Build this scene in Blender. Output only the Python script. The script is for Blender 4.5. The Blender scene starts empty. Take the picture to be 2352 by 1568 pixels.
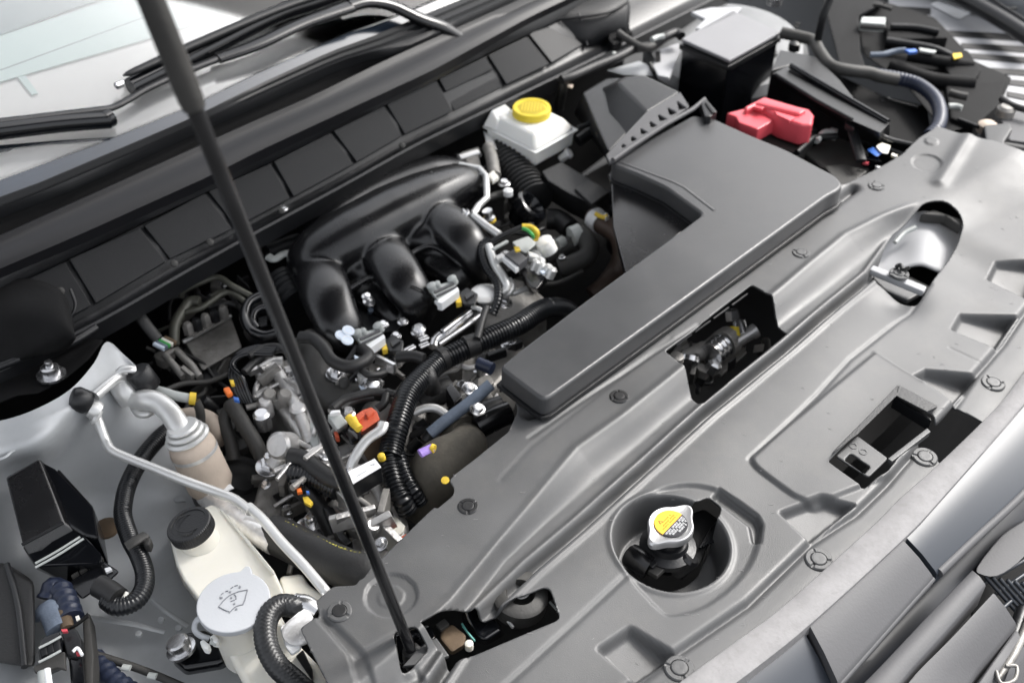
import bpy, bmesh, math, random
import numpy as np
from mathutils import Vector, Matrix
random.seed(7)
R = math.radians
SC = bpy.context.scene
COL = SC.collection

# ------------------------------------------------------------------ camera
CAM_H = 1.056                       # metres above the flat top of the radiator cover (z = 0)
PITCH = R(41.2)
FPX = 2508.0
cam_d = bpy.data.cameras.new('camera')
cam_d.sensor_width = 36.0
cam_d.lens = 36.0 * FPX / 2352.0
cam_d.clip_start = 0.02
cam_d.clip_end = 400.0
cam_d.dof.use_dof = True
cam_d.dof.focus_distance = 1.34
cam_d.dof.aperture_fstop = 4.5
cam = bpy.data.objects.new('camera', cam_d)
COL.objects.link(cam)
cam.location = (0, 0, CAM_H)
cam.rotation_euler = (R(90) - PITCH, 0, R(-45))
SC.camera = cam

# ------------------------------------------------------------------ sky and sun
world = bpy.data.worlds.new('World')
SC.world = world
world.use_nodes = True
wn = world.node_tree
bg = wn.nodes['Background']
sky = wn.nodes.new('ShaderNodeTexSky')
sky.sky_type = 'NISHITA'
sky.sun_disc = False
SUN_EL, SUN_AZ = R(46), R(98)      # azimuth clockwise from +Y
sky.sun_elevation = SUN_EL
sky.sun_rotation = SUN_AZ
sky.dust_density = 4.0
sky.air_density = 1.0
sky.ozone_density = 1.0
hs = wn.nodes.new('ShaderNodeHueSaturation')
hs.inputs['Saturation'].default_value = 0.18      # thin white overcast
wn.links.new(sky.outputs[0], hs.inputs['Color'])
wn.links.new(hs.outputs[0], bg.inputs[0])
bg.inputs[1].default_value = 0.15
sun_d = bpy.data.lights.new('sun', 'SUN')
sun_d.energy = 1.5
sun_d.angle = R(14)
sun_d.color = (1.0, 0.965, 0.92)
sun = bpy.data.objects.new('sun', sun_d)
COL.objects.link(sun)
sv = Vector((math.sin(SUN_AZ) * math.cos(SUN_EL), math.cos(SUN_AZ) * math.cos(SUN_EL), math.sin(SUN_EL)))
sun.rotation_euler = sv.to_track_quat('Z', 'Y').to_euler()
sun.location = sv * 5
SC.view_settings.view_transform = 'Standard'
SC.view_settings.look = 'None'
SC.view_settings.exposure = 1.2
SC.view_settings.gamma = 1.0

# ------------------------------------------------------------------ places
_s2 = math.sqrt(0.5)
_c, _s = math.cos(PITCH), math.sin(PITCH)
_F = Vector((_c * _s2, _c * _s2, -_s)); _R = Vector((_s2, -_s2, 0)); _U = Vector((_s * _s2, _s * _s2, _c))
def at(u, v, z):
    """point of the bay at height z that is seen at survey position (u, v)"""
    d = _F + _R * ((u - 1176) / FPX) + _U * ((784 - v) / FPX)
    t = (z - CAM_H) / d.z
    return Vector((d.x * t, d.y * t, z))
def at_y(u, v, y):
    d = _F + _R * ((u - 1176) / FPX) + _U * ((784 - v) / FPX)
    t = y / d.y
    return Vector((d.x * t, y, CAM_H + d.z * t))
def px(p):
    """metres per survey unit at a point"""
    return (Vector(p) - Vector((0, 0, CAM_H))).dot(_F) / FPX
_ORG = dict(A=(0, 0), B=(750, 0), C=(1500, 0), D=(2200, 0), E=(0, 480), F=(750, 480), G=(1500, 480), H=(2200, 480),
            I=(0, 960), J=(750, 960), K=(1500, 960), L=(2200, 960), M=(0, 1460), N=(750, 1460), O=(1500, 1460), P=(2200, 1460))
def uv(s, x, y):
    o = _ORG[s]
    return ((o[0] + x * 0.34438) / 1.27551, (o[1] + y * 0.34438) / 1.27551)
def S(s, *pts, z=None):
    """survey sheet s: (x, y[, z]) tuples -> points"""
    out = []
    for p in pts:
        u, v = uv(s, p[0], p[1])
        out.append(at(u, v, p[2] if len(p) > 2 else z))
    return out
def Q(*pts, z=None):
    return [at(p[0], p[1], p[2] if len(p) > 2 else z) for p in pts]

# ------------------------------------------------------------------ materials
def _mat(name):
    m = bpy.data.materials.new(name); m.use_nodes = True
    return m, m.node_tree, m.node_tree.nodes['Principled BSDF']
def mat(name, col, rough=0.5, metal=0.0, bump=0.0, bscale=200.0, var=0.0, vscale=8.0, spec=0.5, sss=0.0,
        stretch=None, dirt=0.0, dirtcol=(0.12, 0.10, 0.08), trans=0.0, coat=0.0, rvar=0.0, detail=3.0, sheen=0.0):
    m, nt, b = _mat(name)
    b.inputs['Base Color'].default_value = (*col, 1)
    b.inputs['Roughness'].default_value = rough
    b.inputs['Metallic'].default_value = metal
    b.inputs['Specular IOR Level'].default_value = spec
    if coat: b.inputs['Coat Weight'].default_value = coat; b.inputs['Coat Roughness'].default_value = 0.08
    if sss:
        b.inputs['Subsurface Weight'].default_value = sss
        b.inputs['Subsurface Radius'].default_value = (0.02, 0.018, 0.014)
        b.inputs['Subsurface Scale'].default_value = 0.6
    if trans: b.inputs['Transmission Weight'].default_value = trans
    tc = nt.nodes.new('ShaderNodeTexCoord')
    src = tc.outputs['Object']
    if stretch:
        mp = nt.nodes.new('ShaderNodeMapping'); mp.inputs['Scale'].default_value = stretch
        mp.inputs['Rotation'].default_value = (0, 0, 0)
        nt.links.new(src, mp.inputs[0]); src2 = mp.outputs[0]
    else:
        src2 = src
    if var or dirt or rvar:
        n = nt.nodes.new('ShaderNodeTexNoise'); n.inputs['Scale'].default_value = vscale
        n.inputs['Detail'].default_value = 6; n.inputs['Roughness'].default_value = 0.62
        nt.links.new(src, n.inputs['Vector'])
        cr = nt.nodes.new('ShaderNodeValToRGB')
        cr.color_ramp.elements[0].position = 0.3; cr.color_ramp.elements[1].position = 0.72
        lo = tuple(c * (1 - var) for c in col); hi = tuple(min(1, c * (1 + var)) for c in col)
        cr.color_ramp.elements[0].color = (*lo, 1); cr.color_ramp.elements[1].color = (*hi, 1)
        nt.links.new(n.outputs[0], cr.inputs[0])
        out = cr.outputs[0]
        if dirt:
            n2 = nt.nodes.new('ShaderNodeTexNoise'); n2.inputs['Scale'].default_value = vscale * 2.7
            n2.inputs['Detail'].default_value = 8; n2.inputs['Roughness'].default_value = 0.7
            nt.links.new(src, n2.inputs['Vector'])
            c2 = nt.nodes.new('ShaderNodeValToRGB')
            c2.color_ramp.elements[0].position = 0.5; c2.color_ramp.elements[1].position = 0.75
            c2.color_ramp.elements[0].color = (0, 0, 0, 1); c2.color_ramp.elements[1].color = (dirt, dirt, dirt, 1)
            nt.links.new(n2.outputs[0], c2.inputs[0])
            mx = nt.nodes.new('ShaderNodeMix'); mx.data_type = 'RGBA'
            nt.links.new(c2.outputs[0], mx.inputs[0]); nt.links.new(out, mx.inputs[6])
            mx.inputs[7].default_value = (*dirtcol, 1)
            out = mx.outputs[2]
        nt.links.new(out, b.inputs['Base Color'])
        if rvar:
            mr = nt.nodes.new('ShaderNodeMapRange')
            mr.inputs['To Min'].default_value = max(0.02, rough - rvar); mr.inputs['To Max'].default_value = min(1, rough + rvar)
            mr.inputs['From Min'].default_value = 0.3; mr.inputs['From Max'].default_value = 0.7
            nt.links.new(n.outputs[0], mr.inputs[0]); nt.links.new(mr.outputs[0], b.inputs['Roughness'])
    if bump:
        n3 = nt.nodes.new('ShaderNodeTexNoise'); n3.inputs['Scale'].default_value = bscale
        n3.inputs['Detail'].default_value = detail
        nt.links.new(src2, n3.inputs['Vector'])
        bp = nt.nodes.new('ShaderNodeBump'); bp.inputs['Strength'].default_value = bump
        bp.inputs['Distance'].default_value = 0.0015
        nt.links.new(n3.outputs[0], bp.inputs['Height']); nt.links.new(bp.outputs[0], b.inputs['Normal'])
    return m

M = {}
M['cover'] = mat('grained_grey_plastic', (0.070, 0.071, 0.073), 0.47, bump=0.18, bscale=900, var=0.22, vscale=5, dirt=0.34, dirtcol=(0.125, 0.12, 0.112), rvar=0.09, spec=0.62)
M['duct'] = mat('brushed_grain_plastic', (0.046, 0.047, 0.050), 0.41, bump=0.14, bscale=420, stretch=(0.25, 2.5, 1), var=0.15, vscale=5, dirt=.15, dirtcol=(.10,.097,.092), rvar=0.06, spec=0.65)
M['black'] = mat('black_plastic', (0.010, 0.0105, 0.012), 0.38, bump=0.25, bscale=350, var=0.2, vscale=15)
M['dark'] = mat('matt_black', (0.006, 0.006, 0.0065), 0.75, bump=0.2, bscale=200, var=0.3, vscale=20, spec=.2)
M['cowl'] = mat('cowl_plastic', (0.008, 0.0085, 0.010), 0.48, bump=0.2, bscale=500, var=0.15, vscale=6, spec=.32, dirt=.10, dirtcol=(.03,.029,.027))
M['satin'] = mat('satin_black_plastic', (0.006, 0.006, 0.007), 0.27, bump=0.06, bscale=700, var=0.25, vscale=9, rvar=0.05, spec=0.7)
M['rubber'] = mat('black_rubber', (0.013, 0.013, 0.0135), 0.5, bump=0.3, bscale=260, var=0.25, vscale=18)
M['rubberg'] = mat('worn_grey_rubber', (0.036, 0.035, 0.033), 0.6, bump=0.3, bscale=200, var=0.25, vscale=14)
M['brown'] = mat('heat_browned_rubber', (0.085, 0.058, 0.045), 0.55, bump=0.3, bscale=200, var=0.35, vscale=12)
M['gloss'] = mat('gloss_black_plastic', (0.005, 0.0055, 0.007), 0.16, var=0.2, vscale=12, spec=0.6)
M['conduit'] = mat('corrugated_conduit_plastic', (0.008, 0.009, 0.011), 0.28, var=0.2, vscale=30)
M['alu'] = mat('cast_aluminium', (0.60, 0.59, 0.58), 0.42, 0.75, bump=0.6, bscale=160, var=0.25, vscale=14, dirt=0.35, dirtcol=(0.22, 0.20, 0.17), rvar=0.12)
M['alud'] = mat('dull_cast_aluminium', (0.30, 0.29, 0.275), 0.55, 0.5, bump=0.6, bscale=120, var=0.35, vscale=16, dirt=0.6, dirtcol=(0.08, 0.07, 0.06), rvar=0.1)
M['steel'] = mat('zinc_plated_steel', (0.72, 0.72, 0.73), 0.24, 0.95, bump=0.1, bscale=200, var=0.12, vscale=40)
M['pipe'] = mat('bare_aluminium_pipe', (0.70, 0.70, 0.69), 0.36, 0.55, bump=0.1, bscale=120, var=0.08, vscale=14)
M['drier'] = mat('dusty_aluminium_can', (0.50, 0.42, 0.35), 0.75, 0.0, bump=0.3, bscale=250, var=0.12, vscale=20)
M['silver'] = mat('silver_body_paint', (0.27, 0.28, 0.295), 0.38, 0.35, bump=0.05, bscale=60, var=0.05, vscale=5, coat=0.25)
M['silverd'] = mat('inner_body_paint', (0.43, 0.445, 0.46), 0.42, 0.25, bump=0.15, bscale=50, var=0.10, vscale=5, dirt=0.25, dirtcol=(0.2, 0.2, 0.19))
M['bright'] = mat('light_silver_panel', (0.40, 0.405, 0.42), 0.55, 0.0, bump=0.05, bscale=60, var=0.06, vscale=9)
M['white'] = mat('translucent_white_plastic', (0.86, 0.86, 0.83), 0.42, sss=0.35, var=0.03, vscale=9)
M['cream'] = mat('cream_tank_plastic', (0.78, 0.76, 0.69), 0.45, sss=0.3, var=0.05, vscale=7, bump=0.08, bscale=60)
M['lid'] = mat('pale_grey_lid_plastic', (0.46, 0.475, 0.50), 0.42, var=0.03, vscale=9, bump=0.08, bscale=300)
M['lidline'] = mat('embossed_symbol_edge', (0.20, 0.21, 0.23), 0.5)
M['yellow'] = mat('yellow_cap_plastic', (0.80, 0.62, 0.035), 0.4, var=0.06, vscale=20, sss=0.1)
M['red'] = mat('red_terminal_plastic', (0.66, 0.085, 0.11), 0.35, var=0.08, vscale=20)
M['orange'] = mat('orange_connector_plastic', (0.55, 0.10, 0.045), 0.4, var=0.1, vscale=30)
M['orangep'] = mat('orange_paint_mark', (0.85, 0.19, 0.03), 0.5)
M['yellowp'] = mat('yellow_paint_mark', (0.80, 0.56, 0.05), 0.6, var=0.2, vscale=60)
M['violet'] = mat('violet_clip_plastic', (0.36, 0.24, 0.66), 0.45)
M['blue'] = mat('blue_connector_plastic', (0.05, 0.16, 0.55), 0.4)
M['bluew'] = mat('dark_blue_sleeve', (0.012, 0.018, 0.04), 0.4, bump=0.2, bscale=300)
M['slate'] = mat('slate_blue_sleeve', (0.13, 0.16, 0.21), 0.55, bump=0.5, bscale=300, var=0.2, vscale=40)
M['greyc'] = mat('grey_connector_plastic', (0.42, 0.44, 0.43), 0.42, var=0.06, vscale=30)
M['paper'] = mat('white_label', (0.82, 0.83, 0.84), 0.5)
M['sticker'] = mat('pale_blue_white_sticker', (0.66, 0.74, 0.85), 0.45)
M['foam'] = mat('light_grey_seal_strip', (0.27, 0.265, 0.268), 0.8, bump=0.3, bscale=220, var=0.14, vscale=30, dirt=0.35, dirtcol=(.16,.155,.15), spec=.25)
M['trim'] = mat('blue_grey_front_trim', (0.028, 0.034, 0.045), 0.42, var=0.06, vscale=6, spec=0.6)
M['trimd'] = mat('dark_front_gap', (0.014, 0.016, 0.022), 0.4, var=0.2, vscale=9)
M['bumper'] = mat('grey_bumper_plastic', (0.085, 0.085, 0.09), 0.6, bump=0.15, bscale=300, var=0.06, vscale=8)
M['chrome'] = mat('chrome', (0.85, 0.85, 0.86), 0.12, 1.0)
M['tan'] = mat('brown_foam', (0.11, 0.075, 0.045), 0.8, bump=0.4, bscale=150, var=0.2, vscale=30)
M['label_yellow'] = mat('yellow_warning_print', (0.95, 0.50, 0.04), 0.4)
M['label_black'] = mat('black_warning_print', (0.03, 0.03, 0.035), 0.35)
M['green'] = mat('green_stripe', (0.05, 0.35, 0.08), 0.5)
M['lipblack'] = mat('cowl_lip_black', (0.010, 0.010, 0.012), 0.42, var=.1, vscale=8, spec=.35)
M['boxlid'] = mat('pale_grey_box_lid', (0.22, 0.22, 0.23), 0.5, bump=.1, bscale=500, var=.05, vscale=8)
M['towerpaint'] = mat('grey_tower_paint', (0.20, 0.205, 0.21), 0.5, .2, bump=.1, bscale=60, var=.12, vscale=9, dirt=.3, dirtcol=(.1,.1,.095))
M['slatpanel'] = mat('silver_louvre_panel', (0.42, 0.425, 0.44), 0.5, 0.1, var=.08, vscale=9)
M['clipm'] = mat('dark_push_clip_plastic', (0.018, 0.018, 0.019), 0.36, bump=.2, bscale=700, spec=.6)
M['elbow'] = mat('dusty_brown_rubber', (0.078, 0.070, 0.056), 0.7, bump=.5, bscale=160, var=.3, vscale=16, dirt=.4, dirtcol=(.16,.14,.11))
M['ground'] = mat('dark_asphalt', (0.05, 0.05, 0.05), 0.9, bump=0.5, bscale=60, var=0.2, vscale=10)

# ------------------------------------------------------------------ objects
WL = {}                     # world place of each object's origin
def _reg(o, parent, origin):
    COL.objects.link(o); WL[o.name] = Vector(origin)
    if parent is not None: o.parent = parent
    return o
ROOTS = []
def thing(name, label, cat, group=None, kind=None):
    o = bpy.data.objects.new(name, None); o.empty_display_size = 0.02
    COL.objects.link(o); tag(o, label, cat, group, kind); ROOTS.append(o)
    WL[o.name] = None
    return o
def tag(o, label=None, cat=None, group=None, kind=None):
    if label: o['label'] = label
    if cat: o['category'] = cat
    if group: o['group'] = group
    if kind: o['kind'] = kind
    return o
def ob(name, bm, m, parent=None, angle=38, wn_=False, solid=0.0):
    """link bmesh (world coordinates) as one mesh object whose origin is its base centre"""
    bmesh.ops.remove_doubles(bm, verts=bm.verts, dist=1e-6)
    bmesh.ops.recalc_face_normals(bm, faces=bm.faces)
    cs = [v.co for v in bm.verts]
    org = Vector(((min(c.x for c in cs) + max(c.x for c in cs)) / 2, (min(c.y for c in cs) + max(c.y for c in cs)) / 2, min(c.z for c in cs)))
    for v in bm.verts: v.co -= org
    for f in bm.faces: f.smooth = True
    for e in bm.edges:
        if len(e.link_faces) == 2 and e.calc_face_angle(0) > R(angle): e.smooth = False
    me = bpy.data.meshes.new(name); bm.to_mesh(me); bm.free()
    me.materials.append(M[m] if isinstance(m, str) else m)
    o = bpy.data.objects.new(name, me)
    if solid:
        s = o.modifiers.new('thickness', 'SOLIDIFY'); s.thickness = solid; s.offset = -1
    if wn_:
        w = o.modifiers.new('normals', 'WEIGHTED_NORMAL'); w.keep_sharp = True
    return _reg(o, parent, org)
def inst(name, me, loc, parent=None, rot=(0, 0, 0), scale=1.0, m=None):
    o = bpy.data.objects.new(name, me)
    o.rotation_euler = rot
    if scale != 1.0: o.scale = (scale,) * 3 if not hasattr(scale, '__len__') else scale
    return _reg(o, parent, loc)
def bev(bm, w, seg=2, angle=30):
    if w <= 0: return
    es = [e for e in bm.edges if len(e.link_faces) == 2 and e.calc_face_angle(0) > R(angle)]
    try:
        bmesh.ops.bevel(bm, geom=es, offset=w, segments=seg, profile=0.5, affect='EDGES', clamp_overlap=True)
    except Exception: pass
def prism_into(bm, top, th, down=None):
    """closed prism; top = list of 3D points, th = thickness along -Z (or 'down' vector)"""
    d = Vector(down) if down is not None else Vector((0, 0, -th))
    a = [bm.verts.new(p) for p in top]; b = [bm.verts.new(Vector(p) + d) for p in top]
    n = len(a)
    bm.faces.new(a); bm.faces.new(list(reversed(b)))
    for i in range(n): bm.faces.new((a[i], b[i], b[(i + 1) % n], a[(i + 1) % n]))
def slab(name, top, th, m, parent=None, b=0.003, seg=2, down=None, angle=38):
    bm = bmesh.new(); prism_into(bm, top, th, down)
    bmesh.ops.recalc_face_normals(bm, faces=bm.faces)
    bev(bm, b, seg)
    return ob(name, bm, m, parent, wn_=True, angle=angle)
def hexa(name, top, bot, m, parent=None, b=0.003, seg=2):
    bm = bmesh.new()
    a = [bm.verts.new(p) for p in top]; c = [bm.verts.new(p) for p in bot]; n = len(a)
    bm.faces.new(a); bm.faces.new(list(reversed(c)))
    for i in range(n): bm.faces.new((a[i], c[i], c[(i + 1) % n], a[(i + 1) % n]))
    bmesh.ops.recalc_face_normals(bm, faces=bm.faces)
    bev(bm, b, seg)
    return ob(name, bm, m, parent, wn_=True)
def box_into(bm, c, size, rot=(0, 0, 0)):
    mt = Matrix.Translation(c) @ (Matrix.Rotation(rot[2], 4, 'Z') @ Matrix.Rotation(rot[1], 4, 'Y') @ Matrix.Rotation(rot[0], 4, 'X')) @ Matrix.Diagonal((*size, 1))
    bmesh.ops.create_cube(bm, size=1, matrix=mt)
def box(name, c, size, m, parent=None, rot=(0, 0, 0), b=0.002, seg=2):
    bm = bmesh.new(); box_into(bm, c, size, rot); bev(bm, b, seg)
    return ob(name, bm, m, parent, wn_=True)
def catmull(pts, n=8):
    P = [Vector(p) for p in pts]
    if len(P) < 3: 
        return [P[0].lerp(P[1], i / n) for i in range(n + 1)]
    P = [P[0] * 2 - P[1]] + P + [P[-1] * 2 - P[-2]]
    out = []
    for i in range(1, len(P) - 2):
        for k in range(n):
            t = k / n
            p0, p1, p2, p3 = P[i - 1:i + 3]
            out.append(0.5 * ((2 * p1) + (p2 - p0) * t + (2 * p0 - 5 * p1 + 4 * p2 - p3) * t * t + (3 * p1 - p0 - 3 * p2 + p3) * t ** 3))
    out.append(P[-2]); return out
def resample(P, step):
    L = [0]
    for a, b in zip(P, P[1:]): L.append(L[-1] + (b - a).length)
    n = max(2, int(L[-1] / step)); out = []; j = 0
    for i in range(n + 1):
        s = L[-1] * i / n
        while j < len(L) - 2 and L[j + 1] < s: j += 1
        t = (s - L[j]) / max(1e-9, L[j + 1] - L[j])
        out.append(P[j].lerp(P[j + 1], min(1, t)))
    return out
def sweep_into(bm, P, rad, seg=10, caps=True, flat=1.0, upv=None):
    """rad: list of radii along P; flat: squash of the second axis"""
    T = [(P[min(i + 1, len(P) - 1)] - P[max(i - 1, 0)]).normalized() for i in range(len(P))]
    n = Vector(upv) if upv is not None else (Vector((0, 0, 1)) if abs(T[0].z) < 0.9 else Vector((1, 0, 0)))
    rings = []
    for i, p in enumerate(P):
        n = (n - T[i] * n.dot(T[i])).normalized(); bn = T[i].cross(n)
        r = rad[i] if hasattr(rad, '__len__') else rad
        rings.append([bm.verts.new(p + (bn * math.cos(2 * math.pi * k / seg) + n * math.sin(2 * math.pi * k / seg) * flat) * r) for k in range(seg)])
    for a, b in zip(rings, rings[1:]):
        for k in range(seg): bm.faces.new((a[k], a[(k + 1) % seg], b[(k + 1) % seg], b[k]))
    if caps:
        bm.faces.new(list(reversed(rings[0]))); bm.faces.new(rings[-1])
def tube(name, pts, r, m, parent=None, seg=12, step=None, corr=None, smooth=True, flat=1.0, sub=8, upv=None):
    """corr = (pitch, depth) makes ring corrugations; r may be a list per control point"""
    if smooth and len(pts) > 2: P = catmull(pts, sub)
    else: P = [Vector(p) for p in pts]
    n0 = len(P)
    if hasattr(r, '__len__'):
        rr = [r[min(int(i * (len(r) - 1) / (n0 - 1)), len(r) - 2)] * (1 - (i * (len(r) - 1) / (n0 - 1)) % 1 if i < n0 - 1 else 0) +
              r[min(int(i * (len(r) - 1) / (n0 - 1)) + 1, len(r) - 1)] * ((i * (len(r) - 1) / (n0 - 1)) % 1 if i < n0 - 1 else 1) for i in range(n0)]
    else: rr = r
    if corr:
        P = resample(P, corr[0] / 4)
        base = r if not hasattr(r, '__len__') else None
        N = len(P)
        rad = []
        for i in range(N):
            b0 = base if base is not None else float(np.interp(i / (N - 1), np.linspace(0, 1, len(r)), r))
            rad.append(b0 * (1 - corr[1] * (0, 0, 1, 1)[i % 4]))
        rr = rad
    bm = bmesh.new(); sweep_into(bm, P, rr, seg, flat=flat, upv=upv)
    return ob(name, bm, m, parent, angle=50 if corr else 60)
def lathe_into(bm, prof, c, axis=(0, 0, 1), seg=28, close=True, ecc=None):
    q = Vector(axis).normalized().to_track_quat('Z', 'Y'); c = Vector(c)
    rings = []
    for r, z in prof:
        rings.append([bm.verts.new(c + q @ Vector((math.cos(2 * math.pi * k / seg) * r, math.sin(2 * math.pi * k / seg) * r, z))) for k in range(seg)])
    for a, b in zip(rings, rings[1:]):
        for k in range(seg): bm.faces.new((a[k], a[(k + 1) % seg], b[(k + 1) % seg], b[k]))
    if close:
        bm.faces.new(list(reversed(rings[0]))); bm.faces.new(rings[-1])
def lathe(name, prof, c, m, parent=None, axis=(0, 0, 1), seg=28, close=True, angle=38):
    bm = bmesh.new(); lathe_into(bm, prof, c, axis, seg, close)
    return ob(name, bm, m, parent, angle=angle)
def grid_surf(name, rows, m, parent=None, sub=5, solid=0.0, angle=60):
    """smooth skin through rows of points (each row the same length)"""
    A = [catmull(r, sub) if len(r) > 2 else [Vector(r[0]).lerp(Vector(r[1]), i / sub) for i in range(sub + 1)] for r in rows]
    cols = list(zip(*A))
    Bc = [catmull(c, sub) if len(c) > 2 else [Vector(c[0]).lerp(Vector(c[1]), i / sub) for i in range(sub + 1)] for c in cols]
    bm = bmesh.new()
    V = [[bm.verts.new(p) for p in c] for c in Bc]
    for i in range(len(V) - 1):
        for j in range(len(V[0]) - 1): bm.faces.new((V[i][j], V[i + 1][j], V[i + 1][j + 1], V[i][j + 1]))
    o = ob(name, bm, m, parent, angle=angle)
    # make normals face up
    me = o.data
    if sum(p.normal.z for p in me.polygons) < 0: me.flip_normals()
    if solid:
        s = o.modifiers.new('thickness', 'SOLIDIFY'); s.thickness = solid; s.offset = -1
    return o
def finish():
    for o in ROOTS:
        ch = [c for c in bpy.data.objects if c.parent == o]
        lo = Vector((1e9,) * 3); hi = Vector((-1e9,) * 3)
        for c in ch:
            w = WL[c.name]
            if c.data and c.type == 'MESH':
                for k in c.bound_box:
                    p = w + Vector(k)
                    lo = Vector(map(min, lo, p)); hi = Vector(map(max, hi, p))
        WL[o.name] = Vector(((lo.x + hi.x) / 2, (lo.y + hi.y) / 2, lo.z))
    for o in bpy.data.objects:
        if o.name not in WL: continue
        o.location = WL[o.name] - (WL[o.parent.name] if o.parent else Vector((0, 0, 0)))
def inpoly(X, Y, poly):
    ins = np.zeros(X.shape, bool); n = len(poly)
    for i in range(n):
        x1, y1 = poly[i]; x2, y2 = poly[(i + 1) % n]
        c = ((y1 > Y) != (y2 > Y)) & (X < (x2 - x1) * (Y - y1) / ((y2 - y1) + 1e-12) + x1)
        ins ^= c
    return ins
def segdist(X, Y, pts, closed=True):
    n = len(pts); D = np.full(X.shape, 1e9); NX = X.copy(); NY = Y.copy()
    for i in range(n if closed else n - 1):
        x1, y1 = pts[i]; x2, y2 = pts[(i + 1) % n]
        dx, dy = x2 - x1, y2 - y1; L = dx * dx + dy * dy + 1e-12
        t = np.clip(((X - x1) * dx + (Y - y1) * dy) / L, 0, 1)
        qx, qy = x1 + t * dx, y1 + t * dy
        d = np.hypot(X - qx, Y - qy); k = d < D
        D = np.where(k, d, D); NX = np.where(k, qx, NX); NY = np.where(k, qy, NY)
    return D, NX, NY
def sm(t):
    t = np.clip(t, 0, 1); return t * t * (3 - 2 * t)
def xy(pts): return [(p[0], p[1]) for p in pts]
def roundpoly(pts, r, n=4):
    """round the corners of a polygon (2D)"""
    out = []; N = len(pts)
    for i in range(N):
        p = Vector(pts[i][:2]); a = Vector(pts[i - 1][:2]); b = Vector(pts[(i + 1) % N][:2])
        da = (a - p); db = (b - p)
        ra = min(r, da.length * 0.45); rb = min(r, db.length * 0.45)
        s = p + da.normalized() * ra; e = p + db.normalized() * rb
        for k in range(n + 1):
            t = k / n
            out.append(tuple(s * (1 - t) ** 2 + p * 2 * t * (1 - t) + e * t * t))
    return out
def field(name, outline, holes, hfun, m, parent, step=0.004, solid=0.0025):
    """moulded sheet: regular grid with outline and openings cut exactly, height from hfun"""
    ox = [p[0] for p in outline]; oy = [p[1] for p in outline]
    xs = np.arange(min(ox) - step, max(ox) + 2 * step, step); ys = np.arange(min(oy) - step, max(oy) + 2 * step, step)
    X, Y = np.meshgrid(xs, ys, indexing='ij')
    keep = inpoly(X, Y, outline)
    D, NX, NY = segdist(X, Y, outline)
    for h in holes:
        ins = inpoly(X, Y, h); d, nx, ny = segdist(X, Y, h)
        keep &= ~ins
        k = d < D; D = np.where(k, d, D); NX = np.where(k, nx, NX); NY = np.where(k, ny, NY)
    # vertices outside but within a cell of the boundary are pulled onto it
    snap = (~keep) & (D < step * 0.75)
    near = keep & (D < step * 0.25)
    use = keep | snap
    X = np.where(snap | near, NX, X); Y = np.where(snap | near, NY, Y)
    Z = hfun(X, Y)
    idx = np.full(X.shape, -1); k = np.argwhere(use)
    idx[use] = np.arange(len(k))
    co = np.stack([X[use], Y[use], Z[use]], 1)
    a, b, c, d = idx[:-1, :-1], idx[1:, :-1], idx[1:, 1:], idx[:-1, 1:]
    q = (a >= 0) & (b >= 0) & (c >= 0) & (d >= 0)
    faces = [tuple(f) for f in np.stack([a[q], b[q], c[q], d[q]], 1).tolist()]
    for tri in ((a, b, c, d), (b, c, d, a), (c, d, a, b), (d, a, b, c)):
        t = (tri[0] >= 0) & (tri[1] >= 0) & (tri[2] >= 0) & (tri[3] < 0)
        faces += [tuple(f) for f in np.stack([tri[0][t], tri[1][t], tri[2][t]], 1).tolist()]
    org = co.mean(0); org[2] = co[:, 2].min(); co = co - org
    me = bpy.data.meshes.new(name); me.from_pydata(co.tolist(), [], faces); me.update()
    for p in me.polygons: p.use_smooth = True
    me.materials.append(M[m])
    o = bpy.data.objects.new(name, me)
    if solid:
        s = o.modifiers.new('thickness', 'SOLIDIFY'); s.thickness = solid; s.offset = -1
    return _reg(o, parent, org)

# shared small pieces ------------------------------------------------
def _proto(name, fn, m, angle=38):
    bm = bmesh.new(); fn(bm); bmesh.ops.recalc_face_normals(bm, faces=bm.faces)
    for f in bm.faces: f.smooth = True
    for e in bm.edges:
        if len(e.link_faces) == 2 and e.calc_face_angle(0) > R(angle): e.smooth = False
    me = bpy.data.meshes.new(name); bm.to_mesh(me); bm.free(); me.materials.append(M[m]); return me
def _hex(bm):
    lathe_into(bm, [(0.0105, 0), (0.0105, 0.0012), (0.0098, 0.0016)], (0, 0, 0), seg=20)
    lathe_into(bm, [(0.0068, 0.0016), (0.0068, 0.0062), (0.0058, 0.0070), (0.002, 0.0070)], (0, 0, 0), seg=6)
HEX = _proto('bolt', _hex, 'steel')
def _stud(bm):
    _hex(bm); lathe_into(bm, [(0.003, 0.006), (0.003, 0.014), (0.002, 0.015)], (0, 0, 0), seg=12)
STUD = _proto('nut', _stud, 'steel')
def bolts(places, parent, sc=1.0, rot=(0, 0, 0), me=None, name='bolt'):
    for p in places: inst(name, me or HEX, p, parent, rot, sc)
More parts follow.
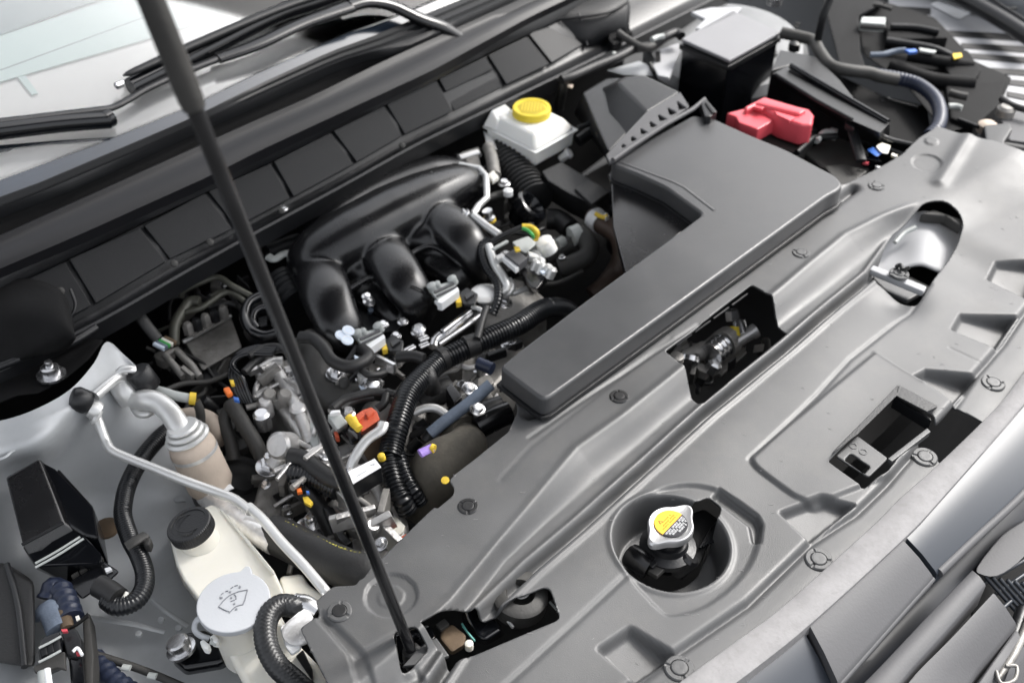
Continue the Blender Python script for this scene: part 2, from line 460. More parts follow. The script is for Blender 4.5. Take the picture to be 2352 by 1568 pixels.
# ================================================================== radiator cover
def fl(pts):
    q = [at(u, v, 0) for u, v in pts]; q.sort(key=lambda p: p.x)
    xs = np.array([p.x for p in q]); ys = np.array([p.y for p in q])
    return lambda X: np.interp(X, xs, ys)
L_R1 = fl([(900, 1500), (1031, 1380), (1115, 1280), (1203, 1174), (1324, 1028), (1427, 955), (1562, 847), (1779, 673), (1941, 538), (2022, 498), (2122, 457), (2180, 430), (2300, 380)])
L_R2 = fl([(930, 1560), (1060, 1400), (1107, 1330), (1160, 1262), (1257, 1175), (1420, 1040), (1592, 896), (1795, 727), (1995, 576), (2041, 538), (2100, 480), (2160, 440)])
L_R3 = fl([(940, 1600), (1087, 1385), (1205, 1275), (1327, 1172), (1619, 913), (1803, 766), (1914, 672), (1995, 607), (2040, 545), (2100, 470)])
L_G = fl([(1300, 1650), (1419, 1568), (1554, 1469), (1725, 1353), (1871, 1212), (1976, 1145), (2049, 1074), (2127, 982), (2204, 898), (2254, 825), (2318, 753), (2352, 690), (2420, 600)])
PB = [(1400, 1690), (1500, 1618), (1597, 1546), (1725, 1453), (1803, 1394), (2008, 1210), (2073, 1145), (2157, 1071), (2292, 939), (2352, 862), (2450, 735)]
PC = [(1500, 1700), (1600, 1632), (1725, 1541), (1860, 1433), (2076, 1236), (2162, 1145), (2352, 928), (2450, 800)]
PD = [(1790, 1700), (1930, 1568), (1995, 1494), (2076, 1402), (2149, 1321), (2240, 1235), (2338, 1145), (2460, 1020)]
PE = [(1850, 1690), (1984, 1568), (2130, 1415), (2230, 1312), (2352, 1180), (2470, 1040)]
OUT = [(1400, 1690), (700, 1720), (785, 1660), (753, 1568), (689, 1442), (736, 1409), (724, 1382), (766, 1346), (818, 1344), (825, 1331), (835, 1328), (855, 1300), (877, 1282),
       (998, 1164), (1000, 1172), (1042, 1136), (1044, 1120), (1032, 1103), (1044, 1090), (1096, 1050), (1169, 990), (1190, 942), (1185, 920), (1160, 880),
       (1230, 850), (1500, 650), (1880, 420), (1941, 423), (2071, 361), (2106, 332), (2149, 310), (2211, 332), (2273, 345), (2352, 370), (2460, 400)] + PB[:0:-1]
H1 = [(1727, 652), (1774, 681), (1794, 727), (1814, 743), (1617, 909), (1594, 893), (1573, 844), (1527, 807)]
H2 = [(2124, 463), (2168, 457), (2205, 476), (2219, 498), (2208, 538), (2184, 576), (2146, 627), (2119, 668), (2103, 671), (2065, 655), (2000, 617), (2022, 587), (2043, 538), (2054, 519), (2103, 482)]
H3 = [(2062, 882), (2151, 928), (2162, 944), (2180, 925), (2203, 898), (2219, 906), (2294, 941), (2208, 1044), (2184, 1039), (2168, 1022), (2130, 1004), (2119, 985), (2070, 1028), (2049, 1056), (1991, 1094), (1938, 1058), (1908, 1036)]
H4 = [(1443, 1274), (1470, 1262), (1510, 1225), (1575, 1195), (1621, 1175), (1651, 1196), (1648, 1212), (1608, 1291), (1581, 1311), (1545, 1322), (1511, 1323), (1494, 1317)]
H5 = [(962, 1429), (1054, 1385), (1089, 1372), (1107, 1384), (1125, 1376), (1250, 1325), (1265, 1330), (1288, 1393), (1279, 1402), (1112, 1473), (1034, 1504), (1001, 1462)]
H6 = [(909, 1449), (950, 1437), (985, 1470), (932, 1528), (920, 1530), (903, 1459)]
f2 = lambda P: xy([at(u, v, 0) for u, v in P])
def ell(u, v, r, n=28):
    c = at(u, v, 0); return [(c.x + r * math.cos(2 * math.pi * i / n), c.y + r * math.sin(2 * math.pi * i / n)) for i in range(n)]
_well = at(1545, 1215, 0)
P_D = roundpoly(f2([(1443, 1293), (1521, 1373), (1545, 1385), (1620, 1368), (1690, 1318), (1738, 1255), (1756, 1180), (1750, 1155), (1659, 1094), (1560, 1085), (1450, 1130), (1405, 1220)]), 0.03)
P_DS = f2([(1643, 1112), (1657, 1096), (1745, 1152), (1757, 1175), (1752, 1215), (1738, 1210), (1730, 1172)])
P_PL = roundpoly(f2([(2018, 785), (1728, 1028), (1742, 1048), (1833, 1112), (1880, 1130), (2060, 1060), (2230, 870), (2130, 852)]), 0.008)
P_BOX = roundpoly(f2([(1451, 1404), (1368, 1461), (1462, 1536), (1560, 1468)]), 0.006)
P_BOX2 = roundpoly(f2([(1792, 1145), (1892, 1107), (1980, 1128), (1868, 1214)]), 0.006)
WEDGES = [f2([(2104, 833), (2135, 817), (2258, 828), (2200, 900)]), f2([(2192, 728), (2213, 690), (2352, 694), (2300, 770)]), f2([(2276, 609), (2294, 574), (2400, 576), (2380, 660)])]
P_PITL = f2([(725, 1414), (740, 1402), (838, 1500), (885, 1640), (840, 1640), (800, 1500)])
c_disc = at(898, 1366, 0); c_d2 = at(2127, 381, 0); c_d3 = at(2135, 340, 0); c_pod = at(2075, 665, 0)
def plate(X, Y, poly, hgt, w):
    D, _, _ = segdist(X, Y, poly); s = np.where(inpoly(X, Y, poly), D, -D)
    return hgt * sm((s + w) / (2 * w))
def crease(X, Y, pts, hgt, w, closed=False):
    D, _, _ = segdist(X, Y, f2(pts), closed); return hgt * np.exp(-(D / w) ** 2)
P_G = f2([(1300, 1650), (1419, 1568), (1554, 1469), (1725, 1353), (1871, 1212), (1976, 1145), (2049, 1074), (2127, 982), (2204, 898), (2254, 825), (2318, 753), (2360, 690), (2460, 560)])
P_GA = P_G + [(P_G[-1][0] + 1, P_G[-1][1]), (P_G[-1][0] + 1, -1.0), (P_G[0][0], -1.0)]
XE = at(2050, 535, 0).x
def cover_h(X, Y):
    d1 = L_R1(X) - Y; d2 = Y - L_R2(X); d3 = L_R3(X) - Y; dgd, _, _ = segdist(X, Y, P_G, False); dg = np.where(inpoly(X, Y, P_GA), dgd, -dgd)
    mk = sm((XE + .02 - X) / .05); mk1 = sm((XE + .12 - X) / .08)
    d1p = np.maximum(d1, 0); d2p = np.maximum(d2, 0)
    t = np.where(d1 <= 0, 0, np.where(d2 <= 0, 1, d1p / (d1p + d2p + 1e-9)))
    Z = (-0.022 * sm(t) + 0.0025 * np.exp(-(d1 / 0.006) ** 2)) * mk1 - 0.012 * sm(d1 / .1) * (1 - mk1)
    # crest, deep channel and lip
    Z += mk * 0.006 * np.exp(-((d3 + 0.004) / 0.0045) ** 2)
    Z -= mk * 0.016 * sm((d3 - 0.001) / 0.004) * sm((0.0165 - d3) / 0.004)
    Z += mk * 0.003 * sm((d3 - 0.012) / 0.006)
    Z += mk * 0.0030 * np.exp(-((d3 - 0.021) / 0.004) ** 2)
    Z -= 0.006 * sm((d3 - 0.03) / 0.15)
    Z -= 0.006 * sm(dg / 0.006 + 0.5) + 0.005 * np.exp(-(dg / 0.004) ** 2)
    Z -= 0.010 * sm((dg - 0.02) / 0.10)
    # right end leans away
    Z += 0.02 * sm((X - 1.62) / 0.25)
    Z += plate(X, Y, P_D, -0.0045, 0.003) + plate(X, Y, P_DS, -0.008, 0.0025)
    rw = np.hypot(X - _well.x, Y - _well.y)
    Z += 0.0025 * np.exp(-((rw - 0.0755) / 0.0035) ** 2) - 0.052 * sm((0.0735 - rw) / 0.012) - 0.012 * sm((0.06 - rw) / 0.05)
    Z += plate(X, Y, P_PL, 0.005, 0.003)
    dx = X - c_pod.x; dy = Y - c_pod.y
    Z += -0.012 * np.exp(-((dx / 0.035) ** 2 + (dy / 0.03) ** 2))
    def scoop(P, k):
        D, _, _ = segdist(X, Y, P); s = np.where(inpoly(X, Y, P), D, -D)
        return sm((s + 0.001) / 0.009) * k
    dgp = np.clip(1 - dg / -0.09, 0, 1)
    Z -= scoop(P_BOX, 1) * (0.006 + 0.020 * dgp) + scoop(P_BOX2, 1) * (0.004 + 0.018 * dgp)
    for w in WEDGES:
        x0 = w[0][0]; Z -= scoop(w, 1) * (0.006 + 0.025 * dgp)
    Z += plate(X, Y, P_PITL, -0.005, 0.003)
    for c, r, k, w in ((c_disc, 0.031, -0.0035, 0.0012), (c_disc, 0.016, 0.0012, 0.001), (c_d2, 0.026, -0.0025, 0.0015), (c_d3, 0.012, 0.002, 0.001)):
        rr = np.hypot(X - c.x, Y - c.y); Z += k * sm((r - rr) / w)
    Z += crease(X, Y, [(1605, 745), (1400, 878), (1216, 1004)], -0.0018, 0.003)
    Z += crease(X, Y, [(1540, 776), (1222, 1022), (1150, 1100)], -0.0008, 0.004)
    Z += crease(X, Y, [(2217, 335), (2157, 423)], 0.006, 0.012)
    Z += crease(X, Y, [(2146, 627), (2100, 690), (1960, 799), (1884, 882), (1728, 1028)], -0.002, 0.003)
    Z += crease(X, Y, [(2192, 770), (2266, 803)], -0.001, 0.002) + crease(X, Y, [(2130, 852), (2018, 785)], 0.0018, 0.003)
    Z += crease(X, Y, [(1141, 1568), (1215, 1502), (1443, 1293)], -0.0022, 0.0035)
    Z += crease(X, Y, [(818, 1507), (912, 1456)], -0.003, 0.004) + crease(X, Y, [(935, 1527), (961, 1520), (1010, 1575), (1060, 1640)], 0.002, 0.004)
    Z += crease(X, Y, [(950, 1515), (985, 1570), (1020, 1630)], -0.003, 0.004)
    Z += crease(X, Y, [(1215, 948), (1250, 938), (1420, 822), (1600, 692), (1900, 474), (1960, 430)], -0.016, 0.0085)
    # shallow unevenness of the moulding
    Z += 0.0007 * np.sin(X * 31 + 1.3) * np.sin(Y * 27 + X * 9)
    return Z
cover = thing('radiator_cover', 'wide grained grey plastic radiator cover with cut-outs, ridges and push clips, across the front', 'radiator cover')
holes = [roundpoly(f2(H1), 0.004), roundpoly(f2(H2), 0.015), roundpoly(f2(H3), 0.003), roundpoly(xy([at(u, v, -0.055) for u, v in H4]), 0.006), roundpoly(f2(H5), 0.004), roundpoly(f2(H6), 0.005)]
field('cover_panel', roundpoly(f2(OUT), 0.004, 3), holes, cover_h, 'cover', cover, step=0.0022, solid=0.0028)
def ch(u, v):
    p = at(u, v, 0)
    for _ in range(4):
        z = float(cover_h(np.array([[p.x]]), np.array([[p.y]]))[0, 0]); p = at(u, v, z)
    return p
def _clip_ring(bm):
    n = 48
    prof = [(0.0078, 0.0002), (0.0082, 0.0016), (0.0118, 0.0016), (0.0130, 0.0004), (0.0130, -0.002)]
    rings = []
    for r, z in prof:
        rings.append([bm.verts.new((r * math.cos(2 * math.pi * k / n), r * math.sin(2 * math.pi * k / n), z - (0.0014 if (k % 16) in (0, 1) and 0.0079 < r < 0.0129 else 0))) for k in range(n)])
    for a, b in zip(rings, rings[1:]):
        for k in range(n): bm.faces.new((a[k], b[k], b[(k + 1) % n], a[(k + 1) % n]))
def _clip_pin(bm): lathe_into(bm, [(0.0074, -0.001), (0.0074, 0.0016), (0.0066, 0.0023), (0.004, 0.0025), (0.0005, 0.0022)], (0, 0, 0), seg=32)
CR = _proto('push_clip', _clip_ring, 'cover', 30); CP = _proto('clip_pin', _clip_pin, 'cover', 30)
CRD = _proto('push_clip', _clip_ring, 'clipm', 30); CPD = _proto('clip_pin', _clip_pin, 'clipm', 30)
def clip(u, v, sc, par, rz=0.0, pos=None):
    p = (pos or ch(u, v)) + Vector((0, 0, 0.0006))
    dk = sc < 1.05
    r = inst('push_clip', CRD if dk else CR, p, par, (0, 0, rz), sc)
    c = bpy.data.objects.new('clip_pin', CPD if dk or sc < 1.2 and u < 1000 else CP); _reg(c, r, p); c.rotation_euler = (0, 0, 0)
    return r
for i, (u, v, s) in enumerate([(780, 1404, 1.1), (1075, 1163, 1.0), (1422, 911, 1.02), (1840, 581, 1.1), (2013, 427, 1.12), (1560, 1535, 1.3), (1880, 1285, 1.3), (2124, 1050, 1.3), (2281, 880, 1.3)]):
    clip(u, v, s, cover, rz=0.7 + i * 1.1)
# lint and pale scratches lying on the plastic
rgl = random.Random(3); lb_ = bmesh.new(); k_ = 0
while k_ < 110:
    x_, y_ = rgl.uniform(.4, 1.9), rgl.uniform(.25, .74)
    if not inpoly(np.array([x_]), np.array([y_]), f2(OUT))[0] or any(inpoly(np.array([x_]), np.array([y_]), h_)[0] for h_ in holes): continue
    k_ += 1; z_ = float(cover_h(np.array([[x_]]), np.array([[y_]]))[0, 0])
    box_into(lb_, (x_, y_, z_ + .0003), (rgl.uniform(.002, .007), rgl.uniform(.0003, .0006), .0003), (0, 0, rgl.gauss(2.3, .35)))
lint = ob('lint', lb_, 'foam', cover); lint['kind'] = 'stuff'
# bracket showing in the front right opening, with two moulded rings and a slot
bk = S('L', (900, 915), (1165, 1110), (1000, 1268), (722, 1088), z=-0.020)
bt = [xy(bk)[i] for i in range(4)]
slot = xy(S('L', (848, 1062), (1020, 1180), (965, 1245), (790, 1125), z=-0.020))
brk = field('bracket', roundpoly(bt, 0.004), [roundpoly(slot, 0.002)], lambda X, Y: X * 0 - 0.020, 'cover', cover, step=0.002, solid=0.003)
slab('bracket_wall', S('L', (1165, 1110), (1500, 850), (1530, 880), (1200, 1135), z=-0.018), 0.01, 'cover', cover, b=0.001)
for x, y in ((870, 1005), (955, 1055)):
    lathe('moulded_ring', [(0.0042, 0), (0.0042, 0.0006), (0.0055, 0.0006), (0.0055, 0)], S('L', (x, y), z=-0.0198)[0], 'cover', cover, seg=20, close=False)
# inner wall pieces seen inside that opening
slab('inner_rib', S('L', (1225, 575), (1530, 765), (1535, 790), (1215, 592), z=-0.022), 0.02, 'black', cover, b=0.001)
hexa('inner_wall', S('L', (1250, 490), (1240, 575), (905, 905), (700, 1060), z=-0.006), S('L', (1250, 480), (1240, 575), (905, 905), (690, 1045), z=-0.04), 'black', cover, b=0)
hexa('inner_wall', S('L', (1262, 487), (1590, 668), (1500, 710), (1240, 575), z=-0.006), S('L', (1262, 487), (1590, 660), (1500, 710), (1240, 575), z=-0.05), 'black', cover, b=0)
# ================================================================== front of the car
def strip(name, top, bot, zt, zb, th, m, par, b=0.003, n=4):
    a = [at(u, v, zt) for u, v in top]; c = [at(u, v, zb) for u, v in bot]
    A = catmull(a, 6); C_ = catmull(c, 6)
    A = resample(A, 0.02); n_ = len(A) - 1
    def rs(P, n):
        L = [0]
        for p, q in zip(P, P[1:]): L.append(L[-1] + (q - p).length)
        out = []
        for i in range(n + 1):
            s = L[-1] * i / n; j = max(0, min(len(P) - 2, int(np.searchsorted(L, s)) - 1)); t = (s - L[j]) / max(1e-9, L[j + 1] - L[j]); out.append(P[j].lerp(P[j + 1], min(1, max(0, t))))
        return out
    C_ = rs(C_, n_)
    bm = bmesh.new(); rows = []
    for p, q in zip(A, C_):
        d = (q - p)
        sec = [p + Vector((0, 0, -th)), p + d * 0.0 , p + d * 0.05 + Vector((0, 0, 0.0018)), p + d * 0.5 + Vector((0, 0, 0.004)), p + d * 0.92 + Vector((0, 0, 0.002)), q, q + Vector((0, -0.001, -th))]
        rows.append([bm.verts.new(s) for s in sec])
    for r0, r1 in zip(rows, rows[1:]):
        for k in range(len(r0) - 1): bm.faces.new((r0[k], r1[k], r1[k + 1], r0[k + 1]))
    bm.faces.new(rows[0]); bm.faces.new(list(reversed(rows[-1])))
    return ob(name, bm, m, par, angle=50)
t = tag(strip('grille_seal_strip', [(u - 3, v - 4) for u, v in PB], PC, -0.024, -0.020, 0.02, 'foam', None), 'long light grey scuffed seal strip along the front edge of the radiator cover', 'seal')
ft = thing('front_trim', 'blue grey glossy front trim in three overlapping pieces, below the light seal strip', 'grille trim')
def cut(P, u0, u1):
    q = sorted(P); us = [p[0] for p in q]; vs = [p[1] for p in q]
    mid = [p for p in q if u0 + 4 < p[0] < u1 - 4]
    return [(u0, float(np.interp(u0, us, vs)))] + mid + [(u1, float(np.interp(u1, us, vs)))]
strip('trim_panel', cut(PC, 1500, 1843), cut(PD, 1790, 1915), -0.034, -0.075, 0.02, 'trim', ft)
strip('trim_panel', cut(PC, 1858, 2072), cut(PD, 1926, 2144), -0.026, -0.058, 0.02, 'bumper', ft)
strip('trim_panel', cut(PC, 2079, 2450), cut(PD, 2152, 2460), -0.027, -0.060, 0.02, 'trim', ft)
tube('trim_edge', [at(u, v, -0.062) for u, v in cut(PD, 2156, 2460)], 0.006, 'bumper', ft, seg=10)
tube('trim_edge', [at(u, v, -0.062) for u, v in cut(PD, 1928, 2142)], 0.004, 'bumper', ft, seg=10)
tag(strip('front_gap_channel', [(u - 8, v - 8) for u, v in PD], [(u + 10, v + 10) for u, v in PE], -0.135, -0.150, 0.03, 'trimd', None), 'dark channel between the front trim and the bumper', 'channel')
bp = thing('bumper', 'matt grey front bumper skin with a shallow crease at the bottom right corner', 'bumper')
bq = [(u, v) for u, v in PE if u < 2231]
PB2 = [(2010, 1700), (2084, 1568), (2180, 1460), (2278, 1358)]
strip('bumper_skin', cut(PE, 1850, 2232), [(2000, 1690), (2070, 1568), (2170, 1455), (2264, 1345)], -0.075, -0.078, 0.04, 'bumper', bp)
strip('lower_skin', [(2015, 1690), (2086, 1568), (2185, 1465), (2281, 1362)], [(2180, 1690), (2230, 1568), (2290, 1490), (2335, 1436)], -0.086, -0.12, 0.04, 'bumper', bp)
gr = thing('front_grille', 'dark grille mesh with a rounded grey emblem pad, right of the bumper', 'grille')
hexa('emblem_pad', [Vector(p) for p in catmull([at(*q, -0.125) for q in [(2352, 1195), (2300, 1230), (2245, 1300), (2252, 1318), (2290, 1322), (2340, 1290), (2380, 1240), (2390, 1190)]], 3)],
     [Vector(p) for p in catmull([at(*q, -0.16) for q in [(2352, 1195), (2300, 1230), (2245, 1300), (2252, 1318), (2290, 1322), (2340, 1290), (2380, 1240), (2390, 1190)]], 3)], 'bumper', gr, b=0.004)
for k in range(9):
    u0 = 2262 + k * 17; tube('grille_bar', [at(u0, 1322 + k * 3, -0.15), at(u0 + 95, 1430 + k * 3, -0.19)], 0.0028, 'trim', gr, seg=8)
for k in range(5):
    tube('grille_bar', [at(2250 + k * 26, 1345 + k * 26, -0.17), at(2390, 1265 + k * 28, -0.17)], 0.0028, 'trim', gr, seg=8)
slab('grille_back', Q((2240, 1300), (2500, 1100), (2600, 1700), (2100, 1700), (2230, 1480), z=-0.24), 0.01, 'dark', gr, b=0)
tr = thing('chrome_grille_trim', 'dull chrome strip end with a small loop clip in the bottom right corner', 'chrome trim')
tube('chrome_strip', [at(2290, 1560, -0.14), at(2318, 1520, -0.14), at(2335, 1490, -0.14), at(2375, 1400, -0.14)], [0.003, 0.005, 0.005, 0.006], 'alud', tr, seg=10)
tube('loop_clip', [at(2288, 1540, -0.135), at(2300, 1568, -0.135), at(2330, 1560, -0.135), at(2335, 1530, -0.135), at(2310, 1528, -0.135)], 0.0024, 'alud', tr, seg=8)
tube('dark_edge', [at(2285, 1568, -0.15), at(2318, 1490, -0.15), at(2350, 1400, -0.15)], 0.009, 'black', tr, seg=8)

# ================================================================== air intake duct
duct = thing('air_intake_duct', 'long flat brushed-grain black air duct with a kinked end, lying behind the radiator cover', 'air duct')
DT = [(1146, 842), (1190, 806), (1338, 694), (1565, 528), (1614, 491), (1560, 452), (1530, 430), (1470, 402), (1408, 378), (1404, 366), (1592, 264), (1640, 272), (1725, 310), (1806, 343), (1887, 386), (1922, 404), (1937, 425), (1925, 437), (1900, 450), (1600, 668), (1420, 798), (1262, 912), (1246, 916), (1228, 904)]
dtop = [at(u, v, 0.042) for u, v in DT]
dp = roundpoly(xy(dtop), 0.010, 3)
slab('duct_shell', [Vector((x, y, 0.042)) for x, y in dp], 0.034, 'duct', duct, b=0.0075, seg=4, angle=50)
ip = [(1440, 380), (1600, 290), (1640, 290), (1880, 395), (1900, 425), (1600, 640), (1250, 890), (1170, 840), (1640, 490), (1540, 420)]
# ledge flange running round the foot of the duct
def off(P, d):
    P = [Vector(p) for p in P]; A = sum(P[i].x * P[(i + 1) % len(P)].y - P[(i + 1) % len(P)].x * P[i].y for i in range(len(P))); s = 1 if A > 0 else -1
    out = []
    for i in range(len(P)):
        e = (P[(i + 1) % len(P)] - P[i - 1]).normalized(); out.append(P[i] + Vector((e.y, -e.x)) * d * s)
    return out
fp = off(xy(dtop), 0.004)
slab('duct_flange', [Vector((p.x, p.y, 0.0105)) for p in fp], 0.007, 'black', duct, b=0.001)
# raised border line following the inner corner
tube('moulded_border', [at(u, v, 0.0415) for u, v in [(1422, 372), (1545, 418), (1570, 430), (1640, 484)]], 0.0035, 'duct', duct, seg=10, smooth=False, flat=0.45)
# black lower housing of the duct on the engine side
ab = thing('duct_lower_housing', 'smooth black lower air housing with a seam, under the kinked end of the duct', 'air housing')
hexa('housing', [at(u, v, 0.008) for u, v in [(1402, 392), (1415, 384), (1530, 440), (1605, 498), (1440, 640), (1408, 520)]],
     [at(u, v, -0.17) for u, v in [(1455, 620), (1470, 560), (1560, 600), (1600, 640), (1520, 760), (1450, 720)]], 'satin', ab, b=0.003)
wl = [at_y(*uv('G', x, y), 0) for x, y in []]
slab('housing_wall', [at(u, v, 0.006) for u, v in [(1404, 386), (1530, 446), (1608, 502), (1575, 530), (1408, 400)]], 0.17, 'satin', ab, b=0.002)
tube('seam_lip', S('G', (860, 215), (1250, 395), (1440, 560), z=-0.045), 0.003, 'black', ab, seg=8, smooth=False)
_X = dict(X1=(1860, 1450, .11482), X2=(560, 1640, .16582), X3=(480, 1440, .10204), X4=(1440, 250, .16578), X5=(950, 1140, .19776), X6=(1250, 600, .21682), X7=(820, 1530, .12755), X8=(1150, 1650, .23384))
_uv0 = uv
def uv(s, x, y):
    if s in _X:
        a, b, k = _X[s]; return ((a + x * k) / 1.27551, (b + y * k) / 1.27551)
    return _uv0(s, x, y)
def one(s, x, y, z): return at(*uv(s, x, y), z)
def tb(name, s, pts, r, m, par=None, z=None, **k): return tube(name, S(s, *pts, z=z), r, m, par, **k)

# ================================================================== ground and shell
g = bmesh.new(); bmesh.ops.create_grid(g, x_segments=1, y_segments=1, size=30, matrix=Matrix.Translation((0, 0, -1.0)))
tag(ob('ground', g, 'ground'), kind='structure')
body = thing('car_body', 'silver grey car body shell: inner fender panels, strut towers and dark bay behind the parts', 'car body')
def rail(pts, z):
    q = [at(p[0], p[1], p[2] if len(p) > 2 else z) for p in pts]; q.sort(key=lambda p: p.x)
    return ([p.x for p in q], [p.y for p in q], [p.z for p in q])
def rails(name, rs, x0, x1, m, par, n=48, solid=0, angle=50, b_=None):
    xs = np.linspace(x0, x1, n); bm = bmesh.new(); rows = []
    for r in rs:
        ex = lambda X, a: np.interp(X, r[0], a) + np.where(X < r[0][0], (X - r[0][0]) * (a[1] - a[0]) / (r[0][1] - r[0][0]), 0) + np.where(X > r[0][-1], (X - r[0][-1]) * (a[-1] - a[-2]) / (r[0][-1] - r[0][-2]), 0)
        ys = ex(xs, r[1]); zs = ex(xs, r[2])
        rows.append([bm.verts.new((float(x), float(y), float(z))) for x, y, z in zip(xs, ys, zs)])
    for a, b in zip(rows, rows[1:]):
        for k in range(n - 1): bm.faces.new((a[k], a[k + 1], b[k + 1], b[k]))
    return ob(name, bm, m, par, angle=angle, solid=solid)
def shift(r, dy, dz): return (r[0], [y + dy for y in r[1]], [z + dz for z in r[2]])
# floor and walls of the bay, dark
box('bay_floor', (1.1, 0.9, -0.62), (2.2, 1.6, 0.02), 'dark', body, b=0)
box('firewall', (1.0, 1.62, -0.3), (2.4, 0.02, 0.66), 'dark', body, rot=(0, 0, 0.12), b=0)
box('front_crossmember', (1.05, 0.42, -0.40), (2.2, 0.02, 0.46), 'dark', body, b=0)
box('side_wall', (-0.02, 0.9, -0.42), (0.02, 1.5, 0.42), 'dark', body, b=0)
box('side_wall', (2.25, 0.9, -0.48), (0.02, 1.5, 0.3), 'dark', body, b=0)
# left inner fender: swept sheet rising to a peak beside the strut opening
rows = [
 [(-330, 1000, .03), (-120, 985, .03), (0, 966, .02), (80, 940, .02), (160, 895, .01), (215, 835, .0), (243, 786, -.01), (275, 805, -.03), (300, 850, -.05)],
 [(-330, 1060, .02), (-120, 1045, .02), (0, 1000, .012), (90, 975, .01), (180, 930, .0), (240, 890, -.02), (290, 850, -.04), (330, 862, -.05), (370, 905, -.08)],
 [(-330, 1160, .0), (-120, 1130, .0), (0, 1052, -.005), (100, 1020, -.01), (190, 965, -.03), (260, 960, -.06), (320, 950, -.08), (380, 960, -.10), (430, 1000, -.13)],
 [(-330, 1300, -.06), (-120, 1240, -.06), (0, 1110, -.06), (100, 1090, -.08), (190, 1060, -.10), (270, 1060, -.12), (340, 1060, -.13), (410, 1070, -.15), (470, 1090, -.17)],
 [(-330, 1450, -.12), (-120, 1380, -.12), (0, 1260, -.12), (100, 1200, -.14), (200, 1155, -.16), (290, 1150, -.17), (370, 1150, -.18), (440, 1150, -.19), (520, 1160, -.20)],
 [(-330, 1600, -.14), (-120, 1500, -.14), (0, 1400, -.145), (100, 1330, -.16), (220, 1270, -.19), (310, 1260, -.20), (400, 1260, -.20), (480, 1270, -.22), (580, 1290, -.24)],
 [(-330, 1760, -.15), (-120, 1640, -.15), (0, 1560, -.15), (110, 1470, -.165), (230, 1400, -.19), (340, 1400, -.20), (440, 1400, -.21), (520, 1410, -.22), (640, 1440, -.25)],
 [(-300, 1900, -.17), (-100, 1800, -.17), (40, 1720, -.17), (150, 1600, -.18), (270, 1560, -.20), (380, 1560, -.21), (480, 1580, -.22), (580, 1590, -.23), (700, 1600, -.26)],
 [(-260, 2000, -.2), (-60, 1900, -.2), (100, 1860, -.2), (220, 1780, -.2), (330, 1740, -.22), (450, 1740, -.23), (560, 1740, -.24), (660, 1740, -.25), (800, 1740, -.28)]]
grid_surf('inner_fender', [Q(*r) for r in rows], 'silverd', body, sub=6)
tb('seam_sealer', 'I', [(-60, 1135, .0), (40, 1100, .0), (110, 1045, -.003), (290, 955, -.006), (450, 860, -.01), (560, 780, -.014), (625, 700, -.02)], 0.0022, 'silverd', body, seg=8, flat=0.6)
# stamped flange with notches, part way down
tb('stamped_flange', 'I', [(640, 1440, -.175), (900, 1395, -.178), (1200, 1375, -.18), (1420, 1350, -.183), (1640, 1345, -.19)], 0.004, 'silver', body, seg=8, flat=0.5)
for x in (1230, 1430): slab('stamping', S('I', (x, 1390), (x + 90, 1385), (x + 150, 1470), (x + 60, 1480), z=-.182), 0.004, 'silverd', body, b=0.0015)
tb('stamped_rib', 'M', [(740, 1010, -.158), (1100, 1060, -.165), (1400, 1130, -.18)], 0.004, 'silverd', body, seg=8, flat=0.4)
tb('stamped_rib', 'M', [(1230, 820, -.165), (1400, 950, -.17), (1600, 1080, -.19)], 0.0035, 'silverd', body, seg=8, flat=0.4)
for x, y in ((1180, 1150), (1370, 1030), (1520, 1100)):
    lathe('weld_spot', [(0.0045, -0.002), (0.0045, 0.0015), (0.003, 0.002)], one('M', x, y, -.163), 'silverd', body, seg=14)
# strut top: dark hollow with its nut
hexa('strut_hollow', S('I', (-60, 700), (0, 640), (150, 580), (330, 560), (560, 440), (760, 270), (890, 100), (600, 80), (200, 250), (-60, 380), z=-0.03), S('I', (-60, 700), (0, 640), (150, 580), (330, 560), (560, 440), (760, 270), (890, 100), (600, 80), (200, 250), (-60, 380), z=-0.10), 'dark', body, b=0.006)
lathe('strut_nut', [(0.021, 0), (0.021, 0.004), (0.0135, 0.005), (0.0135, 0.016), (0.010, 0.018), (0.006, 0.018), (0.006, 0.026), (0.003, 0.027)], one('I', 440, 410, -.028), 'steel', body, axis=(0.1, 0.05, 1), seg=12)
# right strut tower and its bracket work
tw = one('D', 60, 330, -0.02)
lathe('strut_tower', [(0.19, -0.3), (0.185, -0.03), (0.17, -.012), (0.10, 0.002), (0.07, 0.0), (0.05, -0.006), (0.012, -0.006)], tw + Vector((0.0, 0.08, -.03)), 'towerpaint', body, axis=(-0.12, -0.05, 1), seg=48)
lathe('strut_nut', [(0.017, 0), (0.017, 0.02), (0.008, 0.022)], one('D', 200, 40, 0.03), 'steel', body, seg=14)
for p in ((400, 205), (385, 232)): lathe('tower_hole', [(0.006, 0), (0.006, 0.002), (0.001, 0.002)], one('D', *p, 0.0), 'dark', body, seg=14)
slab('tower_flange', S('C', (1520, 100), (1700, 60), (1960, 60), (1900, 130), (1640, 250), (1560, 240), (1640, 160), z=0.03), 0.01, 'bright', body, b=0.003)
slab('tower_bracket', S('C', (1230, 430), (1420, 360), (1440, 420), (1340, 660), (1240, 640), (1200, 560), z=-0.02), 0.01, 'bright', body, b=0.003)
slab('tower_slot', S('C', (1220, 440), (1260, 430), (1265, 520), (1222, 530), z=-0.018), 0.002, 'dark', body, b=0)
hexa('inner_fender_right', S('C', (800, 600), (1080, 520), (1180, 560), (1230, 650), (950, 640), z=-0.04), S('C', (800, 640), (1080, 560), (1180, 660), (1230, 700), (950, 700), z=-0.1), 'silverd', body, b=0.003)

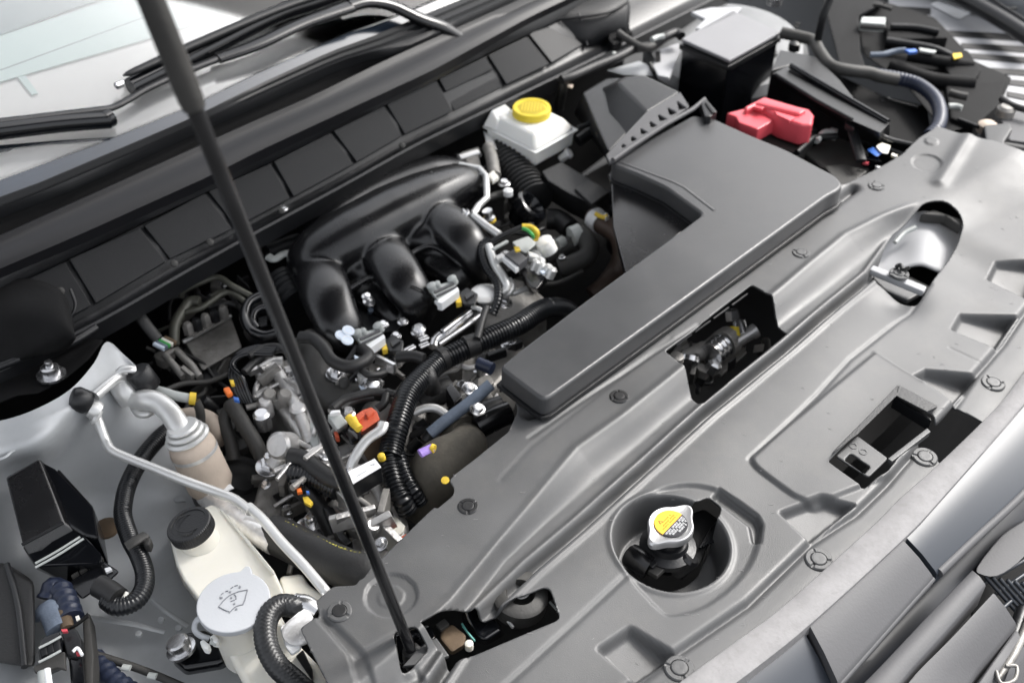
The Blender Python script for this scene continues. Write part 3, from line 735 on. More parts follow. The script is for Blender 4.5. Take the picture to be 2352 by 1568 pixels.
# ================================================================== cowl
W = [(-160, 462), (0, 408), (224, 328), (443, 238), (588, 167), (804, 73), (904, 38), (1004, 0), (1150, -62)]
F1 = [(-160, 510), (0, 452), (81, 423), (292, 334), (446, 268), (588, 197), (760, 118), (860, 82), (960, 40), (1150, -40)]
G1 = [(-160, 548), (0, 484), (162, 423), (459, 288), (588, 232), (760, 155), (858, 120), (925, 111), (1150, 10)]
S1 = [(-160, 610), (0, 540), (364, 376), (588, 275), (707, 224), (885, 138), (1182, 3), (1300, -52)]
S2 = [(-160, 690), (0, 617), (189, 536), (489, 401), (588, 350), (993, 162), (1215, 40), (1330, -15)]
P1 = [(-160, 740), (0, 665), (243, 549), (472, 438), (623, 368), (761, 300), (880, 240), (998, 182), (1109, 127), (1250, 60), (1350, 10)]
P2 = [(-160, 880), (0, 812), (216, 706), (389, 604), (540, 524), (700, 440), (817, 378), (925, 316), (1044, 257), (1160, 200), (1265, 148), (1400, 80)]
P3 = [(-160, 915), (0, 850), (90, 805), (210, 745), (297, 697), (420, 625), (556, 549), (790, 423), (952, 332), (1215, 205), (1330, 150), (1460, 85)]
rW, rF, rG, rS, rS2, rP1, rP2, rP3 = rail(W, .135), rail(F1, .13), rail(G1, .112), rail(S1, .105), rail(S2, .088), rail(P1, .058), rail(P2, .0), rail(P3, -.008)
cw = thing('cowl', 'long dark plastic cowl panel with a polished lip and a row of rib panels', 'cowl')
x0, x1 = 0.06, 2.1
mid = lambda a, b, t, dz=0: ([x for x in a[0]], [float(np.interp(x, a[0], a[1]) * (1 - t) + np.interp(x, b[0], b[1]) * t) for x in a[0]], [float(np.interp(x, a[0], a[2]) * (1 - t) + np.interp(x, b[0], b[2]) * t) + dz for x in a[0]])
rails('top_strip', [shift(rF, 0.004, -0.01), rF, mid(rF, rG, .3, .003), mid(rF, rG, .34, -.001), mid(rF, rG, .62, .002), mid(rF, rG, .66, -.002), mid(rF, rG, .9, .003), rG, shift(rG, 0.0, -.012)], x0, x1, 'cowl', cw)
rails('wiper_gutter', [shift(rG, 0.006, -.010), mid(rG, rS, .3, -.055), mid(rG, rS, .8, -.055), shift(rS, 0.002, -.01)], x0, x1, 'dark', cw)
rails('lip', [shift(rS, .003, -.02), shift(rS, .002, -.004), rS, shift(rS, -.004, .0015), mid(rS, rS2, .15, .0), mid(rS, rS2, .3, -.004), mid(rS, rS2, .6, .004), mid(rS, rS2, .85, .002), rS2, shift(rS2, .004, -.02)], x0, x1, 'lipblack', cw)
rails('recess', [shift(rS2, .006, -.012), mid(rS2, rP1, .5, -.014), shift(rP1, 0.003, -.006)], x0, x1, 'black', cw)
rails('lower_channel', [shift(rP1, 0.006, -.010), mid(rP1, rP2, .5, -.008), shift(rP2, .004, -.010), mid(rP2, rP3, .2, -.012), mid(rP2, rP3, .8, -.004), shift(rP3, 0, .001), shift(rP3, -.003, -.002), shift(rP3, .0, -.035), shift(rP3, .05, -.06)], x0, x1, 'black', cw)
# individual rib panels between the seams
tops = [(-150, 738), (20, 655), (151, 696 - 100), (326, 510), (470, 440), (623, 370), (761, 300), (882, 240), (1000, 183), (1114, 127)]
seam = [((-150, 738), (-60, 840)), ((20, 655), (95, 768)), ((151, 594), (217, 702)), ((324, 517), (388, 600)), ((472, 438), (540, 526)), ((623, 370), (672, 456)), ((761, 300), (818, 377)), ((883, 238), (928, 313)), ((1004, 180), (1045, 256)), ((1117, 126), (1162, 198)), ((1213, 80), (1267, 148)), ((1306, 3), (1350, 100)), ((1400, -60), (1450, 30))]
def shrink(P, k):
    c = sum((Vector(p) for p in P), Vector()) / len(P)
    return [Vector(p) + (c - Vector(p)).normalized() * k for p in P]
for i in range(len(seam) - 1):
    (a, b), (c, d) = seam[i], seam[i + 1]
    q = [at(*a, .056), at(*c, .056), at(*d, .001), at(*b, .001)]
    q = shrink(q, 0.0045)
    n = (q[1] - q[0]).cross(q[3] - q[0]).normalized(); n = n if n.z > 0 else -n
    if i == 8:      # stepped panel
        m1 = q[0].lerp(q[3], 0.42); m2 = q[1].lerp(q[2], 0.42)
        slab('rib_panel', [q[0], q[1], m2, m1], 0.006, 'cowl', cw, b=0.0015, down=-n * 0.006)
        slab('rib_panel', [p - n * 0.006 for p in (m1, m2, q[2], q[3])], 0.004, 'cowl', cw, b=0.0015, down=-n * 0.004)
    else: slab('rib_panel', q, 0.006, 'cowl', cw, b=0.002, down=-n * 0.006)
for x, y, s in ((1270, 640, 'X'), ):
    pass
for s, x, y, z in (('E', 515, 1085, .03), ('E', 1480, 850, .002), ('E', 1370, 990, -.02), ('E', 1785, 670, .004), ('B', 1240, 1240, -.0), ('F', 215, 400, -.0), ('C', 870, 465, -.01), ('C', 440, 670, -.02)):
    lathe('panel_clip', [(0.006, 0), (0.006, 0.003), (0.003, 0.005)], one(s, x, y, z), 'greyc' if s == 'C' else 'rubberg', cw, axis=(0, -.6, .8), seg=12)
# curved end housing on the left of the cowl
grid_surf('end_housing', [Q(*r) for r in ([(-60, 650, .06), (60, 640, .06), (130, 660, .055), (160, 700, .04)], [(-60, 720, .05), (60, 715, .055), (135, 730, .05), (172, 770, .03)], [(-60, 775, .03), (50, 772, .03), (120, 778, .03), (165, 790, .01)], [(-60, 850, .0), (20, 835, .0), (80, 820, .0), (150, 805, -.01)])], 'dark', cw, sub=5, solid=0.004)
tb('housing_rim', 'E', [(600, 1070, .04), (640, 1200, .03), (590, 1310, .02), (450, 1410, .01), (280, 1485, .0)], 0.0025, 'black', cw, seg=8)
tb('drain_channel', 'I', [(-40, 345, .0), (200, 250, .0), (350, 180, -.002), (500, 165, -.004), (640, 110, -.006), (820, 0, -.01)], 0.006, 'black', cw, seg=8)
# right end of the cowl: bowl shaped pocket and brackets
grid_surf('end_pocket', [S('C', *r) for r in ([(230, 130, .06), (420, 0, .07), (620, -120, .07), (900, -160, .07)], [(330, 175, .05), (560, 150, .05), (800, 105, .05), (1000, 20, .05)], [(400, 320, .01), (600, 370, .005), (760, 330, .005), (1000, 240, .01)], [(420, 430, -.02), (640, 430, -.03), (850, 380, -.03), (1060, 300, -.03)])], 'cowl', cw, sub=5, solid=0.003)
tb('pocket_rim', 'C', [(330, 170, .053), (560, 148, .053), (740, 125, .053), (860, 90, .053), (985, 15, .053)], 0.003, 'cowl', cw, seg=8)
tb('pocket_seam', 'C', [(470, 0, .06), (570, 130, .052), (600, 240, .03), (640, 390, .0)], 0.003, 'black', cw, seg=8)
# tan insulation edge and harness below the right cowl
tb('insulation_edge', 'C', [(280, 710, -.03), (500, 610, -.03), (850, 440, -.03), (1280, 260, -.03)], 0.004, 'tan', cw, seg=8)

# ================================================================== windscreen
pA, pB = at(0, 408, .135), at(904, 38, .135)
gl_n = (pB - pA).normalized().cross(Vector((-0.12, 0.86, 0.50)).normalized()).normalized()
if gl_n.z < 0: gl_n = -gl_n
def on_glass(u, v, h=0.0):
    d = _F + _R * ((u - 1176) / FPX) + _U * ((784 - v) / FPX)
    o = Vector((0, 0, CAM_H)); t = (pA + gl_n * h - o).dot(gl_n) / d.dot(gl_n)
    return o + d * t
def SG(s, *pts, h=0.0): return [on_glass(*uv(s, *p), h) for p in pts]
gm, nt, _b = _mat('windscreen_glass')
nt.nodes.remove(_b); out = nt.nodes['Material Output']
tr_ = nt.nodes.new('ShaderNodeBsdfTransparent'); tr_.inputs[0].default_value = (0.985, 0.99, 0.988, 1)
gs = nt.nodes.new('ShaderNodeBsdfGlossy'); gs.inputs['Roughness'].default_value = 0.02
fr = nt.nodes.new('ShaderNodeFresnel'); fr.inputs[0].default_value = 1.5; mx = nt.nodes.new('ShaderNodeMixShader')
nt.links.new(fr.outputs[0], mx.inputs[0]); nt.links.new(tr_.outputs[0], mx.inputs[1]); nt.links.new(gs.outputs[0], mx.inputs[2]); nt.links.new(mx.outputs[0], out.inputs[0])
M['glass'] = gm
M['frit'] = mat('windscreen_black_border', (0.02, 0.028, 0.042), 0.12, var=0.2, vscale=3, spec=0.8)
M['shade'] = mat('white_dashboard_cover', (0.95, 0.925, 0.91), 0.6, var=0.05, vscale=2.2)  # sheet colours for the bright bands reflected in the windscreen
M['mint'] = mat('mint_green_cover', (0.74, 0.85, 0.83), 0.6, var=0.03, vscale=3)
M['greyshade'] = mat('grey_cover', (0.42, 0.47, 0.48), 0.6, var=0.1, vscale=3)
ws = thing('windscreen', 'windscreen with dark border along its lower edge, behind the wipers', 'windscreen')
dnn = -gl_n * 0.004
slab('glass_pane', [on_glass(*q) for q in ((-500, 600), (0, 407), (224, 327), (443, 237), (588, 166), (804, 72), (904, 37), (1150, -63), (1100, -260), (-500, -300))], 0, 'glass', ws, b=0, down=dnn)
slab('black_border', [on_glass(u, v, -.0005 - .004) for u, v in [(-300, 520), (0, 414), (224, 331), (443, 242), (588, 170), (700, 118), (748, 97), (770, 84), (850, 62), (904, 42), (1150, -60)] + [(1150, 0), (960, 50), (760, 130), (446, 280), (292, 345), (0, 470), (-300, 590)]], 0, 'frit', ws, b=0, down=-gl_n * 0.003)
slab('dark_streak', SG('A', (-100, 1255), (0, 1235), (500, 1195), (980, 1165), (1100, 1200), (860, 1215), (420, 1225), (110, 1260), (70, 1285), (-100, 1320), h=-.0046), 0, 'frit', ws, b=0, down=-gl_n * 0.002)  # dark reflection line in the glass, painted as a strip
rsh = thing('dashboard_cover', 'white dashboard cover with pale mint folds, seen through the windscreen', 'cover')  # sheets added behind the glass to carry its sky reflection as colour
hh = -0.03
slab('white_sheet', [on_glass(u, v, hh) for u, v in ((-500, 660), (1700, -220), (1700, -620), (-500, 300))], 0, 'shade', rsh, b=0, down=-gl_n * 0.002)
slab('mint_sheet', [on_glass(u, v, hh + 0.006) for u, v in ((-500, 325), (0, 188), (378, 78), (700, -38), (1150, -290), (1150, -420), (300, -20), (160, 30), (0, 82), (-500, 230))], 0, 'mint', rsh, b=0, down=-gl_n * 0.002)
slab('grey_sheet', [on_glass(u, v, hh + 0.01) for u, v in ((-500, 228), (0, 80), (170, 18), (300, -20), (600, -300), (-500, -300))], 0, 'greyshade', rsh, b=0, down=-gl_n * 0.002)
slab('mint_tab', SG('A', (150, 655), (215, 645), (325, 795), (270, 805), h=hh + 0.006), 0, 'mint', rsh, b=0, down=-gl_n * 0.002)
tube('fold', SG('A', (0, 600), (600, 380), (1280, 130), h=hh + 0.006), 0.001, 'greyshade', rsh, seg=6)

# ================================================================== wipers
w1 = thing('wiper', 'long-armed wiper with its blade low at the left edge of the windscreen', 'wiper')
tube('wiper_arm', [on_glass(*uv('B', 1760, 330), .0), on_glass(*uv('B', 1600, 240), .012), on_glass(*uv('B', 1400, 165), .02), on_glass(*uv('B', 1150, 50), .026), on_glass(*uv('B', 950, 22), .03), on_glass(*uv('B', 800, 60), .03)], [0.0145, 0.0181, 0.0167, 0.0152, 0.0145, 0.0145], 'satin', w1, seg=14, flat=.7)
tube('wiper_arm_shank', [on_glass(*uv('B', 800, 62), .028), on_glass(*uv('B', 400, 200), .026), on_glass(*uv('B', 0, 385), .024), on_glass(*uv('A', 1850, 500), .02)], [0.0188, 0.0174, 0.0167, 0.0152], 'satin', w1, seg=14, flat=.5)
tube('wiper_arm_rod', [on_glass(*uv('A', 1880, 490), .02), on_glass(*uv('A', 1500, 640), .018), on_glass(*uv('A', 1240, 760), .018), on_glass(*uv('A', 1090, 850), .018), on_glass(*uv('A', 960, 915), .018), on_glass(*uv('A', 820, 940), .018), on_glass(*uv('A', 400, 990), .018), on_glass(*uv('A', -100, 1050), .018)], [0.0094, 0.0087, 0.0084, 0.0080, 0.0080, 0.0087, 0.0087, 0.0087], 'satin', w1, seg=12, flat=.6)
tube('wiper_blade', SG('A', (935, 1020), (500, 1055), (0, 1115), (-150, 1135), h=.012), .0145, 'gloss', w1, seg=10)
lathe('blade_end', [(0.0148, -.004), (0.0152, .008), (.008, .012)], on_glass(*uv('A', 910, 1015), .012), 'gloss', w1, axis=(1, .2, 0), seg=16)
w2 = thing('wiper', 'straight wiper blade higher on the windscreen, its silver-tipped end left of the hood prop', 'wiper')
tube('wiper_blade', [on_glass(*uv('A', 1110, 745), .006), on_glass(*uv('A', 1640, 480), .006), on_glass(*uv('A', 2323, 140), .006), on_glass(*uv('B', 500, 15), .006), on_glass(*uv('B', 1000, -160), .006)], .0165, 'gloss', w2, seg=10)
tube('blade_spine', [on_glass(*uv('A', 1050, 645), .026), on_glass(*uv('A', 1160, 600), .026), on_glass(*uv('A', 1640, 385), .026), on_glass(*uv('A', 2323, 95), .026), on_glass(*uv('B', 600, -60), .026)], [0.0029, 0.0087, 0.0104, 0.0104, 0.0104], 'cowl', w2, seg=10, flat=.6)
lathe('blade_tip', [(.006, -.002), (.006, .01), (.003, .012)], on_glass(*uv('A', 1030, 718), .02), 'steel', w2, axis=(-1, -.2, .1), seg=12)

# ================================================================== hood prop
M['propblack'] = mat('worn_black_prop_paint', (0.012, 0.012, 0.013), 0.17, var=.3, vscale=30, spec=.7)
hp = thing('hood_prop', 'black hood prop rod with a grey grip sleeve, standing in the left of the bay', 'prop rod')
base = at(946, 1496, -0.03); top = at(440, 232, 0.666); d = (top - base)
def along(t): return base + d * t
tube('rod', [along(0), along(.15), along(.45), along(.8), along(1.02)],   .0066, 'propblack', hp, seg=18)
tube('grip_sleeve', [along(.992), along(1.003), along(1.2), along(1.74)], [.0085, .0095, .0095, .0098], 'rubberg', hp, seg=20, smooth=False)
lathe('rod_boot', [(0.013, -0.03), (0.014, -0.012), (0.010, 0.004), (0.0065, 0.006)], base, 'rubber', hp, axis=d, seg=20)

# ================================================================== the raised hood, above and behind the camera's view
hd = thing('hood', 'raised car hood above the engine bay with a black insulation pad underneath', 'hood')
def hood_pt(x, s, dz=0): return Vector((x, 1.43 - .78 * s, .615 + .67 * s + dz - .05 * ((x - 1.0) ** 2)))
HX = [-.05, .3, .65, 1.0, 1.35, 1.7, 2.05]
grid_surf('outer_skin', [[hood_pt(x, s_, .035) for x in HX] for s_ in (0, .3, .6, .9, 1.0)], 'silver', hd, sub=4, solid=.004)
grid_surf('insulation_pad', [[hood_pt(x * .92 + .08, s_, .0) for x in HX] for s_ in (.06, .3, .6, .9)], 'dark', hd, sub=4, solid=.008)
for x in (-.03, 2.03): tube('side_frame', [hood_pt(x, 0, .01), hood_pt(x, .5, .01), hood_pt(x, 1, .01)], .02, 'silverd', hd, seg=10)
tube('front_frame', [hood_pt(x, .97, .01) for x in HX], .02, 'silverd', hd, seg=10)
tube('rear_frame', [hood_pt(x, .03, .01) for x in HX], .02, 'silverd', hd, seg=10)
for x in (-.1, 2.1): tube('hinge_arm', [Vector((x, 1.70, .05)), Vector((x, 1.66, .4)), hood_pt(x, .1, .0)], .014, 'silverd', hd, seg=10)
# ================================================================== brake fluid reservoir
br = thing('brake_fluid_reservoir', 'white brake fluid reservoir with a ribbed yellow cap, in front of the cowl', 'reservoir')
def quad_from(L, F, Rr): return [L, F, Rr, L + Rr - F]
bs = quad_from(at(1112, 292, -.035), at(1230, 351, -.035), at(1325, 298, -.035))
cb = sum(bs, Vector()) / 4
def inset(P, k, dz): 
    c = sum(P, Vector()) / len(P); return [c + (p - c) * k + Vector((0, 0, dz)) for p in P]
hexa('lower_body', inset(bs, .97, -.001), inset(bs, .93, -.036), 'white', br, b=.006, seg=3)
hexa('upper_body', inset(bs, .70, .026), inset(bs, 1.0, .0), 'white', br, b=.007, seg=3)
slab('body_seam', inset(bs, 1.035, .001), .003, 'white', br, b=.0012)
hexa('side_port', Q((1128, 253), (1160, 238), (1185, 262), (1140, 275), z=-.012), Q((1108, 290), (1150, 262), (1185, 275), (1140, 300), z=-.03), 'white', br, b=.003)
cc = at(1221, 249, .003)
def ribbed(r0, z0, z1, n, amp):
    def f(bm):
        N = n * 2; ra = []
        for z, k in ((z0, 1), (z1 - .002, 1), (z1, .955)):
            ra.append([bm.verts.new((math.cos(2 * math.pi * i / N) * r0 * k * (1 - amp * (i % 2)), math.sin(2 * math.pi * i / N) * r0 * k * (1 - amp * (i % 2)), z)) for i in range(N)])
        inn = [bm.verts.new((math.cos(2 * math.pi * i / N) * r0 * .80, math.sin(2 * math.pi * i / N) * r0 * .80, z1)) for i in range(N)]
        lo = [bm.verts.new((math.cos(2 * math.pi * i / N) * r0 * .78, math.sin(2 * math.pi * i / N) * r0 * .78, z1 - .0015)) for i in range(N)]
        ra += [inn, lo]
        for a, b in zip(ra, ra[1:]):
            for k in range(N): bm.faces.new((a[k], a[(k + 1) % N], b[(k + 1) % N], b[k]))
        bm.faces.new(lo); bm.faces.new(list(reversed(ra[0])))
    return f
cap = inst('cap', _proto('cap', ribbed(.0375, -.020, .003, 40, .02), 'yellow', 30), cc, br)
M['yellowd'] = mat('yellow_cap_recess', (0.55, 0.42, 0.02), 0.5, bump=.5, bscale=600)
d0 = cc + Vector((0, 0, .0017)); lathe('cap_recess', [(.0285, 0), (.0285, .0006), (.001, .0006)], d0, 'yellowd', cap, seg=6)
for i in range(7):
    x = -.018 + i * .006; sp = math.sqrt(.0285 ** 2 - x * x) * .8
    c_ = d0 + Vector((x * _s2, -x * _s2, .0013)) 
    box('cap_rib', c_, (sp * 1.5, .0016, .0012), 'yellow', cap, rot=(0, 0, R(38)), b=0)
lathe('hose_spigot', [(.008, -.01), (.008, .008), (.011, .009), (.011, .014), (.007, .016)], one('C', 445, 1330, -.075), 'white', br, axis=(.3, -.5, .6), seg=6)
hexa('mounting_foot', Q((1110, 300), (1130, 312), (1142, 345), (1118, 332), z=-.05), Q((1110, 300), (1130, 312), (1142, 345), (1118, 332), z=-.07), 'white', br, b=.002)

# ================================================================== battery cover and box (far right rear)
bt_ = thing('fuse_box', 'tall black box with a flat light grey lid, rear right beside the strut tower', 'fuse box')
lid = [one('C', 1440, 330, .03), one('C', 1850, 512, .03), one('C', 2290, 270, .03), one('C', 1875, 85, .03)]
slab('lid', lid, .008, 'boxlid', bt_, b=.003)
lb = inset(lid, .97, -.008)
slab('box_wall', lb, .20, 'gloss', bt_, b=.004)
slab('lid_rim', [p + Vector((0, 0, -.012)) for p in inset(lid, 1.035, 0)], .012, 'black', bt_, b=.003)
tb('rim_rail', 'C', [(1850, 580, .005), (2080, 430, .005), (2290, 290, .005)], .006, 'black', bt_, smooth=False)
for i in range(4):
    slab('box_louvre', S('C', (1900 + i * 90, 620 - i * 50), (1980 + i * 90, 575 - i * 50), (1990 + i * 90, 600 - i * 50), (1910 + i * 90, 645 - i * 50), z=-.03), .01, 'black', bt_, b=.001)
bk_ = thing('battery', 'black battery case with red terminal cover just right of the air duct', 'battery')
slab('battery_case', S('D', (-140, 1010), (290, 1000), (560, 1100), (520, 1180), (380, 1300), (150, 1220), (-40, 1140), z=-.005), .16, 'rubberg', bk_, b=.006)
slab('case_top', S('D', (440, 1290), (590, 1200), (740, 1160), (960, 1240), (1000, 1290), (1010, 1480), (780, 1500), (600, 1420), z=-.03), .14, 'rubberg', bk_, b=.005)
slab('case_top', S('D', (620, 1410), (800, 1390), (1000, 1450), (860, 1560), (760, 1580), z=-.022), .05, 'rubberg', bk_, b=.004)
tb('case_strap', 'D', [(390, 1300, .0), (500, 1200, .002), (560, 1170, .002), (730, 1160, .0)], .006, 'cowl', bk_)
tb('case_strap', 'D', [(560, 1200, .0), (620, 1130, .002), (700, 1125, .0)], .006, 'greyc', bk_)
slab('case_lug', S('D', (475, 1065), (540, 1065), (570, 1100), (500, 1110), z=.0), .02, 'black', bk_, b=.002)
slab('case_lug', S('D', (680, 1080), (745, 1095), (735, 1125), (670, 1110), z=.0), .02, 'greyc', bk_, b=.002)
rc = thing('terminal_cover', 'glossy red plastic terminal cover on top of the battery', 'terminal cover')
slab('cover_block', S('D', (-60, 905), (110, 818), (390, 900), (500, 925), (540, 975), (525, 1060), (430, 1060), (250, 1000), (60, 890), (-40, 935), z=.045), .045, 'red', rc, b=.006, seg=3)
slab('cover_flap', S('D', (-210, 960), (60, 890), (270, 985), (180, 1030), (60, 1100), (-100, 1040), (-130, 990), z=.034), .03, 'red', rc, b=.004)
slab('cover_ridge', S('D', (30, 870), (110, 825), (480, 930), (420, 965), z=.052), .012, 'red', rc, b=.005)
slab('cover_step', S('D', (50, 880), (130, 905), (90, 925), (20, 905), z=.0475), .006, 'red', rc, b=.001)
slab('cover_step', S('D', (200, 940), (380, 1000), (330, 1025), (220, 975), z=.0475), .006, 'red', rc, b=.001)
pr = thing('battery_tray_shield', 'black sloping plastic shield with raised ribs, behind the red terminal cover', 'shield')
hexa('shield', S('D', (190, 625), (320, 560), (1180, 1045), (1100, 1130), (870, 1030), (830, 1020), z=.045), S('D', (170, 720), (300, 800), (1180, 1200), (1100, 1250), (870, 1160), (800, 1120), z=-.07), 'black', pr, b=.004)
tb('shield_rib', 'D', [(340, 560, .052), (700, 770, .05), (1165, 1040, .046)], .006, 'gloss', pr, smooth=False)
tb('shield_rib', 'D', [(210, 635, .05), (550, 850, .05), (860, 1020, .048)], .004, 'cowl', pr, smooth=False)
slab('shield_wall', S('D', (170, 600), (250, 420), (560, 480), (760, 680), (900, 860), (480, 640), (330, 555), z=.03), .12, 'black', pr, b=.004)
tb('shield_post', 'D', [(850, 1030, .03), (880, 1170, .015), (940, 1370, .0)], .0105, 'cowl', pr, flat=.5)
slab('post_head', S('D', (800, 1050), (830, 990), (890, 1010), (880, 1100), z=.036), .012, 'black', pr, b=.002)
tb('shield_strut', 'D', [(920, 1065, .02), (1030, 1120, .01), (1200, 1190, .0), (1370, 1230, .0)], .004, 'black', pr, smooth=False)
cb_ = thing('corner_connector', 'small blue and cream electrical connector near the right corner of the radiator cover', 'connector')
hexa('blue_housing', S('D', (985, 1275), (1035, 1250), (1125, 1300), (1070, 1335), z=.0), S('D', (985, 1275), (1035, 1250), (1125, 1300), (1070, 1335), z=-.02), 'blue', cb_, b=.002)
hexa('cream_housing', S('D', (1060, 1245), (1110, 1215), (1190, 1240), (1165, 1310), (1110, 1300), z=.004), S('D', (1060, 1245), (1110, 1215), (1190, 1240), (1165, 1310), (1110, 1300), z=-.02), 'cream', cb_, b=.002)
slab('black_latch', S('D', (950, 1320), (1080, 1340), (1120, 1370), (980, 1350), z=-.01), .02, 'gloss', cb_, b=.002)
tb('red_wire', 'D', [(950, 1385, -.01), (1000, 1395, -.01)], .003, 'red', cb_)
slab('white_pin', S('D', (1060, 1410), (1130, 1420), (1100, 1440), z=-.01), .004, 'paper', cb_, b=0)
slab('cream_pin', S('D', (1200, 1300), (1250, 1320), (1245, 1335), (1195, 1318), z=-.01), .004, 'cream', cb_, b=0)
# ================================================================== air filter box
af = thing('air_filter_box', 'faceted black air filter box with a grey toothed clamping edge, behind the air duct', 'air box')
T_ = S('C', (620, 780), (850, 655), (1120, 640), (1430, 785), (1145, 955), (900, 880), z=.05)
B_ = S('C', (540, 1000), (780, 780), (1120, 760), (1500, 900), (860, 1350), (640, 1330), z=-.02)
hexa('lid_dome', S('C', (900, 700), (980, 650), (1130, 640), (1430, 782), (1150, 950), (960, 760), z=.052), S('C', (640, 800), (850, 690), (1120, 700), (1500, 900), (830, 1330), (700, 1150), z=-.01), 'black', af, b=.006)
hexa('lid_flank', S('C', (600, 790), (800, 670), (920, 660), (1145, 955), (820, 1300), z=.02), S('C', (520, 960), (800, 760), (920, 760), (1145, 1040), (820, 1380), z=-.12), 'black', af, b=.005)
band = xy(S('C', (1430, 785), (1505, 905), (880, 1350), (830, 1375), (800, 1320), (1140, 955), z=.054))
teeth = []
for a, b in zip([(1395, 850, 1490, 920, 1420, 940), (1315, 905, 1410, 960, 1340, 985), (1235, 965, 1325, 1015, 1255, 1035), (1160, 1020, 1240, 1070, 1180, 1090), (1085, 1085, 1160, 1125, 1100, 1150), (1010, 1150, 1070, 1185, 1015, 1210), (935, 1215, 980, 1245, 930, 1265)], range(7)):
    t3 = xy(S('C', (a[0], a[1]), (a[2], a[3]), (a[4], a[5]), z=.054)); teeth.append(t3)
field('toothed_band', band, teeth, lambda X, Y: X * 0 + .054, 'bumper', af, step=.0017, solid=.008)
slab('band_backing', S('C', (1435, 800), (1500, 900), (880, 1340), (815, 1320), (1150, 965), z=.040), .01, 'dark', af, b=0)
tb('clamp_edge', 'C', [(860, 1360, .055), (1000, 1260, .055), (1300, 1065, .055), (1540, 930, .055), (1640, 845, .055)], .004, 'bumper', af, smooth=False)
slab('clamp_clip', S('C', (1600, 860), (1650, 835), (1745, 945), (1690, 990), (1640, 990), z=.058), .02, 'black', af, b=.003)
slab('clamp_clip_rib', S('C', (1640, 870), (1660, 862), (1730, 950), (1705, 960), z=.061), .006, 'cowl', af, b=.001)
tb('fill_rod', 'C', [(560, 1090, -.03), (770, 1015, -.02)], .005, 'cowl', af)
tb('box_tube', 'C', [(560, 1200, -.06), (700, 1110, -.05), (860, 1090, -.04)], .012, 'black', af)
# ================================================================== ducts and hoses under the reservoir
bd = thing('intake_bellows', 'ribbed black rubber intake bellows and box below the brake fluid reservoir', 'bellows')
tb('bellows', 'G', [(-120, -60, -.09), (0, 60, -.09), (110, 200, -.095), (200, 320, -.10)], .040, 'rubber', bd, corr=(.011, .16), seg=20)
hexa('resonator_box', S('G', (250, 60), (420, -20), (640, 110), (850, 230), (690, 350), (480, 250), (300, 140), z=-.055), S('G', (250, 200), (420, 100), (640, 200), (850, 400), (690, 520), (480, 420), (300, 300), z=-.13), 'rubber', bd, b=.004)
slab('box_lid', S('G', (530, 205), (650, 130), (828, 235), (680, 345), z=-.049), .01, 'rubber', bd, b=.003)
lathe('throttle_mouth', [(.018, -.02), (.026, 0), (.034, .01), (.034, .028), (.030, .031), (.024, .031), (.018, .022), (.014, .006)], one('G', 90, 430, -.10), 'gloss', bd, axis=(.45, -.45, .75), seg=30, close=False)
lathe('throttle_plug', [(.0165, 0), (.0165, .006), (.012, .010)], one('G', 90, 430, -.10), 'rubber', bd, axis=(.45, -.45, .75), seg=24)
tb('dark_hose', 'G', [(300, 470, -.12), (400, 480, -.12), (500, 560, -.12)], .02, 'rubber', bd)
bh = thing('brown_coolant_hose', 'brown weathered rubber hose with a white clamp, dropping behind the air duct', 'hose')
tb('hose', 'G', [(690, 440, -.09), (770, 510, -.09), (900, 600, -.095), (940, 700, -.11), (940, 820, -.13), (880, 930, -.15), (780, 1040, -.16), (680, 1120, -.17)], [.019, .019, .019, .019, .021, .02, .017, .017], 'brown', bh, seg=20)
tb('clamp', 'G', [(700, 455, -.09), (760, 510, -.09)], .0205, 'paper', bh, seg=20)
tb('clamp_tab', 'G', [(710, 425, -.065), (775, 455, -.065), (815, 440, -.06)], .004, 'yellowp', bh)
slab('clamp_ear', S('G', (780, 425), (810, 415), (828, 440), (800, 460), z=-.06), .008, 'paper', bh, b=.001)
uh = thing('coolant_hose_bend', 'dark grey rubber hose turning back on itself, left of the brown hose', 'hose')
tb('hose', 'G', [(250, 820, -.12), (420, 720, -.11), (540, 660, -.10)], .0155, 'rubberg', uh, seg=18)
tb('hose', 'G', [(555, 590, -.085), (640, 660, -.09), (655, 760, -.10), (570, 830, -.11), (400, 890, -.12)], .0175, 'rubberg', uh, seg=18)
tb('hose_clamp', 'G', [(500, 620, -.085), (580, 590, -.083)], .018, 'greyc', uh, seg=14)
tb('hose_clamp', 'G', [(380, 690, -.09), (440, 650, -.09)], .010, 'greyc', uh, seg=10, corr=(.004, .3))

# ================================================================== intake manifold
im = thing('intake_manifold', 'satin black plastic intake manifold with curved runners in the middle of the engine', 'intake manifold')
mbm = bmesh.new()
def mt(pts, r, flat=1.0, seg=24):
    P = catmull(S('F', *pts), 8); n0 = len(P)
    rr = [float(np.interp(i / (n0 - 1), np.linspace(0, 1, len(r)), r)) for i in range(n0)]
    sweep_into(mbm, P, rr, seg, flat=flat, upv=(0, 0, 1))
mt([(380, 850, -.085), (520, 780, -.062), (800, 640, -.050), (1150, 455, -.048), (1450, 310, -.048), (1700, 195, -.052), (1860, 165, -.066)], [.036, .056, .064, .066, .062, .050, .036], .85)
mt([(430, 640, -.085), (700, 480, -.075), (1000, 300, -.075), (1500, 110, -.075), (1800, 60, -.085)], [.04, .05, .052, .048, .03], .8)
mt([(420, 860, -.085), (540, 960, -.060), (600, 1120, -.058), (670, 1300, -.072), (740, 1440, -.09), (790, 1600, -.125)], [.036, .043, .043, .040, .037, .033], .66)
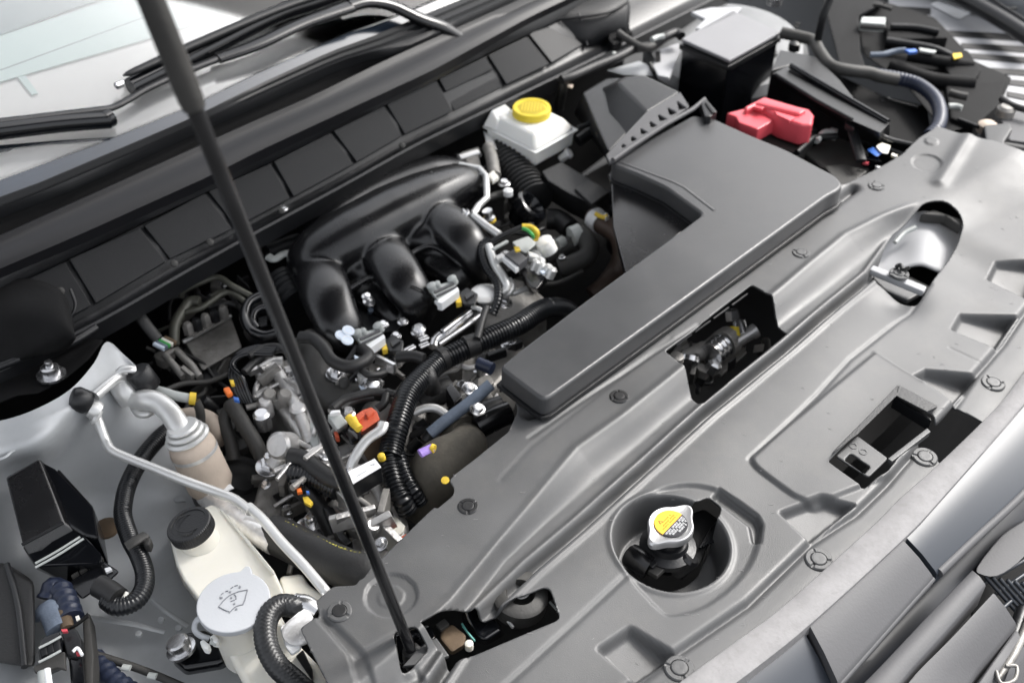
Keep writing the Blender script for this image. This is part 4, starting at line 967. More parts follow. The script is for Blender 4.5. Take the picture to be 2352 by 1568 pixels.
mt([(1000, 620, -.075), (1090, 750, -.056), (1180, 880, -.054), (1280, 1040, -.063), (1370, 1180, -.085), (1410, 1330, -.135)], [.038, .042, .042, .039, .035, .030], .66)
mt([(1420, 400, -.070), (1530, 440, -.052), (1650, 520, -.046), (1800, 660, -.055), (1900, 810, -.08), (1960, 960, -.125)], [.038, .042, .042, .040, .036, .030], .66)
mt([(800, 800, -.075), (860, 880, -.078), (960, 900, -.078), (1060, 1000, -.09), (1190, 1150, -.105), (1300, 1290, -.135)], [.032, .034, .032, .026, .020, .015], .75)
mt([(1280, 560, -.07), (1340, 630, -.070), (1450, 620, -.066), (1620, 720, -.080), (1760, 840, -.096), (1860, 970, -.135)], [.032, .036, .038, .030, .022, .015], .75)
mt([(700, 1000, -.10), (850, 1040, -.10), (980, 1120, -.105), (1150, 1260, -.115), (1220, 1380, -.13)], [.030, .034, .034, .028, .02], .7)
mt([(1250, 760, -.09), (1400, 760, -.095), (1560, 850, -.10), (1720, 960, -.11), (1800, 1040, -.13)], [.030, .036, .038, .032, .02], .7)
mt([(560, 880, -.075), (800, 800, -.075), (1050, 680, -.075), (1300, 560, -.075), (1500, 460, -.075)], [.04, .05, .052, .05, .04], .8)
mb_ = ob('manifold_body', mbm, 'satin', im, angle=180)
r__ = mb_.modifiers.new('fuse', 'REMESH'); r__.mode = 'VOXEL'; r__.voxel_size = .0036; r__.use_smooth_shade = True
s__ = mb_.modifiers.new('soften', 'SMOOTH'); s__.factor = .6; s__.iterations = 12
tb('edge_rib', 'F', [(770, 1085, -.070), (880, 1015, -.066), (990, 965, -.064), (1060, 1010, -.066), (1190, 1150, -.080), (1300, 1280, -.10)], .0045, 'satin', im, seg=8)
tb('edge_rib', 'F', [(1300, 780, -.064), (1380, 730, -.062), (1480, 700, -.060), (1600, 750, -.066), (1740, 860, -.080), (1850, 935, -.10)], .0055, 'satin', im, seg=8)
tb('edge_rib', 'F', [(1330, 810, -.095), (1450, 770, -.092), (1560, 800, -.095), (1680, 900, -.11)], .003, 'satin', im, seg=8)
hexa('web', S('F', (760, 1000), (1000, 900), (1300, 1290), (1200, 1420), (860, 1460), z=-.112), S('F', (760, 1000), (1000, 900), (1300, 1290), (1200, 1420), (860, 1460), z=-.2), 'black', im, b=.004)
hexa('web', S('F', (1260, 760), (1450, 680), (1850, 940), (1700, 1020), (1440, 1000), z=-.115), S('F', (1260, 760), (1450, 680), (1850, 940), (1700, 1020), (1440, 1000), z=-.2), 'black', im, b=.006)
for i in range(4):
    slab('rib_tooth', S('F', (790 + i * 55, 1058 - i * 26), (830 + i * 55, 1038 - i * 26), (840 + i * 55, 1054 - i * 26), (800 + i * 55, 1074 - i * 26), z=-.078), .006, 'satin', im, b=.001)
tb('end_coupling', 'F', [(230, 1010, -.11), (300, 1110, -.11), (360, 1190, -.115)], .033, 'cowl', im, corr=(.012, .07), seg=24)
tb('bolt_stud', 'F', [(975, 1240, -.10), (970, 1290, -.125)], .0045, 'slate', im)
inst('washer_bolt', HEX, one('F', 962, 1175, -.085), im, (.2, .1, 0), 1.0)
inst('washer_bolt', HEX, one('F', 945, 1132, -.07), im, (.2, .1, 0), .85)
for p in ((1095, 268, -.02), (572, 662, -.02), (1512, 152, -.02)): lathe('plenum_pin', [(.005, 0), (.005, .003), (.003, .004)], one('F', *p), 'greyc', im, seg=12)
tb('plenum_mark', 'F', [(1290, 138, -.0), (1500, 75, -.0)], .0022, 'greyc', im)
tb('plenum_mark', 'F', [(1320, 1030, -.042), (1400, 1065, -.05), (1440, 1100, -.06)], .0018, 'black', im)
stk = thing('trefoil_sticker', 'small pale blue and white three-lobed tag on the nearest manifold runner', 'sticker')
ps = one('F', 755, 1450, -.05)
for i, (dx, dy) in enumerate(((-30, 10), (30, -30), (20, 50))):
    c_ = one('F', 755 + dx, 1450 + dy, -.046); lathe('lobe', [(.0098, 0), (.0098, .0015), (.001, .0015)], c_, 'sticker', stk, axis=(.15, -.3, .95), seg=20)
    lathe('lobe_ring', [(.0065, .0016), (.0065, .0022), (.0075, .0022), (.0075, .0016)], c_, 'paper', stk, axis=(.15, -.3, .95), seg=16, close=False)
bl = thing('bright_bracket_rear', 'slanted bright metal bracket tip behind the intake manifold', 'bracket')
slab('bracket_leg', S('F', (860, 190), (930, 185), (830, 330), (775, 335), z=-.05), .006, 'steel', bl, b=.001)
tb('shade_pipe', 'F', [(290, 540, -.09), (370, 500, -.09), (480, 510, -.09)], .008, 'rubberg', bl)

# ================================================================== connectors on the engine
def connector(name, label, s, o, z, sc=1.0):
    """grey injector connector: body, bright front lip, side lugs, yellow lock and black plug"""
    t = thing(name, label, 'connector', group='grey connectors on the intake manifold')
    ox, oy = o
    f = lambda *P, zz=z: S(s, *[(ox + x * sc, oy + y * sc) for x, y in P], z=zz)
    hexa('housing', f((0, 110), (70, 40), (170, 10), (230, 70), (60, 180)), f((0, 130), (70, 60), (170, 30), (230, 90), (60, 200), zz=z - .02), 'greyc', t, b=.002)
    slab('front_lip', f((60, 165), (225, 60), (240, 90), (200, 120), (90, 200), (50, 190), zz=z + .004), .016, 'paper', t, b=.001)
    slab('lip_foot', f((25, 175), (60, 170), (90, 205), (60, 215), zz=z - .006), .006, 'paper', t, b=.001)
    for q in ((5, 60), (180, 0)): lathe('lug', [(.008, -.008), (.008, .004), (.005, .006)], f(q, zz=z + .002)[0], 'greyc', t, axis=(-.3, .2, 1), seg=16)
    lathe('lug', [(.006, -.01), (.006, .003), (.003, .005)], f((50, 40), zz=z + .004)[0], 'greyc', t, axis=(-.3, .2, 1), seg=16)
    slab('housing_rib', f((20, 95), (190, 20), (200, 32), (32, 110), zz=z + .003), .003, 'bumper', t, b=.0005)
    slab('housing_rib', f((40, 130), (215, 48), (222, 58), (50, 142), zz=z + .003), .003, 'bumper', t, b=.0005)
    slab('lock_tab', f((200, 130), (240, 120), (260, 190), (215, 200), zz=z - .012), .01, 'yellowp', t, b=.001)
    hexa('plug', f((225, 120), (300, 60), (400, 120), (380, 210), (270, 210), zz=z - .014), f((225, 150), (300, 90), (400, 150), (380, 240), (270, 240), zz=z - .04), 'black', t, b=.003)
    slab('plug_latch', f((280, 130), (340, 95), (370, 120), (300, 170), zz=z - .010), .006, 'gloss', t, b=.001)
    return t
connector('injector_connector', 'grey connector with bright lip at the foot of the middle manifold runner', 'F', (1490, 985), -.055)
connector('injector_connector', 'grey connector with bright lip beside the pale trefoil sticker', 'F', (860, 1385), -.07)
c3 = thing('purge_valve', 'pale grey valve block with a white round cap, right of the manifold', 'valve')
hexa('valve_body', S('X6', (1150, 500), (1370, 420), (1500, 520), (1330, 660), (1240, 600), z=-.035), S('X6', (1150, 540), (1370, 460), (1500, 560), (1330, 700), (1240, 640), z=-.07), 'greyc', c3, b=.003)
slab('grey_plate', S('X6', (1050, 660), (1190, 590), (1370, 710), (1240, 810), z=-.03), .016, 'bumper', c3, b=.002)
lathe('round_cap', [(.016, -.016), (.0165, -.002), (.0165, 0), (.0155, .002), (.0155, .008), (.012, .011), (.002, .012)], one('X6', 1600, 535, -.04), 'white', c3, axis=(-.2, .35, .8), seg=26)
lathe('round_cap_neck', [(.013, -.02), (.013, .0)], one('X6', 1500, 640, -.055), 'white', c3, axis=(.5, .3, .5), seg=20)
for i in range(3): tb('neck_thread', 'X6', [(1365 + i * 12, 640 + i * 28, -.042), (1500 + i * 22, 690 + i * 18, -.042)], .0022, 'white', c3)
slab('yellow_tab', S('X6', (1180, 560), (1250, 560), (1270, 610), (1200, 625), z=-.02), .004, 'yellowp', c3, b=.001)
slab('pale_lever', S('X6', (1000, 690), (1060, 690), (1255, 830), (1200, 870), (1190, 850), z=-.035), .01, 'paper', c3, b=.001)
slab('pale_lever', S('X6', (920, 690), (1020, 650), (1060, 680), (960, 740), z=-.035), .01, 'pipe', c3, b=.001)
slab('pale_strip', S('X6', (875, 580), (1080, 470), (1110, 490), (905, 605), z=-.03), .004, 'greyc', c3, b=.001)
hexa('black_canister', S('X6', (1260, 800), (1350, 760), (1620, 900), (1640, 960), (1480, 1150), (1400, 1100), (1230, 870), z=-.05), S('X6', (1300, 880), (1350, 840), (1620, 980), (1640, 1040), (1500, 1200), (1440, 1190), (1290, 950), z=-.09), 'satin', c3, b=.005)
for p in ((1480, 790), (1540, 770), (1560, 840), (1640, 860), (1690, 900)): lathe('fitting', [(.008, -.012), (.008, .004), (.005, .007)], one('X6', *p, -.042), 'pipe', c3, axis=(.4, -.1, .8), seg=12)
slab('blue_label', S('X6', (1530, 890), (1580, 880), (1610, 915), (1560, 925), z=-.04), .003, 'sticker', c3, b=0)
gw = thing('striped_tube', 'thin black tube turning into a yellow and green striped end, above the purge valve', 'tube')
tb('tube', 'X6', [(880, 500, -.02), (1000, 430, -.012), (1150, 360, -.005), (1290, 300, .0)], .0045, 'rubber', gw)
tb('yellow_sleeve', 'X6', [(1290, 300, .0), (1400, 305, .0), (1480, 370, -.003), (1470, 460, -.02)], .0055, 'yellowp', gw)
tb('green_line', 'X6', [(1300, 318, .002), (1370, 350, .003), (1430, 410, .0), (1440, 450, -.01)], .003, 'green', gw)
pp = thing('vent_pipe', 'thin bright metal pipe running down the right side of the manifold', 'pipe')
tb('pipe', 'F', [(1730, 10, -.03), (1900, 40, -.03), (1960, 110, -.03), (1965, 290, -.03), (1890, 360, -.03), (1845, 430, -.03)], .006, 'pipe', pp, smooth=False)
tb('pipe', 'F', [(1845, 440, -.03), (1960, 530, -.035), (2070, 605, -.04)], .007, 'pipe', pp, smooth=False)
tb('pipe', 'F', [(1980, 700, -.045), (2030, 850, -.05), (2110, 980, -.06), (2130, 1060, -.07), (2080, 1100, -.075)], .0075, 'pipe', pp)
tb('pipe', 'F', [(2150, 985, -.07), (2180, 1050, -.075), (2140, 1105, -.08), (2080, 1110, -.08)], .006, 'pipe', pp)
tb('pipe', 'F', [(2080, 1112, -.085), (2200, 1100, -.085), (2300, 1060, -.085)], .005, 'pipe', pp, smooth=False)
inst('pipe_bolt', HEX, one('F', 1770, 435, -.03), pp, (-.5, -.6, 0), 1.2)
slab('pipe_bracket', S('F', (1740, 400), (1790, 400), (1870, 430), (1850, 460), (1780, 450), z=-.032), .004, 'pipe', pp, b=.001)
tb('ribbed_wire', 'F', [(1980, 640, -.04), (1920, 720, -.05), (1960, 880, -.06), (2050, 1000, -.065), (2060, 1150, -.075), (2010, 1280, -.09)], .008, 'conduit', pp, corr=(.006, .14), seg=12)
lathe('small_bolt', [(.011, 0), (.011, .003), (.007, .004), (.007, .012), (.009, .013), (.009, .018)], one('F', 1985, 470, -.05), 'steel', pp, axis=(-.1, .2, 1), seg=14)
lathe('brass_ring', [(.0115, -.003), (.0115, .001), (.008, .002)], one('F', 1985, 470, -.052), 'yellowp', pp, seg=16)
lathe('bracket_disc', [(.025, 0), (.025, .003), (.018, .005), (.01, .005)], one('F', 1950, 1110, -.08), 'pipe', pp, seg=22)
inst('pipe_bolt', HEX, one('F', 2105, 1180, -.10), pp, (.2, .2, 0), 1.5)
# ================================================================== fuel rail
fr_ = thing('fuel_rail', 'bright zinc fuel rail pieces lying between the manifold runners and the corrugated harness', 'fuel rail')
tb('rail', 'F', [(1540, 1520, -.11), (1760, 1370, -.105), (2010, 1180, -.10)], .0105, 'steel', fr_, smooth=False, flat=.5)
tb('rail', 'F', [(1590, 1430, -.10), (1820, 1250, -.098)], .006, 'steel', fr_, smooth=False)
tb('rail_end', 'F', [(1510, 1560, -.115), (1530, 1500, -.112), (1570, 1460, -.11)], .009, 'steel', fr_)
tb('rail', 'J', [(975, 370, -.12), (1180, 245, -.12)], .0095, 'steel', fr_, smooth=False, flat=.5)
tb('rail', 'J', [(1115, 350, -.12), (1250, 265, -.12)], .006, 'steel', fr_, smooth=False, flat=.6)
for a, b in (((950, 225), (1075, 165)), ((1255, 200), (1345, 155)), ((1390, 160), (1465, 130)), ((1385, 105), (1460, 75)), ((1300, 220), (1370, 215))): tb('rail_tab', 'J', [(*a, -.105), (*b, -.105)], .006, 'steel', fr_, flat=.5)
tb('white_wire', 'F', [(1840, 1215, -.08), (1910, 1240, -.078), (1960, 1290, -.085)], .0038, 'pipe', fr_)
bolts([one('F', 1250, 1345, -.09), one('F', 1365, 1435, -.10), one('F', 1190, 1465, -.10), one('F', 1080, 1370, -.07)], fr_, .85)
# ================================================================== corrugated harness
hn = thing('corrugated_harness', 'thick black corrugated wiring conduit bending down across the front of the engine', 'wiring conduit')
tb('conduit', 'J', [(2750, -60, -.20), (2620, -160, -.14), (2450, -160, -.095), (2240, -30, -.075), (2000, 80, -.07), (1760, 190, -.07), (1560, 290, -.07), (1420, 420, -.065), (1310, 540, -.06), (1250, 680, -.06), (1200, 850, -.065), (1160, 1000, -.075), (1140, 1100, -.08)], .0175, 'conduit', hn, corr=(.0056, .12), seg=20)
tb('conduit', 'J', [(1130, 1090, -.08), (1150, 1200, -.09), (1190, 1340, -.10), (1240, 1460, -.11), (1290, 1560, -.13)], .0145, 'conduit', hn, corr=(.006, .16), seg=18)
tb('conduit_branch', 'J', [(1190, 1040, -.085), (1230, 1150, -.09), (1280, 1280, -.10), (1340, 1390, -.11), (1400, 1480, -.13)], .0115, 'conduit', hn, corr=(.0055, .16), seg=14)
tb('tape_wrap', 'J', [(1450, 380, -.062), (1475, 450, -.068), (1500, 520, -.09)], .014, 'rubber', hn)
tb('tape_wrap', 'J', [(1560, 270, -.067), (1610, 245, -.067)], .0182, 'rubber', hn, seg=18)
tb('tape_wrap', 'J', [(1780, 170, -.067), (1880, 135, -.067)], .0182, 'rubber', hn, seg=18)
tb('branch_wire', 'J', [(1200, 250, -.06), (1330, 240, -.055), (1430, 265, -.055)], .009, 'rubber', hn)
tb('branch_wire', 'J', [(1880, 100, -.05), (1900, 30, -.05), (1930, -80, -.05), (1960, -170, -.05)], .006, 'rubber', hn)
# slate sleeve, violet clip
sl = thing('slate_blue_tube', 'straight slate blue sleeve slanting down from the air duct', 'tube')
tb('sleeve', 'J', [(2000, 480, -.04), (1800, 650, -.06), (1640, 770, -.075), (1480, 900, -.09)], .0092, 'slate', sl)
tb('sleeve_core', 'J', [(1500, 880, -.09), (1440, 960, -.10)], .009, 'rubber', sl)
tb('upper_sleeve', 'J', [(1890, 300, -.07), (2010, 350, -.07)], .010, 'bluew', sl)
vc = thing('violet_clip', 'small violet plastic clip with a yellow end above the grey coolant elbow', 'clip')
tb('clip_body', 'J', [(1395, 1070, -.045), (1500, 1020, -.045)], .0072, 'violet', vc, flat=.7, seg=8)
tb('clip_end', 'J', [(1490, 1020, -.043), (1520, 1030, -.043)], .006, 'yellowp', vc, seg=8)
tb('clip_wire', 'J', [(1390, 1085, -.09), (1300, 1085, -.095), (1240, 1040, -.095)], .002, 'dark', vc, seg=6)
wp = thing('curved_metal_pipe', 'thin curved bright metal pipe crossing under the slate blue tube', 'pipe')
tb('pipe', 'J', [(1340, 725, -.09), (1440, 685, -.085), (1540, 690, -.085), (1650, 760, -.09), (1720, 830, -.10), (1760, 900, -.12)], .0065, 'pipe', wp)
# grey coolant elbow
el = thing('coolant_elbow', 'large dusty grey brown rubber elbow beside the radiator cover edge', 'coolant elbow')
tb('elbow', 'J', [(1740, 900, -.12), (1790, 1000, -.10), (1700, 1110, -.10), (1580, 1200, -.11), (1500, 1330, -.14), (1470, 1500, -.19)], [.022, .031, .040, .043, .042, .04], 'elbow', el, seg=28)
tb('elbow_collar', 'J', [(1700, 890, -.115), (1790, 920, -.105)], .030, 'elbow', el, seg=24)
lathe('yellow_mark', [(.0058, 0), (.0058, .0015), (.001, .002)], one('J', 1610, 1298, -.062), 'yellowp', el, axis=(-.2, -.2, 1), seg=9)
tk = thing('front_bracketry', 'dark bracket and bolts between the grey elbow and the air duct', 'bracket')
tb('bar', 'J', [(1400, 640, -.13), (1560, 540, -.12), (1650, 510, -.12)], .022, 'rubber', tk)
tb('bar', 'J', [(1850, 780, -.09), (1980, 700, -.085), (2090, 660, -.085)], .016, 'black', tk)
tb('bar', 'J', [(1880, 850, -.09), (2050, 760, -.085), (2150, 720, -.085)], .018, 'satin', tk)
slab('block', S('J', (1610, 510), (1660, 455), (1760, 580), (1690, 640), z=-.07), .04, 'satin', tk, b=.003)
slab('plate', S('J', (1990, 620), (2050, 540), (2080, 600), (1990, 680), (1900, 700), z=-.10), .01, 'alu', tk, b=.002)
bolts([one('J', 1820, 520, -.07), one('J', 1885, 695, -.06)], tk, 1.15, rot=(.3, .1, 0))
tb('wire', 'J', [(2100, 500, -.02), (2080, 540, -.03)], .002, 'rubber', tk)
for a, b in (((1300, 1040), (1390, 960)), ((1330, 890), (1450, 800)), ((1320, 930), (1500, 850))): tb('small_hose', 'J', [(*a, -.12), (*b, -.11)], .008, 'dark', tk)
# ================================================================== connectors in front of the engine
oc = thing('orange_connector', 'bright orange connector with pale yellow lock, in front of the manifold', 'connector')
hexa('housing', S('J', (850, 760), (900, 700), (980, 672), (1030, 710), (1055, 780), (900, 885), z=-.055), S('J', (850, 790), (900, 730), (980, 705), (1030, 740), (1055, 820), (900, 920), z=-.08), 'orange', oc, b=.002)
slab('housing_ridge', S('J', (840, 740), (900, 700), (925, 740), (870, 790), z=-.049), .01, 'orange', oc, b=.002)
slab('housing_ridge', S('J', (925, 715), (985, 675), (1010, 705), (950, 760), z=-.049), .01, 'orange', oc, b=.002)
tb('yellow_lock', 'J', [(790, 760, -.052), (820, 800, -.052), (880, 860, -.053)], .006, 'yellowp', oc)
tb('yellow_lock', 'J', [(820, 770, -.05), (850, 830, -.052)], .006, 'yellowp', oc)
gc = thing('grey_relay', 'pale grey plug block half hidden behind the hood prop', 'plug')
hexa('block', S('J', (605, 735), (700, 700), (785, 810), (690, 870), z=-.06), S('J', (605, 790), (700, 750), (785, 850), (690, 905), z=-.09), 'greyc', gc, b=.003)
slab('block_top', S('J', (640, 700), (715, 695), (715, 715), (625, 730), z=-.05), .006, 'paper', gc, b=.001)
slab('orange_tab', S('J', (660, 880), (695, 880), (710, 930), (675, 930), z=-.08), .01, 'orange', gc, b=.001)
bc = thing('black_connector', 'black ribbed connector under the orange connector', 'connector')
hexa('body', S('J', (720, 870), (790, 850), (920, 910), (880, 960), (820, 1005), z=-.075), S('J', (720, 900), (790, 880), (920, 940), (880, 990), (820, 1035), z=-.11), 'gloss', bc, b=.004)
slab('latch', S('J', (760, 880), (800, 870), (850, 930), (810, 950), z=-.07), .006, 'black', bc, b=.002)
slab('latch', S('J', (860, 900), (900, 900), (920, 930), (880, 950), z=-.07), .006, 'black', bc, b=.002)
wb = thing('pale_curved_bracket', 'pale curved metal bracket arm rising beside the corrugated conduit', 'bracket')
tb('arm', 'J', [(1085, 810, -.05), (1060, 870, -.052), (960, 940, -.058), (890, 1020, -.065), (830, 1120, -.075), (800, 1200, -.085)], [.0085, .0085, .008, .008, .008, .0075], 'pipe', wb, flat=.6)
wl_ = thing('white_label_block', 'black sensor block with a white label strip, in front of the engine', 'sensor')
lt = S('J', (778, 1222), (1012, 1108), (1070, 1182), (822, 1330), z=-.055)
slab('block', [p + Vector((0, 0, -.0012)) for p in lt] , .03, 'black', wl_, b=.002)
slab('label', inset(lt, .97, 0), .001, 'paper', wl_, b=0)
tb('print_line', 'J', [(860, 1260, -.0548), (940, 1215, -.0548)], .0008, 'lid', wl_, seg=4)
tb('print_line', 'J', [(975, 1165, -.0548), (1010, 1160, -.0548)], .0012, 'lid', wl_, seg=4)
yd = thing('yellow_plug', 'small oval yellow plug above the white label block', 'plug')
lathe('plug', [(.0055, -.006), (.0055, .001), (.004, .003), (.001, .0045)], one('J', 1065, 1090, -.06), 'yellowp', yd, axis=(-.1, .1, 1), seg=18)
# ================================================================== cast engine blocks
def lumpy(name, s, poly, z, th, m, par, b=.006): return slab(name, S(s, *poly, z=z), th, m, par, b=b, seg=3)
eb = thing('engine_block', 'rough cast aluminium engine and gearbox castings deep in the bay, with bolts', 'engine')
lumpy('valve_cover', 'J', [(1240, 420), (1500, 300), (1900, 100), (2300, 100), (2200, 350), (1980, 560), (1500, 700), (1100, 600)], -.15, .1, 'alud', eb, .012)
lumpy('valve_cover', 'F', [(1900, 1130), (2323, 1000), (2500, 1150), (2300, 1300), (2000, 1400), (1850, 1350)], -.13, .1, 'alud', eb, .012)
lumpy('timing_cover', 'J', [(-30, 330), (80, 250), (200, 270), (330, 360), (420, 500), (500, 680), (600, 900), (560, 1060), (400, 1000), (250, 760), (80, 560)], -.11, .12, 'alu', eb, .008)
tb('cast_rib', 'J', [(40, 360, -.095), (140, 300, -.095), (230, 290, -.095)], .009, 'alu', eb)
tb('cast_rib', 'J', [(150, 330, -.10), (290, 560, -.10), (400, 800, -.105), (470, 1000, -.11)], .010, 'alu', eb)
tb('cast_rib', 'J', [(0, 590, -.10), (110, 540, -.10)], .009, 'alu', eb)
tb('cast_rib', 'J', [(250, 370, -.105), (330, 350, -.105)], .008, 'alu', eb)
lathe('cast_boss', [(.014, -.02), (.014, .006), (.010, .010), (.006, .010)], one('J', 330, 520, -.10), 'alu', eb, seg=16)
lathe('cast_boss', [(.011, -.02), (.011, .006), (.008, .010), (.004, .010)], one('J', 80, 655, -.10), 'alu', eb, seg=16)
lathe('cast_boss', [(.013, -.02), (.013, .006), (.009, .010), (.004, .010)], one('J', 360, 705, -.10), 'alu', eb, seg=16)
lathe('cast_boss', [(.013, -.02), (.013, .006), (.009, .010), (.004, .010)], one('J', 50, 760, -.10), 'steel', eb, seg=16)
lumpy('gearbox_plate', 'J', [(430, 830), (490, 780), (560, 1040), (510, 1070), (450, 960)], -.10, .02, 'greyc', eb, .003)
lumpy('sensor_casting', 'J', [(120, 1000), (200, 900), (330, 870), (350, 930), (330, 1030), (250, 1060), (140, 1060)], -.10, .05, 'alu', eb)
lathe('sensor_drum', [(.020, -.03), (.020, 0), (.016, .004), (.004, .004)], one('J', 190, 1000, -.09), 'alu', eb, axis=(-.6, -.2, .6), seg=20)
tb('casting_leg', 'J', [(280, 1050, -.11), (220, 1100, -.12), (150, 1180, -.13)], .018, 'alu', eb)
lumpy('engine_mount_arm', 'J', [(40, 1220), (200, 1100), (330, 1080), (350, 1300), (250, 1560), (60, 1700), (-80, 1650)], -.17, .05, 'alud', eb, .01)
lumpy('lower_casting', 'J', [(640, 1010), (760, 960), (980, 1000), (1040, 1140), (900, 1330), (1100, 1260), (1150, 1420), (1300, 1640), (1260, 1850), (1090, 2010), (900, 1900), (700, 1560), (560, 1250)], -.16, .1, 'alu', eb, .008)
lumpy('casting_step', 'J', [(1000, 1310), (1090, 1260), (1130, 1420), (1090, 1500), (1030, 1440)], -.13, .04, 'alu', eb, .005)
tb('cast_rib', 'J', [(1000, 1340, -.12), (1050, 1420, -.12), (1090, 1540, -.125)], .009, 'alu', eb)
tb('cast_rib', 'J', [(1000, 1320, -.12), (1110, 1270, -.12)], .010, 'alu', eb)
for a, b in (((650, 1500), (760, 1620)), ((760, 1450), (850, 1680)), ((880, 1600), (1000, 1800)), ((950, 1720), (1040, 1880)), ((900, 1420), (960, 1530))): tb('cast_rib', 'J', [(*a, -.148), (*b, -.15)], .010, 'alu', eb)
slab('cream_plate', S('N', (1060, 200), (1070, 130), (1150, 100), (1270, 230), (1250, 280), (1170, 340), (1110, 290), z=-.13), .006, 'cream', eb, b=.002)
lathe('black_plug', [(.0115, 0), (.0115, .005), (.009, .007), (.001, .007)], one('N', 1100, 165, -.128), 'black', eb, seg=18)
slab('rust_mark', S('N', (1200, 340), (1280, 295), (1290, 320), (1230, 365), z=-.12), .004, 'orange', eb, b=.001)
lumpy('subframe_plate', 'N', [(300, 300), (560, 170), (760, 300), (1080, 480), (1000, 600), (860, 620), (560, 420), (350, 380)], -.21, .03, 'alud', eb)
for p in ((680, 385), (665, 410), (1385, 20), (930, 480 - 40)): lathe('cast_boss', [(.012, -.01), (.012, .004), (.007, .009), (.002, .009)], one('J', p[0], p[1], -.10), 'steel', eb, seg=12)
inst('flange_nut', STUD, one('J', 112, 1180, -.135), eb, (.1, 0, 0), 1.9)
inst('flange_nut', STUD, one('N', 465, 275, -.16), eb, (.1, 0, 0), 2.3)
lathe('nut_dish', [(.030, -.004), (.030, .0), (.022, -.003), (.021, -.006)], one('N', 485, 285, -.165), 'alud', eb, seg=24)
inst('small_nut', HEX, one('N', 870, 430, -.17), eb, (.1, 0, 0), 1.2)
bolts([one('J', 1000, 470, -.10), one('J', 940, 430, -.11), one('J', 780, 720, -.08)], eb, 1.1, rot=(.2, .2, 0))
bolts([one('F', 230, 385, -.0)], eb, .8)
# dark hose behind the prop
dh = thing('dark_engine_hose', 'dark brown rubber hose curving under the first manifold runner', 'hose')
tb('hose', 'J', [(430, 130, -.10), (520, 220, -.10), (520, 400, -.105), (580, 530, -.11), (720, 610, -.115), (900, 600, -.12)], .026, 'rubberg', dh, seg=22)
def wires(name, label, runs, m='rubber', cat='wiring'):
    t = thing(name, label, cat)
    for s, pts, r in runs: tb('wire', s, pts, r, m, t, seg=10)
    return t
wires('vacuum_hoses', 'glossy black vacuum hoses looping under the pale sticker and past the prop', [
    ('J', [(-60, 240, -.05), (60, 170, -.05), (180, 160, -.05), (260, 200, -.05)], .0055),
    ('J', [(-100, 380, -.06), (0, 280, -.06), (120, 200, -.055), (260, 170, -.05)], .0060),
    ('J', [(380, 80, -.05), (480, 90, -.045), (570, 170, -.045), (650, 280, -.05), (780, 330, -.052), (900, 300, -.055), (960, 240, -.06), (900, 180, -.07)], .0098),
    ('J', [(650, 690, -.07), (740, 620, -.07), (860, 580, -.07), (1000, 550, -.072), (1110, 560, -.075)], .0075),
    ('J', [(720, 690, -.075), (800, 640, -.075), (900, 600, -.075), (1000, 590, -.078)], .006),
    ('J', [(1110, 540, -.06), (1180, 560, -.06), (1270, 530, -.065)], .0055),
    ('J', [(1110, 560, -.06), (1090, 640, -.065), (1030, 690, -.07)], .0065),
    ('J', [(900, 360, -.06), (960, 400, -.06), (1040, 400, -.065), (1100, 380, -.07)], .0055)])
vm = thing('valve_bracket_black', 'black bracket with bolts under the looping vacuum hose', 'bracket')
lumpy('bracket', 'J', [(620, 380), (760, 360), (900, 400), (940, 520), (860, 600), (700, 560), (620, 480)], -.11, .04, 'black', vm)
inst('bracket_bolt', STUD, one('J', 680, 400, -.085), vm, (.2, .1, 0), 1.5)
lathe('bracket_boss', [(.016, -.01), (.016, .004), (.010, .010), (.003, .011)], one('J', 990, 475, -.08), 'steel', vm, axis=(.3, -.2, .9), seg=14)
lathe('bracket_boss', [(.010, -.01), (.010, .004), (.004, .008)], one('J', 920, 410, -.07), 'pipe', vm, seg=12)
for i in range(4):
    tb('white_print', 'J', [(840 + i * 12, 235 + i * 6, -.052 - i * .002), (850 + i * 14, 285 + i * 4, -.056)], .0012, 'sticker', vm, seg=5)
    tb('white_print', 'J', [(880 + i * 16, 490 + i * 9, -.078), (900 + i * 16, 525 + i * 7, -.08)], .0012, 'sticker', vm, seg=5)

